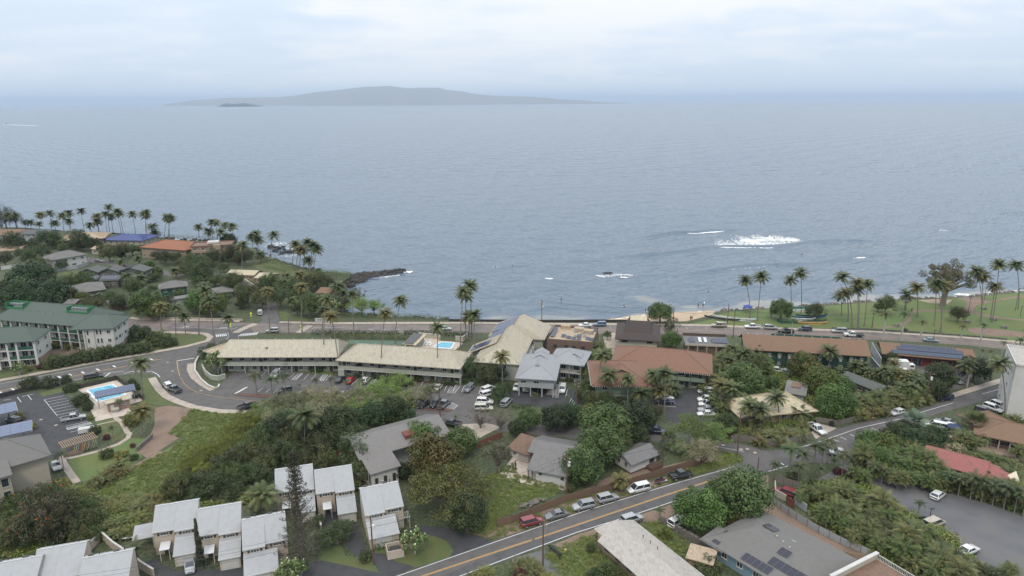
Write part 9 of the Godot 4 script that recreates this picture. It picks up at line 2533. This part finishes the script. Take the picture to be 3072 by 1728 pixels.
	surfboard("bright turquoise board on the grass beside canoes", v.call(Vector2(91,-246.2),.15),.1, Color(.1,.5,.45),4.2)
	var cols := [Color(.55,.5,.1), Color(.6,.6,.58), Color(.3,.45,.5), Color(.45,.06,.06), Color(.55,.4,.25), Color(.6,.55,.3), Color(.5,.12,.1), Color(.62,.62,.6), Color(.15,.3,.45), Color(.6,.5,.12), Color(.45,.45,.44), Color(.2,.4,.3)]
	var what := ["yellow", "white", "pale blue", "red", "tan", "cream", "dark orange", "bright white", "blue", "golden", "grey", "green"]
	for i in 12:
		var q: Vector2 = Vector2(-103.3,-145.4).lerp(Vector2(-99.8,-148.4), i / 11.0)
		var s := surfboard("%s surfboard leaning in the pergola rack, %s from the left" % [what[i], ORDINAL[i]],Vector3(q.x,1.25, q.y),0, cols[i],2.5)
		s.rotation = Vector3(0,.35,1.2)
	for i in 2:
		var q: Vector2 = [Vector2(34.7,-206.6),Vector2(35.2,-206.6)][i]
		surfboard(["left of two white boards on the paving behind terracotta roof", "right of two white boards on the paving behind terracotta roof"][i],Vector3(q.x,.1, q.y),1.35, Color(.66,.66,.64),3.2)
	var big := surfboard("long white board under the townhouse carport", v.call(Vector2(-72.8,-112.7),.5),.3, Color(.62,.64,.66),3.6)

func small_things():
	for a in [[[185.7,-257.4], "picnic table under the right park palms"],[[168.7,-240.8], "picnic table beside the dark park tree"],[[177.7,-234.3], "picnic table on the bare park earth"],[[180.4,-243.5], "picnic table near the leaning park palms"],[[140.4,-237.1], "green park sign board by the path entrance"],[[160.7,-267.1], "bench table near the sea edge of park"]]:
		var o := thing("picnic_table", a[1], "table",Vector3(a[0][0],0, a[0][1]),.4)
		part("top", unit_box(), M.wood_grey, o,Vector3(0,.75,0),Vector3(1.9,.06,.8))
		for s in [-1.0,1.0]:
			part("bench", unit_box(), M.wood_grey, o,Vector3(0,.45, s * .75),Vector3(1.9,.05,.28))
			part("leg", unit_box(), M.metal, o,Vector3(s * .7,.38,0),Vector3(.08,.76,1.5))
	var q := Vector2(91.9,-255)
	var t := thing("shade_tent", "blue shade tent on the canoe shore", "tent",Vector3(q.x,0, q.y),.2)
	var b := MB.new()
	b.lathe([Vector2(2.1,2.1),Vector2(2.05,2.3),Vector2(.02,3.1)],Vector3.ZERO,4)
	part("canopy", b.mesh(), cached_plain("tent",.06,.1,.42,.8), t)
	for a in 4: part("leg", unit_box(), M.metal, t,Vector3(cos(a * PI / 2) * 2.0,1.05, sin(a * PI / 2) * 2.0),Vector3(.05,2.1,.05))
	q = Vector2(108.9,-153.2)
	var u := thing("parasol", "dark blue parasol over outdoor tables by parked cars", "parasol",Vector3(q.x,0, q.y))
	b = MB.new()
	b.lathe([Vector2(1.75,2.25),Vector2(1.0,2.55),Vector2(.02,2.8)],Vector3.ZERO,8)
	part("canopy", b.mesh(), cached_plain("navycloth",.03,.05,.11,.8), u); post(u,0,0,0,2.4,.06, M.metal, "pole")
	for i in 3:
		var s: Vector2 = [Vector2(106.6,-150.8),Vector2(108.2,-151),Vector2(111.4,-152.8)][i]
		var o := thing("picnic_table",["wooden picnic table left under blue parasol", "wooden picnic table right under blue parasol", "wooden picnic table beside restaurant stairs"][i], "table",Vector3(s.x,0, s.y),.7)
		part("top", unit_box(), M.wood_pale, o,Vector3(0,.75,0),Vector3(1.7,.06,.75))
		for k in [-1.0,1.0]:
			part("bench", unit_box(), M.wood_pale, o,Vector3(0,.45, k * .7),Vector3(1.7,.05,.26)); part("leg", unit_box(), M.wood_pale, o,Vector3(k * .6,.38,0),Vector3(.08,.76,1.3))
	q = Vector2(7.56,-107.4)
	var mb := thing("mailbox_row", "row of black mailboxes on a rail by near street", "mailbox",Vector3(q.x,0, q.y),-0.96)
	for i in 7:
		part("mailbox", unit_box(), M.black, mb,Vector3(-1.5 + i * .5,1.15,0),Vector3(.3,.34,.55))
	part("rail", unit_box(), M.black, mb,Vector3(0,.93,0),Vector3(3.5,.08,.12)); post(mb,-1.4,0,0,.9,.1, M.black); post(mb,1.4,0,0,.9,.1, M.black)
	q = Vector2(9.58,-108.3)
	var hy := thing("fire_hydrant", "pale yellow fire hydrant beside the mailboxes", "hydrant",Vector3(q.x,0, q.y))
	b = MB.new()
	b.lathe([Vector2(.17,0),Vector2(.15,.1),Vector2(.13,.5),Vector2(.17,.55),Vector2(.12,.72),Vector2(.01,.8)],Vector3.ZERO,10)
	part("barrel", b.mesh(), cached_plain("hyd",.6,.5,.2), hy); part("nozzle", unit_box(), cached_plain("hyd",.6,.5,.2), hy,Vector3(0,.45,0),Vector3(.45,.13,.13))
	q = Vector2(80.9,-158)
	var bin := thing("wheeled_bin", "black wheeled bin by the driveway fence", "bin",Vector3(q.x,0, q.y))
	block(bin, "tub", M.black,-.4,.4,.1,1.1,-.4,.4); block(bin, "lid", M.black,-.44,.44,1.1,1.2,-.46,.44)
	for i in 2:
		q = [Vector2(84.7,-130.4),Vector2(88.4,-128)][i]
		var bo := thing("marker_post",["yellow marker post left of two along gravel lot", "yellow marker post beside the white hatchback"][i], "post",Vector3(q.x,0, q.y),0.0, "yellow marker posts")
		part("shaft", unit_box(), cached_plain("yel",.6,.42,.03), bo,Vector3(0,.55,0),Vector3(.14,1.1,.14)); part("plate", unit_box(), cached_plain("yel",.6,.42,.03), bo,Vector3(0,1.05,.05),Vector3(.4,.5,.05))
	q = Vector2(56.4,-122.6)
	var ga := thing("garden_gate", "dark red board gate in the grey yard wall", "gate",Vector3(q.x,0, q.y),-1.02)
	for i in 8: part("board", unit_box(), M.wood_red, ga,Vector3(-.9 + i * .26,.95,0),Vector3(.24,1.9,.05))
	part("rail", unit_box(), M.wood_red, ga,Vector3(0,1.5,.05),Vector3(2.1,.12,.06))
	q = Vector2(-21.7,-108)
	var en := thing("bin_enclosure", "cream walled bin enclosure on the round lawn", "enclosure",Vector3(q.x,0, q.y),.33)
	block(en, "front_wall", M.w_town,-1.5,1.5,0,1.7,1.2,1.35); block(en, "left_wall", M.w_town,-1.5,-1.35,0,1.7,-1.3,1.2); block(en, "right_wall", M.w_town,1.35,1.5,0,1.7,-1.3,1.2); block(en, "back_wall", M.w_town,-1.35,1.35,0,1.7,-1.3,-1.15)
	block(en, "bin", M.black,-.8,.9,.05,1.25,-.7,.8)
	q = Vector2(31.9,-131.7)
	var js := thing("jet_ski_trailer", "maroon jet ski on a small trailer behind minivan", "trailer",Vector3(q.x,.04, q.y),0.34)
	b = MB.new()
	b.hexa([Vector3(-1.3,.55,-.3),Vector3(1.0,.55,-.2),Vector3(1.0,.55,.2),Vector3(-1.3,.55,.3),Vector3(-1.3,.95,-.5),Vector3(1.5,1.0,-.12),Vector3(1.5,1.0,.12),Vector3(-1.3,.95,.5)]); part("hull", b.mesh(), car_paint(Color(.1,.02,.03)), js)
	block(js, "seat", M.black,-1.1,.1,.95,1.2,-.2,.2); block(js, "handlebar", M.black,.3,.45,1.0,1.35,-.35,.35); block(js, "frame", M.metal,-1.4,1.6,.4,.5,-.5,.5); wheels(js,[-.6],.65,.27)
	b = MB.new()
	var c := [Vector2(103,-128.1),Vector2(106.2,-128.8),Vector2(105.6,-126.5)]
	var sl := thing("shade_sail", "cream triangular shade sail beside the red roof", "shade sail",Vector3(c[0].x,0, c[0].y))
	var p0 := Vector3.ZERO
	var p1 := Vector3(c[1].x - c[0].x,4.2, c[1].y - c[0].y)
	var p2 := Vector3(c[2].x - c[0].x,3.0, c[2].y - c[0].y)
	p0.y = 3.0
	b.tri(p0, p1, p2); b.tri(p0 - Vector3(0,.03,0), p2 - Vector3(0,.03,0), p1 - Vector3(0,.03,0))
	part("cloth", b.mesh(), cached_plain("sail",.55,.5,.38), sl)
	for p in [p0, p1, p2]: post(sl, p.x, p.z,0, p.y,.08, M.metal)
	for i in 6:
		q = Vector2(-30.7,-221.6).lerp(Vector2(-27.9,-220.6), i / 5.0) + Vector2(0, (i % 2) * 2.0)
		var lo := thing("sun_lounger", "white sun lounger beside the motel pool, %s from the left" % ORDINAL[i], "lounger",Vector3(q.x,0, q.y),1.3, "pool loungers")
		part("seat", unit_box(), M.tile_white, lo,Vector3(0,.35,0),Vector3(1.3,.08,.6))
		var bk := part("backrest", unit_box(), M.tile_white, lo,Vector3(.85,.6,0),Vector3(.7,.07,.6)); bk.rotation.z = .9
		for s in [-.5,.5]: part("leg", unit_box(), M.rail, lo,Vector3(s,.17,0),Vector3(.06,.34,.55))
	q = Vector2(-71,-244.6)
	var sw := thing("sign_wall", "low white sign wall beside the beach road pavement", "sign",Vector3(q.x,0, q.y),-.1)
	part("wall_body", unit_box(), M.w_white, sw,Vector3(0,.8,0),Vector3(6.2,1.6,.3)); part("panel", unit_box(), M.w_grey, sw,Vector3(-1.4,1.1,.17),Vector3(1.8,.5,.04))
	q = Vector2(116,-204.6)
	var mu := thing("mural_wall", "slanting wall painted bright blue at the motel end", "wall",Vector3(q.x,0, q.y),-1.87)
	part("wall_body", unit_box(), M.w_grey, mu,Vector3(0,1.5,0),Vector3(15,3.0,.25))
	for i in 5: part("painted_panel", unit_box(),[cached_plain("mu0",.04,.17,.42), cached_plain("mu1",.1,.35,.5), cached_plain("mu2",.02,.1,.3), cached_plain("mu3",.05,.3,.25), cached_plain("mu4",.2,.4,.55)][i], mu,Vector3(-6.2 + i * 1.9,2.0,-.14),Vector3(1.86,1.9,.06))
	for i in 2:
		q = [Vector2(-106.5,-168.3),Vector2(-105.9,-177.2)][i]
		var tk := thing(["propane_tank", "trash_cart"][i],["cream propane tank behind the pool house", "dark equipment cart by the pool canopy"][i],["tank", "cart"][i],Vector3(q.x,0, q.y),.4)
		b = MB.new()
		if i == 0:
			b.tube([Vector3(-1.0,.8,0),Vector3(-.8,.8,0),Vector3(.8,.8,0),Vector3(1.0,.8,0)],[.2,.5,.5,.2],10); part("tank", b.mesh(), M.w_cream, tk); part("cradle", unit_box(), M.metal, tk,Vector3(0,.2,0),Vector3(1.4,.4,.6))
		else:
			block(tk, "crate", M.trim_dark,-.7,.7,.3,1.2,-.5,.5); block(tk, "base", M.black,-.6,.6,0,.3,-.4,.4)
	q = Vector2(-103.5,-127.5)
	var cv := thing("covered_trailer", "white covered trailer in front of the beige apartment block", "trailer",Vector3(q.x,.04, q.y),.55)
	block(cv, "cover", M.w_white,-2.4,2.4,.5,1.7,-.8,.8); block(cv, "frame", M.metal,-2.6,3.2,.35,.5,-.7,.7); wheels(cv,[-.4],.85,.33)
	q = Vector2(-107,-156.2)
	var wv := thing("covered_cart", "white covered cart behind the timber pergola", "cart",Vector3(q.x,.04, q.y),.4)
	block(wv, "cover", M.w_white,-1.7,1.7,.4,1.5,-.8,.8); block(wv, "frame", M.metal,-1.8,2.2,.28,.4,-.7,.7); wheels(wv,[-.3],.8,.28)
	for a in [[-123.6,-163.8],[-117.6,-160.6],[-104.9,-196.9],[-89.6,-182],[-110,-204.2]]:
		b = MB.new()
		b.lathe([Vector2(.01,0),Vector2(.42,0)],Vector3(a[0],.05, a[1]),14)
		struct("manhole_cover", b.mesh(), M.concrete)
	for a in [[50.5,-148.3],[54.2,-146.2],[55.7,-146.4],[56.9,-144.6]]:
		b = MB.new()
		b.lathe([Vector2(.01,0),Vector2(.45,0)],Vector3(a[0],.052, a[1]),14)
		struct("manhole_cover", b.mesh(), M.concrete)

func weeds():
	rng.seed = 404
	tone = Color.WHITE
	var kinds := []
	for v in 3:
		var c := MB.new()
		var pal: Array = [[Color(.16,.22,.05), Color(.21,.26,.07)],[Color(.125,.17,.045), Color(.18,.22,.065)],[Color(.23,.235,.09), Color(.17,.215,.06)]][v]
		foliage(c, dome(7,.5,.28,.5,.18,.1,-.3,.3), radii(7,.2,.34),22,.13,.035, pal,.9,.8)
		kinds.append(c.mesh())
	for a in [["slope_weeds",[-86.9,-169.9,-78.5,-167.1,-70.1,-165.8,-64.6,-163.4,-65.6,-141.5,-68.3,-127.2,-75.4,-124.7,-87.3,-124.1,-96.7,-127.8,-93.2,-132.4,-88.2,-133.6,-86.6,-138.2,-84.1,-144.5,-80.2,-153.3,-86.1,-155.3,-86.2,-163.6],2100],["lawn_tufts",[-7.55,-133.7,-0.2,-139.6,1.13,-135.7,10.88,-129.9,8.56,-126.9,-0.22,-121.2,-3.06,-116.5,-6.83,-114,-8.43,-115.3],700],["lawn_tufts",[5.75,-107.4,11.99,-112,18.15,-114.4,25,-116.3,29.2,-117.9,34.2,-107.2,35.8,-100.2,8.34,-100.4],900],["verge_tufts",[34.1,-134.5,44.8,-140,50.1,-144.8,52.9,-143.8,52.5,-140.9,33.4,-131.5],300],["verge_tufts",[-6.63,-113.9,-2.86,-115.9,11.09,-124.5,34.1,-134.5,33.3,-131.3,13.9,-121.8,-3.54,-112.1],260],["understorey",[60.9,-129.5,72.2,-131,77.7,-127,77.7,-121.9,79.8,-116.5,82.1,-112.7,81.9,-106,83.1,-99.9,69.5,-100,66.2,-106.9,59.9,-117.3],900],["understorey",[76.7,-136.7,84,-134.9,93.7,-129.2,102.3,-120.3,110.7,-131.4,98.3,-142.2,90.2,-148.5],900],["understorey",[-66.2,-141.5,-64.6,-156.3,-68.3,-166.4,-55,-175.6,-27.6,-178.7,-26.5,-163,-36,-150.8,-45.5,-141.3,-55.4,-140.1],1200],["understorey",[-107,-125.7,-96.5,-127.4,-75,-123.9,-62.2,-133,-55,-125.2,-70.5,-115.2,-80.2,-112.1,-88.6,-107.8,-94.1,-107.8],1200],["understorey",[53.1,-162.1,66,-204.4,119.8,-187.6,113.2,-173.7,90,-162.9,78.4,-161.3,54.9,-152.3],1200]]:
		var p := pts(a[1])
		var lo := p[0]
		var hi := p[0]
		for q in p:
			lo = lo.min(q); hi = hi.max(q)
		for v in 3:
			var mm := MultiMesh.new()
			mm.transform_format = MultiMesh.TRANSFORM_3D
			mm.mesh = kinds[v]
			var tf := []
			var tries := 0
			while tf.size() < a[2] / 3 and tries < 40000:
				tries += 1
				var q := Vector2(rng.randf_range(lo.x, hi.x), rng.randf_range(lo.y, hi.y))
				if not Geometry2D.is_point_in_polygon(q, p): continue
				var s := rng.randf_range(.6,2.0) * (1.5 if a[0] == "understorey" else .55 if a[0] != "slope_weeds" else .6)
				tf.append(Transform3D(Basis(Vector3.UP, rng.randf() * TAU).scaled(Vector3(s, s * rng.randf_range(.6,1.1), s)),Vector3(q.x,0.02, q.y)))
			mm.instance_count = tf.size()
			for i in tf.size(): mm.set_instance_transform(i, tf[i])
			var o := MultiMeshInstance3D.new()
			o.name = numbered(a[0])
			o.multimesh = mm; o.material_override = M.leaf
			add_child(o)
			o.set_meta("kind", "stuff"); o.set_meta("label", "low green growth covering rough ground"); o.set_meta("category", "weeds")

func _ready():
	rng.seed = 77
	camera_and_light()
	make_materials()
	make_building_materials()
	sea()
	islands()
	ground()
	roads()
	surfaces()
	markings()
	walls()
	hotel()
	motel()
	townhouses()
	middle_buildings()
	near_buildings()
	point_houses()
	make_plant_materials()
	plants()
	hedges()
	vehicles()
	poles()
	rocks()
	surf()
	shore_life()
	small_things()
	weeds()
